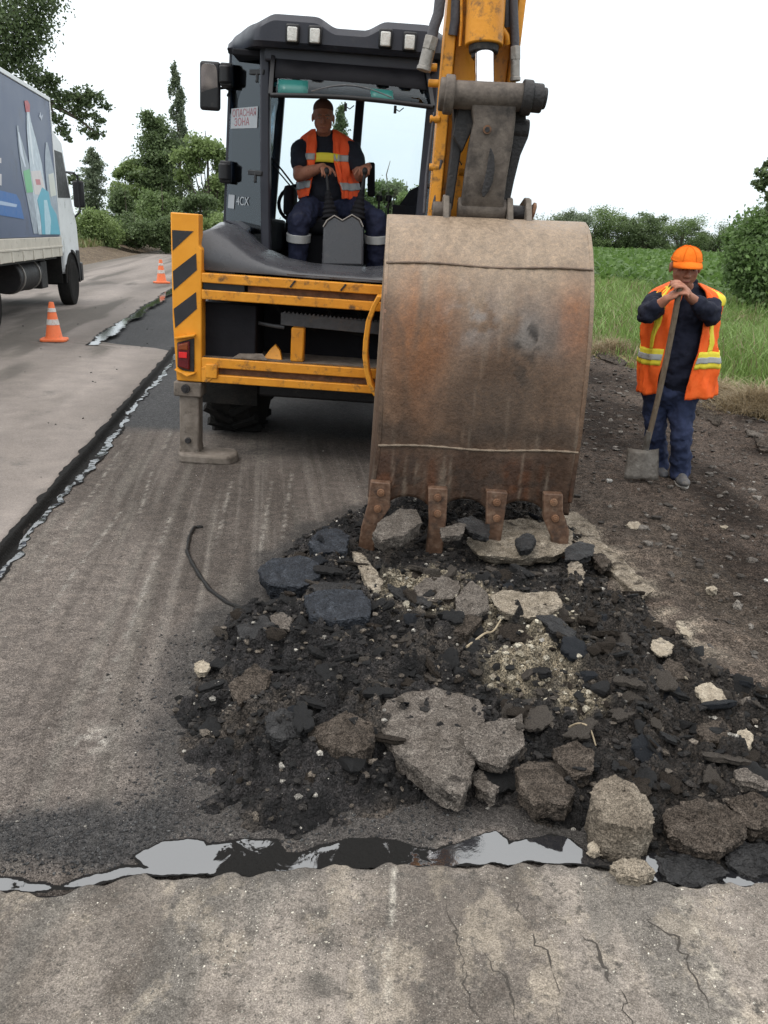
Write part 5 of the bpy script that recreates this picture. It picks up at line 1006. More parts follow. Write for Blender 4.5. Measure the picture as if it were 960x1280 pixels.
P('teal_reflection', MB().loft([[rw(u, v)+Vector((0, -.010, -.008)) for v in (.68, .8, .96)] for u in np.linspace(.62, .76, 5)], close=False), M_teal, 0, rwf, solid=.002)
P('blade', MB().tube([rw(u, .86-.22*math.sin(math.pi*(u-.25)/.5))+Vector((0, -.012, -.01)) for u in np.linspace(.25, .75, 10)], .006, 6), M_steel, 0, rwf)
for (x, y) in [(432, 133), (494, 136)]:
    p = Lc(x, y, 6.5); P('catch', MB().bar(p+Vector((0, 0, .02)), p-Vector((0, 0, .03)), .02, .02).tube([p, p+Vector((.03, 0, -.015)), p+Vector((.06, 0, .01))], .004), M_blk, .002)
# mirror
mc = Lc(262, 107, 6.9)
mr_ = P('mirror_housing', MB().box(tuple(mc-Vector((.078, .0, .168))), tuple(mc+Vector((.078, .05, .168)))), M_blk, .055, seg=5)
M_mir = mat('mirror_glass', [(.42, .42, .45), (.5, .5, .53)], rough=.05, rvar=.01, bump=0, metal=1)
mg = P('mirror_glass', MB().prism([(.060*math.copysign(abs(math.cos(a))**.4, math.cos(a)), 0, .145*math.copysign(abs(math.sin(a))**.4, math.sin(a))) for a in np.linspace(0, 2*math.pi, 40, endpoint=False)], (0, .004, 0)), M_mir, 0, mr_); mg.location = mc+Vector((0, -.008, 0)); mg.rotation_euler = (math.radians(17), 0, math.radians(6))
P('mirror_arm', MB().tube([mc+Vector((.05, .04, -.01)), mc+Vector((.11, .05, 0)), mc+Vector((.15, .03, -.02)), Vector((-.925, .95, mc.z-.06))], .010, 8), M_blk, 0)
# far side of the cab: windscreen posts, dash, wheel, wiper
pa, pb_ = Lc(451, 118, 8.0), Lc(443, 215, 8.0)
P('windscreen_pillar', MB().bar(pa, pb_, .075, .06, (0, 1, 0)).bar(pb_, Vector((pb_.x-.02, pb_.y, 1.5)), .075, .06, (0, 1, 0)), M_cab, .008)
P('windscreen', MB().prism([(-.78, 2.42, 1.62), (.78, 2.42, 1.62), (.70, 2.34, 2.84), (-.70, 2.34, 2.84)], (0, .005, 0)), M_glc, 0)
P('dashboard', MB().box((-.80, 2.10, 1.30), (.80, 2.44, 1.66)), M_int, .04)
P('steering_wheel', MB().tube([(-.46+.19*math.cos(t), 1.92+.05*math.sin(t), 1.86+.16*math.sin(t)) for t in np.linspace(0, 2*math.pi, 25)], .016, 8).bar((-.46, 1.95, 1.86), (-.46, 2.2, 1.55), .07, .07), M_int, 0)
P('steering_cowl', MB().box((-.58, 1.85, 1.45), (-.34, 2.1, 1.80)), M_int, .04)
wp = [Lc(340, 146, 8.2), Lc(339.5, 190, 8.2), Lc(338, 236, 8.2)]
P('wiper', MB().tube(wp, .010, 6).tube([Lc(337, 195, 8.2), Lc(352, 212, 8.2), Lc(372, 238, 8.15)], .009, 6).tube([Lc(336, 200, 8.2), Lc(350, 217, 8.2), Lc(371, 242, 8.15)], .007, 6), M_blk, 0)
P('right_console', MB().prism([Lc(494, 264, 6.95), Lc(512, 238, 6.95), Lc(528, 230, 6.95), Lc(532, 268, 6.95)], (0, .5, 0)), M_int, .02)
P('console_top', MB().box(tuple(Lc(490, 269, 6.9)), tuple(Lc(540, 262, 7.5))), M_int, .01)
for x in (474, 486): p = Lc(x, 250, 7.2); P('hand_lever', MB().cyl(p-Vector((0, 0, .35)), p, .010, n=8).cyl(p-Vector((0, 0, .01)), p+Vector((0, 0, .035)), .026, n=10), M_blk, .004)
P('cab_floor', MB().box((-.86, .55, 1.34), (.86, 2.4, 1.39)), M_int, .01)
# seat
SX = Lc(410, 250, 7.1).x
P('seat_cushion', MB().box((SX-.26, .95, 1.62), (SX+.30, 1.45, 1.76)), M_int, .05, seg=3)
P('seat_back', MB().box((SX-.24, 1.36, 1.72), (SX+.28, 1.50, 2.16)), M_int, .05, seg=3)
P('seat_base', MB().box((SX-.18, 1.0, 1.38), (SX+.2, 1.4, 1.64)), M_int, .03)
P('armrest', MB().bar(Lc(464, 203, 7.15), Lc(464, 246, 7.15), .06, .05, (0, 1, 0)), M_int, .015)
P('armrest', MB().box((SX-.36, 1.15, 1.75), (SX-.28, 1.5, 1.98)), M_int, .03)
# control tower with twin levers
ct = [Lc(402, 331, 6.58), Lc(404, 284, 6.60), Lc(409, 276, 6.60), Lc(418, 270, 6.60), Lc(428, 276, 6.60), Lc(440, 269, 6.60), Lc(450, 275, 6.60), Lc(454, 284, 6.60), Lc(454, 332, 6.58)]
P('control_tower', MB().prism(ct, (0, .16, 0)), M_plas, .014, seg=3)
P('tower_trim', MB().tube([p+Vector((0, -.004, .003)) for p in ct[1:-1]], .006, 8), M_fit, 0)
HL, HR = (408, 216, 6.70), (456, 216, 6.70)
for (a, b) in (((413, 273, 6.66), HL), ((446, 273, 6.66), HR)):
    p, q_ = Lc(*a), Lc(*b); ms = p.lerp(q_, .62)
    bel = MB(); pts, rs = [], []
    for i in range(41): t = i/40; pts.append(p.lerp(ms, t)); rs.append((.064-.048*t)*(1+.10*math.sin(t*2*math.pi*6)))
    P('lever_boot', bel.tube(pts, rs, 16), M_int, 0)
    lv_ = P('lever', MB().cyl(ms, q_, .011, n=10), M_blk, 0)
    P('knob', MB().ell(q_+Vector((0, 0, .01)), (.022, .022, .03)), M_blk, 0, lv_)
# running gear
def wheel(x0, x1, y, r, rimr):
    zc = r-.035; wd = x1-x0; wb = MB()
    prof = [(rimr, x0+.03), (r*.80, x0), (r*.93, x0+.02), (r, x0+.07), (r, x1-.07), (r*.93, x1-.02), (r*.80, x1), (rimr, x1-.03)]
    wb.lathe(prof, (0, y, zc), 40, 'X'); ty = P('tyre', wb, M_rub, 0)
    for k in range(20):
        for sd in (0, 1):
            a0 = 2*math.pi*(k+.5*sd)/20; xa_, xb_ = (x0+.015, (x0+x1)/2) if sd == 0 else (x1-.015, (x0+x1)/2)
            p0 = Vector((xa_, y+math.cos(a0)*r*1.0, zc+math.sin(a0)*r*1.0)); a1 = a0+.22; p1 = Vector((xb_, y+math.cos(a1)*r*1.01, zc+math.sin(a1)*r*1.01))
            P('tread_lug', MB().bar(p0, p1, .05, .06, (0, math.cos(a0), math.sin(a0))), M_rub, 0, ty)
    P('rim', MB().lathe([(rimr*1.01, x0+.05), (rimr*.9, x0+.10), (.10, x0+.12), (.10, x1-.12), (rimr*.9, x1-.10), (rimr*1.01, x1-.05)], (0, y, zc), 28, 'X'), M_yelw, 0)
wheel(-1.06, -.62, 1.25, .66, .34); wheel(.62, 1.06, 1.25, .66, .34); wheel(-1.04, -.66, 3.75, .60, .30); wheel(.66, 1.04, 3.75, .60, .30)
P('rear_axle', MB().cyl((-.62, 1.25, .62), (.62, 1.25, .62), .13, n=16).ell((0, 1.25, .62), (.24, .25, .24)), M_dk, 0)
P('front_axle', MB().cyl((-.66, 3.75, .56), (.66, 3.75, .56), .11, n=16), M_dk, 0)
P('chassis', MB().box((-.42, .56, .55), (.42, 4.6, 1.0)), M_dk, .03)
for sg in (-1, 1): P('mudflap', MB().box((sg*.825-.225, .57, .30), (sg*.825+.225, .585, .62)), M_rub, .0)
P('under_guard', MB().box((-.60, .58, .38), (.60, .66, .62)), M_dk, .02)
P('bonnet', MB().loft([[(x*(w_ if abs(x) > .3 else 1), y, z) for x, z in ((-.5, 1.0), (.5, 1.0), (.5, h_-.1), (.4, h_), (-.4, h_), (-.5, h_-.1))] for y, w_, h_ in ((2.44, 1.0, 1.58), (3.4, .95, 1.50), (4.5, .9, 1.42), (4.65, .85, 1.32))]), M_yel, .03, seg=3)
for sg in (-1, 1):
    P('loader_arm', MB().prism([(sg*.60, 2.5, 1.55), (sg*.60, 2.7, 1.62), (sg*.60, 4.3, 1.15), (sg*.60, 5.1, .45), (sg*.60, 4.9, .35), (sg*.60, 4.1, .95)], (sg*.08, 0, 0)), M_yel, .01)
P('loader_bucket', MB().loft([[(x, 5.05, .10), (x, 5.0, .55), (x, 5.15, .95), (x, 5.35, 1.0), (x, 5.2, .7), (x, 5.25, .25), (x, 5.85, .06), (x, 5.85, .03)] for x in (-1.15, 1.15)]), M_yelw, .0)
# ------------------------------------------------------------------ people
M_skin = mat('skin', [(.24, .098, .062), (.32, .145, .095), (.38, .185, .125)], scale=14, rough=.5, bump=.3, bscale=160, dist=.003, spec=.25, grime=((.22, .075, .05), 24, .52, .72))
M_navy = mat('navy_cloth', [(.010, .013, .032), (.016, .020, .046), (.024, .03, .062)], scale=9, rough=.92, bump=.5, bscale=30, dist=.012, grime=((.05, .05, .06), 6, .62, .8))
M_navyj = mat('dark_navy_cloth', [(.008, .010, .021), (.013, .015, .03)], scale=9, rough=.92, bump=.5, bscale=28, dist=.012)
M_trou = mat('blue_trouser_cloth', [(.014, .021, .050), (.023, .032, .072), (.036, .046, .095)], scale=8, rough=.92, bump=.6, bscale=24, dist=.014, grime=((.075, .07, .07), 5, .58, .8))
M_vest = mat('orange_vest_cloth', [(.78, .10, .012), (.86, .125, .018), (.92, .16, .03)], scale=10, rough=.75, bump=.5, bscale=20, dist=.012)
M_yst = mat('yellow_tape', [(.72, .60, .04), (.82, .70, .07)], scale=10, rough=.6, bump=.3, bscale=24, dist=.008)
M_sil = mat('silver_tape', [(.30, .31, .31), (.42, .43, .43)], scale=14, rough=.45, bump=.3, bscale=24, dist=.008)
M_cap = mat('orange_cap_cloth', [(.68, .13, .012), (.80, .175, .02), (.88, .22, .03)], scale=9, rough=.95, bump=.6, bscale=45, dist=.006, spec=.08)
M_seam = mat('cap_seam', [(.60, .115, .012), (.68, .14, .016)], rough=.95, bump=0, spec=.05)
M_hair = mat('grey_hair', [(.05, .045, .04), (.12, .11, .10)], scale=60, rough=.8, bump=.6, bscale=200, dist=.004)
M_shoe = mat('worn_shoe', [(.045, .045, .05), (.10, .10, .105)], scale=20, rough=.7, bump=.3, grime=((.16, .14, .12), 12, .5, .7))
M_sole = mat('shoe_sole', [(.30, .28, .26), (.40, .38, .35)], scale=20, rough=.8, bump=.2)
M_eye = mat('eye_white', [(.20, .16, .14)], rough=.3, bump=0); M_iris = mat('iris', [(.02, .014, .01)], rough=.2, bump=0); M_lip = mat('lips', [(.22, .075, .06), (.27, .095, .075)], rough=.5, bump=0)
def basis(f, up=(0, 0, 1)):
    f = Vector(f).normalized(); r = f.cross(Vector(up)).normalized(); return r, f, r.cross(f).normalized()
def head(mb, c, f, s=1.0, up=(0, 0, 1)):
    """skull, jaw, nose, brow, cheeks, ears; returns a mapper (right, forward, up) -> point"""
    r, f, u = basis(f, up); c = Vector(c); ax = (r, f, u)
    at_ = lambda x, y, z: c+(r*x+f*y+u*z)*s
    E_ = lambda x, y, z, a, b, d: mb.ell(at_(x, y, z), (a*s, b*s, d*s), ax, 3)
    E_(0, -.012, .03, .080, .096, .088); E_(0, .022, -.035, .070, .068, .070); E_(0, .040, -.082, .045, .045, .032); E_(0, .064, -.093, .022, .020, .018)
    E_(0, .072, .030, .052, .018, .014)                                     # brow
    E_(0, .091, -.012, .011, .015, .026); E_(0, .101, -.028, .015, .015, .012); E_(-.012, .094, -.032, .009, .010, .008); E_(.012, .094, -.032, .009, .010, .008)
    for q in (-1, 1):
        E_(q*.040, .060, -.022, .024, .022, .026); E_(q*.082, -.012, -.010, .010, .017, .028); E_(q*.083, -.016, .008, .009, .014, .014)
        E_(q*.030, .074, .008, .018, .012, .008)
    E_(0, .080, -.058, .026, .014, .008); E_(0, .077, -.070, .022, .013, .008)
    mb.cap(at_(0, -.02, -.06), .050*s, at_(0, -.035, -.19), .056*s)
    return at_, ax
def hand(mb, wrist, l, nrm, curls, s=1.0, thumb=1, spread=.05, tcurl=.5):
    """palm along l, palm faces nrm; curls = bend per joint (radians) of the four fingers"""
    l = Vector(l).normalized(); nrm = Vector(nrm); nrm = (nrm-l*nrm.dot(l)).normalized(); a = l.cross(nrm)
    w0 = Vector(wrist); pc = w0+l*(.048*s)
    mb.ell(pc, (.040*s, .050*s, .016*s), (a, l, nrm), 3); mb.ell(w0+l*(.02*s), (.030*s, .035*s, .018*s), (a, l, nrm), 2)
    for i, (off, ln) in enumerate(((-.030, .068), (-.010, .080), (.011, .075), (.031, .058))):
        p = w0+l*(.088*s)+a*(off*s); ang = 0; sp = (i-1.5)*spread; d0 = (l+a*sp).normalized()
        for j, (fr, r_) in enumerate(((.45, .0095), (.32, .0088), (.25, .008))):
            ang += curls[i]*(1.0 if j else .8); d = d0*math.cos(ang)+nrm*math.sin(ang); q = p+d*(ln*fr*s); mb.cap(p, r_*s, q, (r_-.0008)*s, 1); p = q
    p = w0+l*(.025*s)-a*(thumb*.030*s); d = (l*.65-a*thumb*.6+nrm*.35).normalized()
    for ln, r_ in ((.040, .0125), (.032, .0105), (.026, .0095)):
        q = p+d*(ln*s); mb.cap(p, r_*s, q, (r_-.001)*s, 1); p = q; d = (d+(l*.35+nrm*tcurl)*.7).normalized()
def eyes(at_, parent, root, s=1.0, lids=.5):
    for q in (-1, 1):
        e = MB().ell(at_(q*.030, .0775, .006), (.0098*s, .0098*s, .0062*s), sub=2).build('eye', M_eye, parent, root)
        MB().ell(at_(q*.030, .0868, .005), (.0048*s, .0030*s, .0048*s), sub=2).build('iris', M_iris, e, root)
    MB().tube([at_(-.024, .087, -.063), at_(-.010, .093, -.0615), at_(0, .0935, -.0635), at_(.010, .093, -.0615), at_(.024, .087, -.063)], [.0025*s, .0045*s, .0045*s, .0045*s, .0025*s], 8).build('mouth', M_lip, parent, root)
    for q in (-1, 1): MB().tube([at_(q*.014, .089, .024), at_(q*.03, .088, .029), at_(q*.047, .077, .024)], [.003*s, .0045*s, .002*s], 6).build('eyebrow', M_hair, parent, root)

# --- worker leaning on a shovel
WK = thing('person', 'worker in orange vest and cap leaning on a shovel with both hands under his chin', 'person', (2.06, 5.88, .02))
hc = A(857, 334, 5.74); hf = Vector((-.12, -.97, -.20))
b = MB(); at_, ax = head(b, hc, hf, 1.12)
hipL, hipR = A(820, 488, 5.94), A(854, 490, 5.88); knL, knR = A(819, 542, 5.96), A(851, 545, 5.80); anL, anR = A(823, 582, 6.04), A(850, 592, 5.86)
ch = A(853, 395, 5.86); shL, shR = A(823, 371, 5.85), A(886, 372, 5.85); elL, elR = A(809, 393, 5.62), A(889, 394, 5.66)
wrL, wrR = A(833, 374, 5.53), A(861, 370, 5.53)
neck = A(856, 362, 5.86)
b.cap(neck, .065, hc-Vector((0, -.02, .09)), .055); b.ell(ch, (.17, .12, .22)); b.ell(A(846, 450, 5.88), (.18, .14, .22)); b.ell((hipL+hipR)/2+Vector((0, 0, .02)), (.17, .12, .14))
for s_, e_, w_ in ((shL, elL, wrL), (shR, elR, wrR)): b.cap(neck.lerp(s_, .5)-Vector((0, 0, .05)), .045, s_-Vector((0, 0, .05)), .042); b.cap(s_-Vector((0, 0, .05)), .045, e_, .042); b.cap(e_, .044, e_.lerp(w_, .45), .043); b.cap(e_.lerp(w_, .45), .041, w_, .029)
for h_, k_, a_ in ((hipL, knL, anL), (hipR, knR, anR)): b.cap(h_, .085, k_, .058); b.cap(k_, .056, a_, .038); b.cap(a_, .038, a_+Vector((-.01, -.14, -.045)), .03)
top_ = A(850, 359, 5.49)              # crown of the handle
hand(b, wrL, (top_+Vector((.035, -.015, .0))-wrL), (.25, .45, -.85), (.75, .70, .68, .66), 1.06, thumb=-1, tcurl=.3)
hand(b, wrR+Vector((0, 0, .02)), (top_+Vector((-.045, -.015, .035))-wrR), (-.25, .45, -.85), (.72, .68, .70, .75), 1.06, thumb=1, tcurl=.3)
b.blob('body', M_skin, WK, WK, .0055, 4); eyes(at_, WK, WK, 1.12)
# jacket and trousers
j = MB(); j.ell(ch, (.195, .145, .23)); j.ell(A(848, 440, 5.87), (.215, .175, .26)); j.ell(A(846, 468, 5.88), (.205, .165, .17)); j.cap(neck.lerp(shL, .5)-Vector((0, 0, .035)), .070, shL-Vector((0, 0, .03)), .070); j.cap(neck.lerp(shR, .5)-Vector((0, 0, .035)), .070, shR-Vector((0, 0, .03)), .070)
for s_, e_, w_ in ((shL, elL, wrL), (shR, elR, wrR)):
    j.cap(s_-Vector((0, 0, .03)), .076, s_.lerp(e_, .55)-Vector((0, 0, .01)), .078); j.cap(s_.lerp(e_, .55)-Vector((0, 0, .01)), .078, e_, .070); j.cap(e_, .070, e_.lerp(w_, .42), .056 if s_ is shL else .060)
    if s_ is shR: j.cap(e_, .066, e_.lerp(w_, .62), .055)
for k in range(7): t = k/6*math.pi*1.3-.65*math.pi; j.cap(neck+Vector((.075*math.sin(t), .02+.075*math.cos(t), .02)), .016, neck+Vector((.072*math.sin(t), .02+.07*math.cos(t), .065)), .010, 1)
j.blob('jacket', M_navyj, WK, WK, .010, 3, disp=.045, dscale=.07)
t_ = MB(); t_.ell((hipL+hipR)/2+Vector((0, .0, .06)), (.20, .165, .20))
for h_, k_, a_ in ((hipL, knL, anL), (hipR, knR, anR)): t_.cap(h_+Vector((0, 0, .02)), .105, k_, .076); t_.cap(k_, .075, a_+Vector((0, 0, .03)), .069); t_.cap(a_+Vector((0, 0, .05)), .073, a_+Vector((0, -.012, -.01)), .068)
t_.blob('trousers', M_trou, WK, WK, .010, 3, disp=.050, dscale=.07)
for a_, yw in ((anL, -.02), (anR, -.03)):
    g_ = a_.z-.058; sh = MB().ell((a_.x, a_.y-.02, g_+.045), (.048, .075, .045)).ell((a_.x+yw*.5, a_.y-.12, g_+.034), (.050, .085, .036)).cap((a_.x, a_.y+.05, g_+.035), .040, (a_.x+yw*.5, a_.y-.13, g_+.03), .034)
    so = sh.blob('shoe', M_shoe, WK, WK, .008, 3)
    pts = [(a_.x+yw*.4+.052*math.cos(t)*(1 if math.sin(t) > 0 else 1.05), a_.y-.04+.145*math.sin(t)*(1 if math.sin(t) < 0 else .85), g_-.012) for t in np.linspace(0, 2*math.pi, 24, endpoint=False)]
    MB().prism(pts, (0, 0, .026)).build('sole', M_sole, so, WK, .006)
# vest: open front, yellow and silver tapes
def vest(parent, root, rows, mt, tapes=True, n=110):
    """rows: (centre, half width, half depth, opening centre deg, half opening deg)"""
    pts = []; R_ = np.array([(c[0], c[1], c[2], a, d, oc, oh) for c, a, d, oc, oh in rows]); k = len(R_)
    for u in np.linspace(0, k-1, (k-1)*5+1):
        i = int(min(u, k-1.001)); f = u-i; P_ = [R_[max(i-1, 0)], R_[i], R_[i+1], R_[min(i+2, k-1)]]
        v = .5*(2*P_[1]+(P_[2]-P_[0])*f+(2*P_[0]-5*P_[1]+4*P_[2]-P_[3])*f*f+(3*P_[1]-P_[0]-3*P_[2]+P_[3])*f**3); cx_, cy_, cz_, a, d, oc, oh = v
        th = np.radians(np.linspace(oc+oh, oc+360-oh, n)); fr_ = 1-.75*sstep(k-4.5, k-1.5, u)
        w_ = ((fbm(np.sin(th)*3.2, np.cos(th)*3.2, cz_*2.6+9, 1.5, 3, 301)-.5)*.085+(np.abs(fbm(np.sin(th)*5, np.cos(th)*5, cz_*3+3, 1.6, 3, 302)-.5)-.12)*.06)*fr_
        hem = (fbm(np.sin(th)*2, np.cos(th)*2, 5, 1.4, 2, 303)-.5)*.05*(1-u/(k-1))**3
        pts.append([Vector((cx_+(a+w)*math.sin(t), cy_-(d+w)*math.cos(t), cz_+h_)) for t, w, h_ in zip(th, w_, hem)])
    o = MB().loft(pts, close=False).build('vest', mt, parent, root, solid=.010)
    return o, pts
rows = []
for y_, xc, wd, dp, oc, oh in [(491, 845, .285, .215, -23, 23), (470, 846, .282, .22, -19, 23), (445, 848, .276, .222, -14, 24), (420, 850, .268, .212, -8, 25), (400, 852, .262, .200, -3, 24), (386, 855, .268, .185, 0, 23), (376, 857, .272, .168, 1, 21), (369, 858, .262, .15, 2, 20), (363.5, 858, .225, .135, 2, 22), (358.5, 857, .165, .12, 3, 27), (354, 856, .105, .105, 3, 40)]:
    rows.append((A(xc, y_, 5.87), wd*.94, dp*.95, oc, oh))
vo, vp = vest(WK, WK, rows, M_vest)
def tape(mtl, r0, r1, c0, c1, off=.009, name='tape', par=None, root=None, grid=None, ctr=None):
    """strip of cloth following the vest surface between row parameters r0..r1 and column parameters c0..c1 (0..1)"""
    gp = np.array([[p[:] for p in r_] for r_ in grid]); nr, ncol = gp.shape[:2]
    def S(u, v):
        u = np.clip(u*5, 0, nr-1.001); v = np.clip(v, 0, ncol-1.001); i, k = int(u), int(v); fu, fv = u-i, v-k
        return (gp[i, k]*(1-fu)+gp[i+1, k]*fu)*(1-fv)+(gp[i, k+1]*(1-fu)+gp[i+1, k+1]*fu)*fv
    m_ = max(6, int(abs(c1-c0)*90)); q = max(6, int(abs(r1-r0)*10)); V = []
    for u in np.linspace(r0, r1, q):
        row = []
        for v in np.linspace(c0, c1, m_):
            p = S(u, v*(ncol-1)); c = gp[int(round(min(u*5, nr-1)))].mean(0); n_ = p-c; n_[2] = 0; n_ /= np.linalg.norm(n_)+1e-9; row.append(Vector(p+n_*off))
        V.append(row)
    return MB().loft(V, close=False).build(name, mtl, par, root, solid=.004)
for c0, c1 in ((.004, .36), (.64, .996)):
    tape(M_yst, 1.62, 2.42, c0, c1, .010, 'tape', vo, WK, vp); tape(M_sil, 1.88, 2.16, c0, c1, .014, 'tape', vo, WK, vp)
for c0, c1 in ((.055, .095), (.905, .945)):
    tape(M_yst, 2.4, 6.2, c0, c1, .010, 'tape', vo, WK, vp)
for c0, c1 in ((.075, .145), (.855, .925)): tape(M_yst, 5.6, 9.7, c0, c1, .006, 'tape', vo, WK, vp)
# cap
r_, f_, u_ = ax; capm = MB(); cap_c = at_(0, -.008, .066); rg = []
for t in np.linspace(0, 1, 9):
    ph = t*math.pi/2; rg.append([cap_c+r_*(.097*math.cos(ph)*math.cos(a))+f_*(.114*math.cos(ph)*math.sin(a))+u_*(-.034+.094*math.sin(ph)**.9+.004*math.cos(6*a)*math.sin(2*ph)) for a in np.linspace(0, 2*math.pi, 28, endpoint=False)])
cp_ = capm.loft(rg[:-1]+[[cap_c+u_*.0605+(p-cap_c-u_*.06)*.02 for p in rg[-1]]]).build('cap', M_cap, WK, WK, smooth=60)
for a in (0, math.pi/3, 2*math.pi/3):
    q_ = [rg[i][int(round(a/(2*math.pi)*28)) % 28] for i in range(8)]+[rg[i][(int(round(a/(2*math.pi)*28))+14) % 28] for i in range(7, -1, -1)]
    MB().tube([p+(p-cap_c)*.012 for p in q_], .0022, 5).build('seam', M_seam, cp_, WK)
MB().tube([p+(p-cap_c)*.012+u_*.010 for p in rg[0]]+[rg[0][0]+u_*.010], .0025, 5).build('seam', M_seam, cp_, WK)
MB().ell(cap_c+u_*.061, (.009, .009, .005), sub=1).build('button', M_cap, cp_, WK)
br = []
for v in np.linspace(0, 1, 5): br.append([cap_c+r_*(math.sin(a)*(.094+.004*v))+f_*(.106*math.cos(a)*(1-.0*v)+v*.080*math.cos(a*.85))+u_*(-.018-.026*v*v-.022*math.sin(a)**2) for a in np.linspace(-1.25, 1.25, 19)])
MB().loft(br, close=False).build('visor', M_cap, cp_, WK, solid=.006)
hr = MB()
for a in np.linspace(2.0, 4.28, 9): hr.ell(at_(.076*math.sin(a), -.01+.092*math.cos(a), -.002), (.016, .016, .030))
hr.blob('hair', M_hair, WK, WK, .006, 2)
# shovel
M_wood = mat('worn_wood', [(.10, .075, .052), (.17, .13, .092), (.22, .175, .13)], scale=10, detail=10, rough=.75, bump=.3, bscale=40, stretch=(6, 6, .5))
M_blade = mat('worn_shovel_steel', [(.07, .06, .052), (.125, .112, .098), (.20, .185, .165)], scale=14, detail=10, rough=.55, bump=.3, metal=.25, bscale=60, grime=((.07, .058, .047), 8, .5, .68))
sb = A(806, 566, 5.74); SH = thing('shovel', 'square bladed shovel with a long wooden handle held by the standing worker', 'shovel', (sb.x, sb.y, .03))
hp_ = [top_.lerp(sb, t)+Vector((.012*math.sin(t*3.1), 0, 0)) for t in np.linspace(0, 1, 14)]
MB().tube(hp_, [.019]*14, 14).build('handle', M_wood, SH, SH)
MB().cyl(sb+(top_-sb).normalized()*.17, sb-(top_-sb).normalized()*.02, .021, .024, 14).build('socket', M_blade, SH, SH)
bl = []
for v in np.linspace(0, 1, 7):
    a_, c_ = A(786-6*v+.0, 561+38*v, 5.745-.05*v), A(825-2*v, 562+39*v, 5.745-.05*v)
    bl.append([a_.lerp(c_, u)+Vector((0, -.020+.05*(2*u-1)**2*(1-.5*v)+.012*math.exp(-((u-.5)/.1)**2)*(1-v)*-1, .012*(1-(2*u-1)**2)*(v > .99))) for u in np.linspace(0, 1, 15)])
MB().loft(bl, close=False).build('blade', M_blade, SH, SH, solid=.006)

# --- operator in the cab
ORG = BH.matrix_basis
OP = thing('person', 'machine operator in orange vest seated in the cab gripping two levers', 'person', tuple(A(412, 300, 7.0)))
hc = A(404, 147, 6.98); b = MB(); at_, ax = head(b, hc, (.10, -.97, -.22), .98)
shL, shR = A(375, 180, 7.05), A(441, 182, 7.05); elL, elR = A(374, 219, 6.90), A(450, 219, 6.93); wrL, wrR = A(408, 214, 6.70)+Vector((-.035, .105, .035)), A(456, 214, 6.70)+Vector((.02, .11, .04))
hipL, hipR = A(394, 254, 7.12), A(430, 256, 7.12); knL, knR = A(374, 276, 6.78), A(470, 277, 6.78); anL, anR = A(372, 334, 6.86), A(470, 336, 6.86)
neck = A(406, 170, 7.05); bel = A(410, 230, 7.08)
b.cap(neck, .065, hc-Vector((0, -.03, .09)), .055); b.ell(A(408, 200, 7.1), (.17, .12, .22)); b.ell(bel, (.17, .14, .18)); b.ell((hipL+hipR)/2, (.17, .14, .12))
for s_, e_, w_ in ((shL, elL, wrL), (shR, elR, wrR)): b.cap(neck.lerp(s_, .5)-Vector((0, 0, .05)), .045, s_-Vector((0, 0, .05)), .045); b.cap(s_-Vector((0, 0, .05)), .050, e_, .050); b.cap(e_, .050, e_.lerp(w_, .4), .049); b.cap(e_.lerp(w_, .4), .047, w_, .030)
for h_, k_, a_ in ((hipL, knL, anL), (hipR, knR, anR)): b.cap(h_, .085, k_, .06); b.cap(k_, .056, a_, .04); b.cap(a_, .038, a_+Vector((0, -.12, -.04)), .03)
kl, kr = A(408, 214, 6.70), A(456, 214, 6.70)
hand(b, wrL, (.28, -.93, -.12), (.12, -.15, -1), (.62, .85, .95, .95), 1.05, thumb=-1, tcurl=.9)
hand(b, wrR, (-.2, -.95, -.15), (-.1, -.15, -1), (.62, .85, .95, .95), 1.05, thumb=1, tcurl=.9)
b.blob('body', M_skin, OP, OP, .0055, 4); eyes(at_, OP, OP, .98)
M_tee = mat('dark_tshirt', [(.012, .014, .022), (.020, .023, .034)], scale=9, rough=.9, bump=.4, bscale=30, dist=.01)
j = MB(); j.ell(A(408, 200, 7.09), (.195, .14, .23)); j.ell(bel, (.20, .165, .20)); j.ell((hipL+hipR)/2+Vector((0, 0, .06)), (.19, .15, .12)); j.cap(neck-Vector((0, 0, .035)), .075, shL-Vector((0, 0, .035)), .066); j.cap(neck-Vector((0, 0, .035)), .075, shR-Vector((0, 0, .035)), .066)
for s_, e_ in ((shL, elL), (shR, elR)): j.cap(s_-Vector((0, 0, .035)), .070, s_.lerp(e_, .62), .072)
j.blob('shirt', M_tee, OP, OP, .010, 4, disp=.024, dscale=.07)
cb = MB()      # yellow band across the chest
c_ = A(408, 201, 7.08)
cb.loft([[c_+Vector((.196*math.sin(t), -.146*math.cos(t)-.012, dz_+.012*math.cos(t*2))) for t in np.linspace(-.62, .62, 17)] for dz_ in np.linspace(-.032, .034, 4)], close=False).build('chest_band', M_yst, OP, OP, solid=.006)
t_ = MB(); t_.ell((hipL+hipR)/2+Vector((0, 0, .0)), (.20, .16, .12))
for h_, k_, a_ in ((hipL, knL, anL), (hipR, knR, anR)): t_.cap(h_, .115, k_, .092); t_.cap(k_, .090, a_, .075)
tr = t_.blob('trousers', M_navy, OP, OP, .010, 3, disp=.040, dscale=.07)
for k_, a_ in ((knL, anL), (knR, anR)):
    p, q_ = k_.lerp(a_, .30)+Vector((0, 0, .012)), k_.lerp(a_, .44); MB().cyl(p, q_, .097, .095, 24).build('reflective_band', M_sil, tr, OP, .004)
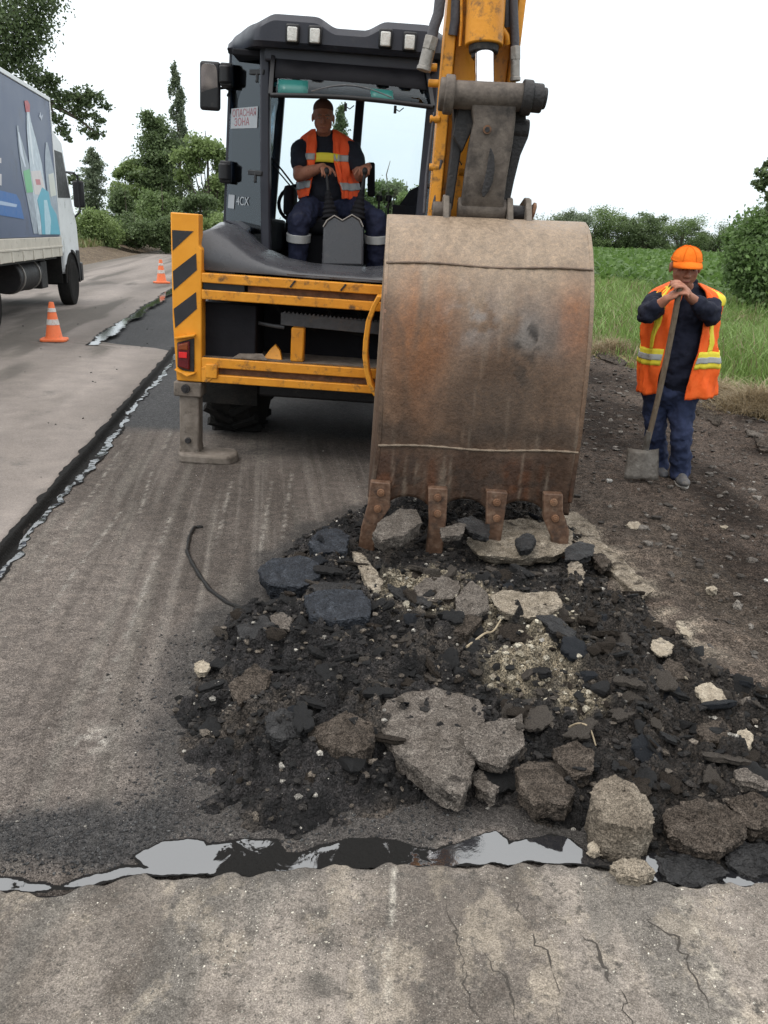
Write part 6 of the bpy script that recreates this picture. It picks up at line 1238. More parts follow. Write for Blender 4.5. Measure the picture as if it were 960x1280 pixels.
for a_ in (anL, anR): MB().ell(a_+Vector((0, -.09, -.03)), (.05, .12, .045)).cap(a_+Vector((0, .03, -.02)), .045, a_+Vector((0, -.12, -.04)), .036).blob('shoe', M_shoe, OP, OP, .008, 3)
rows = []
for y_, xc, wd, dp, oc, oh in [(248, 411, .235, .225, -4, 34), (238, 411, .236, .225, -3, 30), (225, 410, .232, .215, -2, 25), (212, 409, .226, .195, -1, 22), (200, 408, .214, .178, 0, 19), (190, 408, .208, .168, 0, 19), (181, 408, .206, .155, 0, 19), (174.5, 407, .195, .140, 0, 20), (169, 407, .155, .122, 0, 25), (163.5, 406, .100, .105, 0, 40)]:
    rows.append((A(xc, y_, 7.09), wd, dp, oc, oh))
M_vest2 = mat('red_orange_vest_cloth', [(.78, .085, .022), (.86, .11, .03), (.92, .15, .045)], scale=10, rough=.75, bump=.5, bscale=20, dist=.012)
vo, vp = vest(OP, OP, rows, M_vest2)
for c0, c1 in ((.002, .34), (.66, .998)):
    tape(M_sil, 3.75, 4.5, c0, c1, .010, 'tape', vo, OP, vp); tape(M_sil, 1.0, 1.7, c0, c1, .010, 'tape', vo, OP, vp)
hr = MB(); hr.ell(at_(0, -.022, .058), (.079, .094, .075), ax, 3)
M_cap2 = mat('red_brown_hair', [(.075, .032, .022), (.11, .05, .035)], scale=14, rough=.85, bump=.3, bscale=60, dist=.005)
hr.blob('hair', M_cap2, OP, OP, .006, 2)

# ------------------------------------------------------------------ box truck
TA = math.atan(RD); tb = Vector((-6.21, 16.2, .05)); TK = thing('box_truck', 'box truck with a bottled water advert on its dark grey side, in the left lane', 'truck', tuple(tb), (0, 0, TA))
tinv = INV[TK.name]
def tp(px, py, x=0.0):
    o_ = tinv @ Vector((0, 0, CAMH)); d = tinv.to_3x3() @ ray(px, py); k = (x-o_.x)/d.x; return o_+d*k
M_ad = mat('advert_print', [(.070, .092, .155), (.095, .120, .192), (.125, .152, .232)], scale=.9, detail=3, rough=.4, bump=.02, bscale=5, grime=((.07, .072, .085), 1.5, .55, .8))
M_white = mat('white_paint', [(.58, .60, .61), (.70, .72, .73)], scale=4, rough=.35, bump=.02, grime=((.32, .29, .25), 6, .58, .8))
M_cream = mat('dirty_cream_sill', [(.42, .39, .33), (.56, .52, .45)], scale=5, rough=.55, bump=.1, grime=((.13, .10, .075), 9, .58, .74))
def T_(name, mb, m, bevel=.01, parent=None, **k): return mb.build(name, m, parent or TK, None, bevel, **k)
z0, z1, zs = 1.33, 3.60, .985
box = T_('cargo_box', MB().box((-2.35, -6.0, z0), (-.004, 0, z1)), M_ad, .01)
T_('roof_rail', MB().box((-2.37, -6.02, z1), (.012, .02, z1+.07)), M_white, .01)
T_('corner_rail', MB().box((-.03, -.035, z0), (.010, .015, z1)), M_white, .006)
T_('front_wall', MB().box((-2.34, .0, z0), (-.03, .02, z1)), M_white, .0)
si = T_('sill', MB().box((-2.36, -6.02, zs), (.012, .03, z0-.004)), M_cream, .01)
for y in np.arange(-5.8, 0, .62): T_('sill_rib', MB().box((.012, y, zs+.0), (.022, y+.10, zs+.15)), M_cream, .004, si)
T_('sill_lip', MB().box((.012, -6.0, zs+.16), (.026, .03, zs+.19)), M_cream, .004, si)
def pr(name, cols, poly, off=.003, sc=9):
    m = PRM.get(cols)
    if m is None: m = mat('print_'+name, list(cols), scale=sc, detail=4, rough=.4, bump=0); PRM[cols] = m
    pts = [tp(*p) for p in poly]; return T_(name, MB().prism([Vector((off-.0015, p.y, min(max(p.z, z0+.01), z1-.01))) for p in pts], (.0015, 0, 0)), m, 0, box)
PRM = {}
glassc = ((.20, .24, .30), (.42, .48, .54)); glass2 = ((.36, .43, .50), (.62, .70, .76))
pr('blue_ribbon', ((.045, .13, .36), (.06, .17, .42)), [(-40, 236), (0, 238), (20, 243), (25, 252), (30, 274), (0, 269), (-40, 266)])
pr('ribbon_band', ((.35, .45, .62), (.42, .52, .68)), [(-30, 249), (0, 251), (21, 255.5), (20, 259), (0, 256), (-30, 254)], .005)
for xs0 in (-20, -12, -4): pr('letter', ((.5, .5, .52), (.6, .6, .62)), [(xs0, 217), (xs0+5.5, 217.5), (xs0+5.5, 232), (xs0, 231)], .005)
pr('letter', ((.5, .5, .52), (.6, .6, .62)), [(-3, 197), (1.2, 197.5), (1.2, 204), (-3, 203.5)], .005)
pr('bottle', glassc, [(20.6, 157), (22.6, 157), (23.8, 165), (30, 186), (36, 205), (40, 232), (44.5, 262), (47, 292), (42, 292), (34, 250), (27, 215), (23, 185)])
pr('bottle', glass2, [(33, 138), (36, 138), (38.5, 152), (45, 176), (52, 205), (57, 240), (61, 270), (63, 293), (48, 293), (42, 250), (37.5, 215), (34.5, 180), (33, 160)], .005)
pr('bottle', glassc, [(57, 178), (59, 178), (63, 195), (68, 220), (72, 255), (75, 293), (65, 293), (60, 250), (56.5, 215), (56, 195)], .004)
pr('bottle_cap', ((.36, .05, .06), (.45, .09, .10)), [(30, 126), (34, 125.5), (37, 131), (36.8, 140), (32, 140)], .006)
pr('bottle_label', ((.14, .42, .20), (.22, .52, .30)), [(28.5, 214), (36.5, 211), (41, 240), (33, 241)], .007)
pr('bottle_label', ((.55, .52, .52), (.70, .66, .66)), [(38, 214), (50, 213), (57.5, 244), (43, 243)], .008)
pr('label_mark', ((.48, .16, .18), (.55, .24, .26)), [(43.5, 224), (49, 224), (50.5, 231), (45, 231)], .010)
pr('bottle_label', ((.52, .54, .50), (.64, .66, .60)), [(60, 218), (66.5, 216), (70, 244), (63, 246)], .007)
pr('splash', ((.08, .34, .46), (.16, .46, .58)), [(52, 234), (60, 240), (63, 256), (70, 268), (75, 293), (52, 293), (50, 270), (46, 250)], .009, 20)
pr('splash', ((.32, .52, .62), (.5, .68, .76)), [(54, 250), (58, 250), (63, 275), (62, 293), (56, 293)], .011, 20)
pr('highlight', ((.62, .68, .74), (.72, .78, .82)), [(34.2, 142), (35.4, 142), (39, 175), (42, 205), (40.6, 206), (36.5, 176)], .007); pr('highlight', ((.55, .62, .70), (.64, .70, .78)), [(22, 165), (23.4, 165), (29, 195), (32, 208), (30.5, 209), (25, 192)], .006)
pr('star', ((.36, .40, .48), (.44, .48, .56)), [(50, 140), (51.5, 145), (53.5, 143), (52.6, 147), (51.5, 151), (50, 147), (48.5, 146)], .004)
# cab
cabp = [(.06, 1.0), (.06, 3.16), (.55, 3.2), (1.2, 3.05), (1.75, 1.95), (2.05, 1.55), (2.10, .72), (1.75, .62), (.75, .62), (.75, 1.0)]
T_('cab', MB().prism([(-2.2, y, z) for y, z in cabp], (2.10, 0, 0)), M_white, .05, seg=3)
T_('cab_window', MB().prism([(-.102, y, z) for y, z in ((.50, 2.02), (.50, 2.85), (1.12, 2.85), (1.56, 2.05))], (.008, 0, 0)), M_blk, .0)
T_('door_seam', MB().bar((-.096, .42, 1.05), (-.096, .42, 2.95), .012, .01, (0, 1, 0)), M_blk, 0)
T_('wheel_arch', MB().loft([[(-.42, 1.22+r_*math.cos(t), .47+r_*math.sin(t)), (-.06, 1.22+r_*math.cos(t), .47+r_*math.sin(t)), (-.06, 1.22+(r_+.06)*math.cos(t), .47+(r_+.06)*math.sin(t)), (-.42, 1.22+(r_+.06)*math.cos(t), .47+(r_+.06)*math.sin(t))] for t in np.linspace(-.1, 1.5, 12) for r_ in (.54,)]), M_blk, .008)
T_('bumper', MB().box((-2.22, 1.95, .42), (-.06, 2.16, .80)), M_blk, .03)
T_('side_skirt', MB().box((-.16, 1.70, .48), (-.08, 2.0, 1.05)), M_blk, .02)
def twheel(y, x0, r=.46):
    ty = T_('tyre', MB().lathe([(.27, x0+.02), (r*.82, x0), (r*.95, x0+.02), (r, x0+.06), (r, x0+.20), (r*.95, x0+.24), (r*.82, x0+.26), (.27, x0+.24)], (0, y, r-.02), 36, 'X'), M_rub, 0)
    rm = T_('rim', MB().lathe([(.275, x0+.22), (.25, x0+.235), (.20, x0+.18), (.13, x0+.17), (.11, x0+.235), (.001, x0+.24)], (0, y, r-.02), 28, 'X'), M_fit, 0)
    for k in range(8): a = k*math.pi/4; T_('wheel_nut', MB().cyl((x0+.17, y+.16*math.cos(a), r-.02+.16*math.sin(a)), (x0+.21, y+.16*math.cos(a), r-.02+.16*math.sin(a)), .018, n=6), M_dk, 0, rm)
T_('wheel_well', MB().prism([(-.110, 1.22+.56*math.cos(t), .46+.56*math.sin(t)) for t in np.linspace(0, math.pi, 20)], (.018, 0, 0)), M_rub, 0)
twheel(1.22, -.315); twheel(1.22, -2.2); twheel(-3.9, -.40); twheel(-3.9, -2.2)
T_('chassis', MB().box((-1.6, -5.9, .72), (-1.45, 1.6, .95)).box((-.85, -5.9, .72), (-.70, 1.6, .95)), M_dk, .01)
T_('underside', MB().box((-2.2, -5.9, .94), (-.1, .0, .984)), M_dk, 0)
T_('fuel_tank', MB().cyl((-.45, -2.2, .70), (-.45, -.75, .70), .27, n=24), M_dk, .02)
for y in (-2.0, -1.0): T_('tank_strap', MB().lathe([(.274, y), (.285, y), (.285, y+.06), (.274, y+.06)], (-.45, 0, .70), 28, 'Y'), M_fit, 0)
T_('battery_box', MB().box((-.75, -.60, .42), (-.25, -.15, .90)), M_dk, .02)
T_('splash_guard', MB().box((-.44, .54, .46), (-.14, .56, .95)), M_rub, 0)
T_('axle', MB().cyl((-2.0, 1.22, .45), (-.2, 1.22, .45), .07, n=12).cyl((-2.0, -3.9, .45), (-.2, -3.9, .45), .10, n=12), M_dk, 0)
ma = tinv @ A(97, 240, 18.15)
T_('mirror', MB().box((ma.x-.10, ma.y, ma.z-.30), (ma.x+.12, ma.y+.09, ma.z+.22)), M_blk, .04, seg=3)
T_('mirror_bracket', MB().tube([(-.12, 1.15, ma.z+.33), (ma.x-.05, ma.y-.05, ma.z+.36), (ma.x+.02, ma.y, ma.z+.30), (ma.x+.02, ma.y, ma.z-.38), (ma.x-.10, ma.y-.05, ma.z-.50), (-.12, 1.45, ma.z-.62)], .022, 8), M_blk, 0)

# ------------------------------------------------------------------ traffic cones
M_cone = mat('faded_orange_plastic', [(.62, .13, .045), (.72, .17, .06)], scale=8, rough=.6, bump=.1, grime=((.26, .11, .07), 9, .56, .75))
M_cwht = mat('cone_white_band', [(.48, .46, .43), (.60, .58, .55)], scale=14, rough=.6, bump=.1, grime=((.4, .2, .12), 18, .5, .65))
def cone(label, loc, h, rot=0):
    t = thing('traffic_cone', label, 'traffic cone', loc, (0, 0, rot), 'orange cones standing on the left lane')
    k = h/.56; c = []
    for r_, z in ((.145, .034), (.128, .05), (.118, .06), (.036, .55), (.030, .56), (.012, .56)): c.append((r_*k, z*k))
    MB().lathe(c, (0, 0, 0), 28).build('body', M_cone, t)
    for za, zb in ((.235, .315), (.42, .475)):
        f_ = lambda z: (.118-(z-.06)*.082/.49+.0035)*k
        MB().lathe([(f_(za)-.003, za*k), (f_(za), za*k+.001), (f_(zb), zb*k-.001), (f_(zb)-.003, zb*k)], (0, 0, 0), 28).build('band', M_cwht, t)
    MB().prism([(.19*k*(math.copysign(abs(math.cos(a))**.45, math.cos(a))), .19*k*(math.copysign(abs(math.sin(a))**.45, math.sin(a))), 0) for a in np.linspace(0, 2*math.pi, 32, endpoint=False)], (0, 0, .036*k)).build('base', M_cone, t, None, .008)
p = G(68, 426, .05); cone('larger orange cone with pale bands, the nearer one behind the truck', (p.x, p.y, .052), .53, .2)
p = G(202, 354, .05); cone('smaller distant orange cone by the far bitumen streak', (p.x, p.y, .052), .66, .5)
# ------------------------------------------------------------------ vegetation
M_leaf = leafmat('leaves', .45); M_grass = leafmat('grass_blades', .30); M_straw = leafmat('straw', .25)
M_bark = mat('bark', [(.06, .05, .04), (.12, .10, .08)], scale=12, rough=.95, bump=.8, bscale=20, stretch=(3, 3, .6))
def leaf_quads(pos, size, rng, asp=.62, flat=.35):
    n = len(pos); d = rng.normal(size=(n, 3)); d /= np.linalg.norm(d, axis=1)[:, None]; up = rng.normal(size=(n, 3)); up[:, 2] += flat*2
    u = np.cross(d, up); u /= np.linalg.norm(u, axis=1)[:, None]+1e-9
    s = size*rng.uniform(.6, 1.3, n)[:, None]; a = d*s*.5; b_ = u*s*.5*asp
    V = np.stack([pos-a, pos+b_-a*.1, pos+a, pos-b_-a*.1], 1); return V.reshape(-1, 3), np.arange(4*n).reshape(n, 4)
def crown(name, clumps, leaf, cols, m, parent, org, seed, density=1.0):
    """clumps: (centre, radii, count); each clump holds twiggy sub-clumps so that gaps stay open"""
    rg = np.random.default_rng(seed); Ps, Cs = [], []
    for c, rad, n in clumps:
        n = int(n*density*3.4); k = max(3, n//34); rad = np.array(rad if hasattr(rad, '__len__') else (rad,)*3)
        sc = rg.normal(size=(k, 3)); sc /= np.linalg.norm(sc, axis=1)[:, None]; sc = sc*(rg.uniform(.2, 1.15, k)[:, None])*rad
        idx = rg.integers(0, k, n); p = np.array(c[:])+sc[idx]+rg.normal(size=(n, 3))*rad*.33
        t = rg.uniform(0, 1, n)*.6+rg.uniform(0, 1, k)[idx]*.4; col = mix(cols[0], cols[1], t); yl = rg.uniform(0, 1, n) < .06; col[yl] = col[yl]*1.5
        Ps.append(p); Cs.append(col)
    P_ = np.concatenate(Ps); C_ = np.concatenate(Cs); V, F_ = leaf_quads(P_, leaf*.58, rg)
    return npmesh(name, V-np.array(org), F_, m, np.repeat(C_, 4, 0), parent, smooth=False)
DARK = ((.070, .105, .045), (.165, .225, .095)); MID = ((.092, .140, .052), (.20, .275, .105)); LITE = ((.130, .185, .060), (.250, .330, .125)); GREY = ((.115, .150, .098), (.205, .250, .155))
def tree(name, label, cat, base, h, wid, shape, cols, leaf, n, seed, group=None, trunk=.02, low=.1):
    rg = np.random.default_rng(seed); t = thing(name, label, cat, tuple(base), (0, 0, 0), group); B_ = Vector(base); cl = []
    tm = MB(); tp_ = [B_+Vector((rg.normal(0, .012)*h*z, rg.normal(0, .012)*h*z, h*z)) for z in np.linspace(0, .92, 8)]; tm.tube(tp_, [h*trunk*(1.05-z) for z in np.linspace(0, .92, 8)], 7)
    if shape == 'poplar':
        for z in np.linspace(low, 1.0, 26): w_ = wid*(.35+.9*math.sin(math.pi*min(1, (z-low)/(1-low)*.82+.12)))*.5; cl.append((B_+Vector((rg.normal(0, .25)*w_, rg.normal(0, .25)*w_, h*z)), (w_*.75, w_*.75, h*.045), n/26))
    elif shape == 'sparse':
        for z in np.linspace(low, 1.0, 34):
            w_ = wid*(.42+.62*(1-z))*.5; a = rg.uniform(0, 6.28); e = B_+Vector((math.cos(a)*w_*.8, math.sin(a)*w_*.8, h*z+w_*.5)); tm.tube([B_+Vector((0, 0, h*z-w_*.6)), e], [h*.004, h*.001], 4); cl.append((e, (w_*.38, w_*.38, h*.045), n/34*rg.uniform(.2, .95)))
    else:
        k = 22 if shape != 'bush' else 16
        for i in range(k):
            v = rg.normal(size=3); v /= np.linalg.norm(v); rr = rg.uniform(.45, .98); z = (.5+.5*v[2]*rr)
            taper = 1.0 if shape == 'bush' else .75+.45*math.sin(math.pi*min(1, z*.9+.05))
            c = B_+Vector((v[0]*wid*.5*rr*taper, v[1]*wid*.5*rr*taper, h*(low+(1-low)*z*.94))); rad = wid*rg.uniform(.13, .24); cl.append((c, (rad, rad, rad*.8), n/k))
            tm.tube([B_+Vector((0, 0, h*low*rg.uniform(.3, 1.2)+h*.1*z)), B_.lerp(c, .55)+Vector((0, 0, h*.06)), c], [h*trunk*.42, h*trunk*.25, h*trunk*.06], 5)
    tm.build('trunk', M_bark, t, t, smooth=60); crown('crown', cl, leaf, cols, M_leaf, t, base, seed+500); return t
def onground(px, Y, z=.35): p = A(px, 300, Y); return (p.x, p.y, z)
def hpx(px, y, Y): return A(px, y, Y).z
def T2(name, label, cat, px, ytop, Y, wpx, shape, cols, leaf, n, seed, z0=.3, **k):
    b_ = onground(px, Y, z0); return tree(name, label, cat, b_, hpx(px, ytop, Y)-z0, wpx*Y/FPX/1.02, shape, cols, leaf, n, seed, **k)
T2('poplar_tree', 'tallest thin poplar with bare gaps, left of the cab', 'tree', 228, 96, 62, 34, 'sparse', GREY, .30, 5200, 1, low=.22)
T2('poplar_tree', 'dense dark poplar with a broad spire left of the tallest one', 'tree', 200, 150, 60, 46, 'poplar', DARK, .34, 7500, 2, low=.12)
T2('deciduous_tree', 'loose light green tree between the tallest poplar and the cab mirror', 'tree', 262, 150, 58, 56, 'round', LITE, .36, 5200, 3, low=.25)
T2('deciduous_tree', 'rounded light green tree standing left of the dense dark poplar', 'tree', 168, 192, 60, 46, 'round', LITE, .34, 4200, 4, low=.3)
T2('poplar_tree', 'small slim tree at the left end of the roadside row by the truck mirror', 'tree', 121, 192, 62, 26, 'poplar', GREY, .30, 2600, 5, low=.2)
T2('deciduous_tree', 'dark bushy tree below the rounded light green one', 'tree', 160, 228, 56, 58, 'bush', DARK, .32, 5200, 6, low=.02)
T2('deciduous_tree', 'mid green bushy tree at the foot of the dense poplar', 'tree', 205, 222, 55, 56, 'bush', MID, .32, 5200, 7, low=.02)
T2('deciduous_tree', 'dark bushy tree at the foot of the loose light green tree', 'tree', 252, 232, 54, 50, 'bush', DARK, .32, 4200, 8, low=.02)
T2('bush', 'light green bush at the left end of the roadside row beside the truck cab', 'bush', 120, 250, 50, 62, 'bush', LITE, .26, 5200, 9, low=.0)
T2('bush', 'dark green bush low between the two light bushes on the left verge', 'bush', 170, 262, 52, 54, 'bush', DARK, .26, 3800, 10, low=.0)
T2('bush', 'bright green bush just above the striped post', 'bush', 268, 266, 46, 44, 'bush', LITE, .24, 3600, 11, low=.0)
T2('bush', 'dark bush behind the striped post', 'bush', 222, 265, 52, 50, 'bush', DARK, .26, 3600, 12, low=.0)
# seen through the cab
T2('deciduous_tree', 'tall tree seen through the cab behind the operator\'s raised seat arm', 'tree', 482, 190, 56, 40, 'round', MID, .32, 3800, 21, low=.1)
T2('deciduous_tree', 'dark tree seen through the cab beside the operator\'s head', 'tree', 424, 140, 62, 20, 'poplar', DARK, .32, 3000, 22, low=.15)
T2('deciduous_tree', 'smaller tree seen through the cab at its right rear post', 'tree', 506, 218, 54, 34, 'round', LITE, .30, 2800, 23, low=.1)
T2('bush', 'bush seen through the cab between the two trees', 'bush', 460, 228, 52, 34, 'bush', MID, .28, 2600, 24, low=0)
T2('bush', 'bush seen through the cab at the left of the windscreen', 'bush', 352, 276, 50, 46, 'bush', MID, .28, 2400, 25, low=0)
# windbreak beyond the field: five kinds, copied along the line
var = []
for k in range(5): var.append(tree('deciduous_tree', 'far tree in the windbreak line beyond the green field', 'tree', (0, 0, 0), [6.6, 7.4, 5.8, 7.0, 6.2][k], [5.4, 6.2, 5.6, 5.0, 6.4][k], 'bush' if k % 2 else 'round', [DARK, MID, DARK, GREY, DARK][k], .42, 2300, 40+k, 'windbreak trees beyond the field', low=.02))
rg = np.random.default_rng(4); i = 0
for x in np.arange(8, 108, 2.9):
    v = var[i % 5] if i < 5 else var[int(rg.integers(0, 5))]
    if i < 5: o = v
    else:
        o = v.copy(); COL.objects.link(o)
        for ch in v.children: c = ch.copy(); c.parent = o; COL.objects.link(c)
    Yt = 128+.10*x+rg.normal(0, 2.0); o.location = (x+rg.normal(0, .6), Yt, .3); sc = rg.uniform(.82, 1.12)*(1.0-.0*x); o.scale = (sc*1.1, sc*1.1, sc*.86); o.rotation_euler = (0, 0, rg.uniform(0, 6.28)); i += 1
# overhanging tree top left: clumps read off the photo, trunk out of frame
def overhang(name, label, cat, base, limbs, clumps, cols, leaf, seed):
    t = thing(name, label, cat, base); tm = MB()
    for pts, r0 in limbs: tm.tube(pts, [r0*(1-.85*i/(len(pts)-1)) for i in range(len(pts))], 7)
    tm.build('trunk', M_bark, t, t, smooth=60); crown('crown', clumps, leaf, cols, M_leaf, t, base, seed); return t
Y0 = 21.0; bz = (-12.6, 21.0, .4)
cl = [(A(x, y, Y0+dy), (r_*1.35, r_*1.35, r_*1.0), n*.8) for x, y, dy, r_, n in [(8, 12, 0, .50, 420), (36, 8, .3, .42, 340), (58, 6, 0, .30, 200), (20, 32, -.3, .45, 380), (46, 30, 0, .30, 240), (10, 55, 0, .45, 380), (34, 52, .4, .30, 220), (22, 74, 0, .36, 300), (4, 84, .3, .4, 320), (-20, 40, 0, .6, 500), (-20, 80, 0, .6, 500), (38, 92, 0, .20, 110), (52, 98, 0, .22, 130), (62, 110, .2, .18, 110), (-50, 30, 1, .9, 700), (-60, -10, 1, 1.0, 700), (0, -25, 0, .7, 500), (40, -30, 0, .5, 300),
     (67, 96, 0, .12, 60), (70, 120, 0, .16, 95), (76, 128, 0, .16, 95), (90, 118, 0, .13, 80), (98, 122, .1, .16, 95), (109, 116, 0, .14, 85), (118, 118, 0, .12, 70), (125, 130, 0, .12, 60), (108, 130, .1, .16, 95), (96, 134, 0, .12, 70), (116, 142, 0, .12, 60), (121, 150, 0, .10, 45), (109, 160, 0, .14, 70), (120, 167, 0, .12, 50), (100, 146, 0, .11, 55), (67, 150, 0, .14, 70), (74, 158, 0, .13, 60), (80, 166, 0, .10, 45), (86, 174, 0, .07, 22), (70, 208, 0, .13, 70), (78, 222, .1, .16, 95), (90, 224, 0, .14, 70), (74, 232, 0, .13, 60)]]
limbs = [([Vector(bz), Vector((-12.3, 21, 3)), Vector((-11.4, 21, 5.2)), A(-10, 30, 21), A(30, 10, 21)], .26), ([Vector((-11.7, 21, 4.5)), A(-5, 110, 21), A(50, 122, 21), A(78, 138, 21), A(100, 150, 21), A(122, 168, 21)], .10), ([A(58, 126, 21), A(85, 128, 21), A(112, 118, 21), A(126, 128, 21)], .035), ([A(62, 130, 21), A(72, 155, 21), A(88, 175, 21)], .03), ([Vector((-11.9, 21, 3.8)), A(0, 200, 21), A(60, 215, 21), A(92, 226, 21)], .06), ([A(30, 70, 21), A(45, 62, 21), A(62, 58, 21)], .012)]
overhang('deciduous_tree', 'dark leafed tree hanging its branches over the truck, top left corner', 'tree', bz, limbs, cl, ((.050, .080, .036), (.14, .19, .078)), .14, 71)
# right: walnut bush and overhanging twig
bz = (11.2, 20.0, .3)
cl = [(A(x, y, 19.5+dy), (r_, r_, r_*.9), n) for x, y, dy, r_, n in [(945, 290, 0, .45, 420), (965, 300, 0, .55, 500), (930, 310, -.3, .38, 340), (950, 330, -.5, .5, 460), (928, 345, -.4, .34, 300), (945, 365, -.6, .42, 380), (970, 350, 0, .6, 500), (915, 300, .4, .22, 150), (1000, 300, 0, .9, 700), (1040, 320, 0, 1.0, 700), (960, 272, .2, .28, 200), (920, 330, 0, .25, 170), (990, 390, -.5, .6, 450), (956, 390, -.7, .3, 220)]]
overhang('bush', 'big leafy bush at the right edge beyond the grass', 'bush', bz, [([Vector(bz), Vector((10.4, 19.6, 1.2)), A(945, 300, 19.5)], .08), ([Vector(bz), Vector((10.2, 19.5, .8)), A(930, 340, 19.2)], .06)], cl, ((.065, .115, .034), (.165, .255, .085)), .18, 72)
bz = (9.4, 12.2, .3)
cl = [(A(x, y, 12), r_, n) for x, y, r_, n in [(953, 215, .07, 40), (957, 225, .10, 60), (948, 228, .06, 26), (960, 243, .07, 34), (954, 236, .05, 18), (962, 258, .06, 26), (958, 206, .05, 22), (985, 215, .3, 200), (1010, 240, .4, 260)]]
overhang('deciduous_tree', 'leafy branch tip reaching in at the right edge against the sky', 'tree', bz, [([Vector(bz), Vector((9.2, 12.1, 1.6)), Vector((8.2, 12, 2.8)), A(985, 220, 12), A(955, 232, 12)], .10)], cl, DARK, .11, 73)

# grass on the right verge
def blades(name, pos, hts, wids, cols, m, seed, label, cat, lean=.35):
    r_ = np.random.default_rng(seed); n = len(pos); a = r_.uniform(0, 6.28, n); dx = np.stack([np.cos(a), np.sin(a), np.zeros(n)], -1); la = r_.uniform(0, 6.28, n); le = np.abs(r_.normal(0, lean, n))
    ln = np.stack([np.cos(la)*le, np.sin(la)*le, np.ones(n)], -1); h = hts[:, None]; w_ = wids[:, None]
    p0 = pos; p1 = pos+ln*h*.55; ln2 = ln.copy(); ln2[:, :2] *= 2.0; ln2[:, 2] *= .9; p2 = p1+ln2*h*.45*np.array((1, 1, .8))
    V = np.stack([p0-dx*w_, p0+dx*w_, p1+dx*w_*.7, p1-dx*w_*.7, p2+dx*w_*.12, p2-dx*w_*.12], 1).reshape(-1, 3); i = (np.arange(n)*6)[:, None]
    F_ = np.concatenate([i+np.array([[0, 1, 2, 3]]), i+np.array([[3, 2, 4, 5]])]); return tag(npmesh(name, V, F_, m, np.repeat(cols, 6, 0), smooth=False), label, cat, kind='stuff')
q = np.random.default_rng(31); n = 90000
Yg = 5.5+36*q.uniform(0, 1, n)**1.9; Sg = 4.95+q.uniform(0, 1, n)**.9*7.5; ok = (Sg > 5.15+.28*np.sin(Yg*.9)+q.normal(0, .12, n)); Yg, Sg = Yg[ok], Sg[ok]; Xg = Sg-RD*Yg; ok = Xg < .56*Yg+1.2; Xg, Yg, Sg = Xg[ok], Yg[ok], Sg[ok]
den = fbm(Xg, Yg, 0, .8, 3, 32); hh = (.10+.30*sstep(5.0, 6.6, Sg))*(.45+1.1*den)*q.uniform(.5, 1.3, len(Xg))
cg = mix((.110, .185, .042), (.235, .340, .095), q.uniform(0, 1, len(Xg))*.6+den*.4); dry = q.uniform(0, 1, len(Xg)) < (.10+.5*sstep(5.8, 5.1, Sg)); cg[dry] = mix((.16, .13, .07), (.30, .25, .15), q.uniform(0, 1, dry.sum()))
zg = vz(Xg, Yg, Sg); blades('grass', np.column_stack([Xg, Yg, zg-.01]), hh, .0035+.00055*Yg, cg, M_grass, 33, 'light green tall grass along the right verge', 'grass')
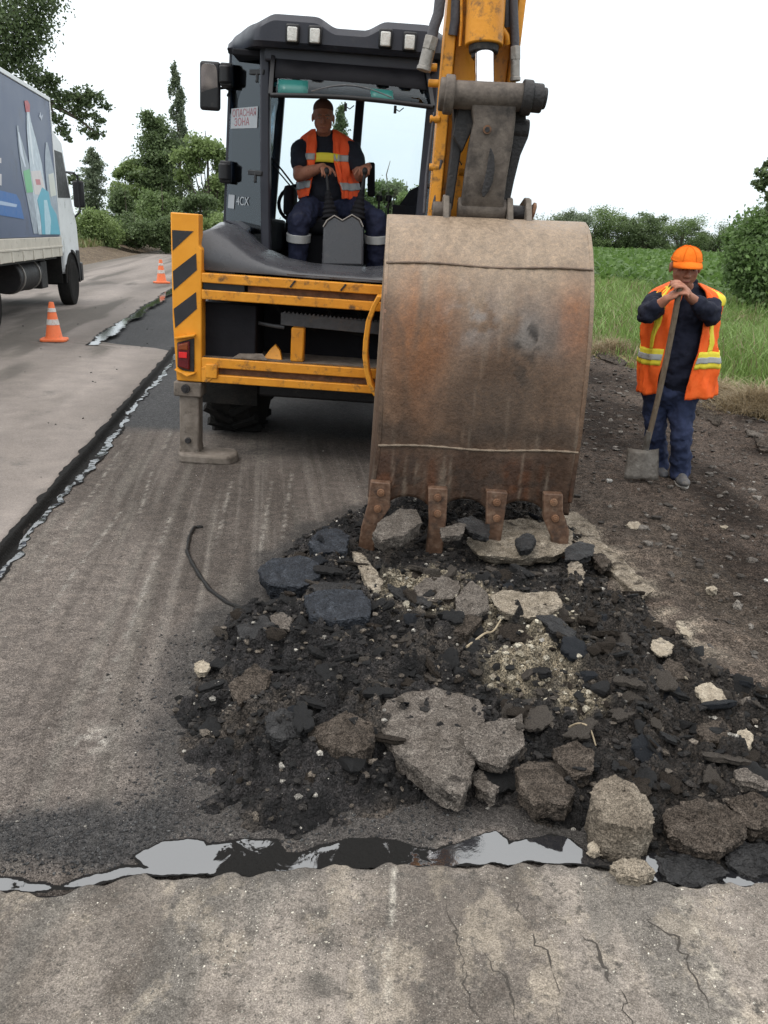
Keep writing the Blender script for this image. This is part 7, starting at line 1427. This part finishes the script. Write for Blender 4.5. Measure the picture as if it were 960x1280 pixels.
# straw clumps
def straw(label, px, r_, n, h, seed):
    c = G(*px, .08); q = np.random.default_rng(seed); p = np.column_stack([c.x+q.normal(0, r_*.55, n), c.y+q.normal(0, r_*.4, n), np.zeros(n)]); d = np.exp(-((p[:, 0]-c.x)**2+(p[:, 1]-c.y)**2)/(r_*.7)**2); p[:, 2] = .03+q.uniform(0, 1, n)*h*d
    a = mix((.17, .125, .07), (.38, .30, .18), q.uniform(0, 1, n)); return blades('dry_grass', p, q.uniform(.06, .20, n), np.full(n, .0035), a, M_straw, seed, label, 'dry grass', lean=1.6)
straw('straw coloured heap of dry grass at the right edge of the photo', (945, 512), .36, 2600, .24, 51)
straw('dry grass tuft behind the worker at the verge edge', (895, 492), .30, 1100, .12, 52)
straw('dry grass tuft at the verge just right of the bucket', (765, 438), .34, 1400, .16, 53)
straw('reddish dry weeds standing in the grass right of the worker', (925, 415), .50, 900, .35, 54)
# weeds on the left bank
n = 16000; Yg = 26+60*q.uniform(0, 1, n); Sg = -9.0-6*q.uniform(0, 1, n); Xg = Sg-RD*Yg; cg = mix((.08, .11, .03), (.18, .20, .07), q.uniform(0, 1, n)); dr = q.uniform(0, 1, n) < .3; cg[dr] = (.2, .16, .09)
blades('grass', np.column_stack([Xg, Yg, lz(Xg, Yg, Sg)-.02]), .15+.35*q.uniform(0, 1, n), .012+.0006*Yg, cg, M_grass, 35, 'rough grass along the top of the left earth bank', 'grass')
# crop: broad leaves on stalks, denser in rows
n = 30000; Yg = 15+115*q.uniform(0, 1, n)**1.7; Sg = 11.0+np.round(q.uniform(0, 1, n)**1.2*110/.7)*.7+q.normal(0, .13, n); Xg = Sg-RD*Yg; ok = (Xg < .56*Yg+2) & (Xg > .12*Yg); Xg, Yg = Xg[ok], Yg[ok]; m_ = len(Xg)
hv = .30+.28*fbm(Xg, Yg, 0, .5, 3, 36)+q.normal(0, .06, m_); pos = np.column_stack([Xg, Yg, .34+hv])
V, F_ = leaf_quads(np.repeat(pos, 4, 0)+q.normal(size=(m_*4, 3))*np.array((.12, .12, .10)), 1.0, q, .8, .9)
cen_ = np.repeat(np.repeat(pos, 4, 0), 4, 0); lsz = np.repeat(np.repeat(.13+.0032*Yg, 4), 4)[:, None]
mid = V.reshape(-1, 4, 3).mean(1).repeat(4, 0); V = mid+(V-mid)*lsz
cg = mix((.064, .125, .028), (.150, .245, .064), q.uniform(0, 1, m_*4)*.55+.45*np.repeat(fbm(Xg, Yg, 0, 1.5, 3, 37), 4))
tag(npmesh('crop_plants', V, F_, M_leaf, np.repeat(cg, 4, 0), smooth=False), 'green crop of broad leaved plants filling the field on the right', 'crop', kind='stuff')
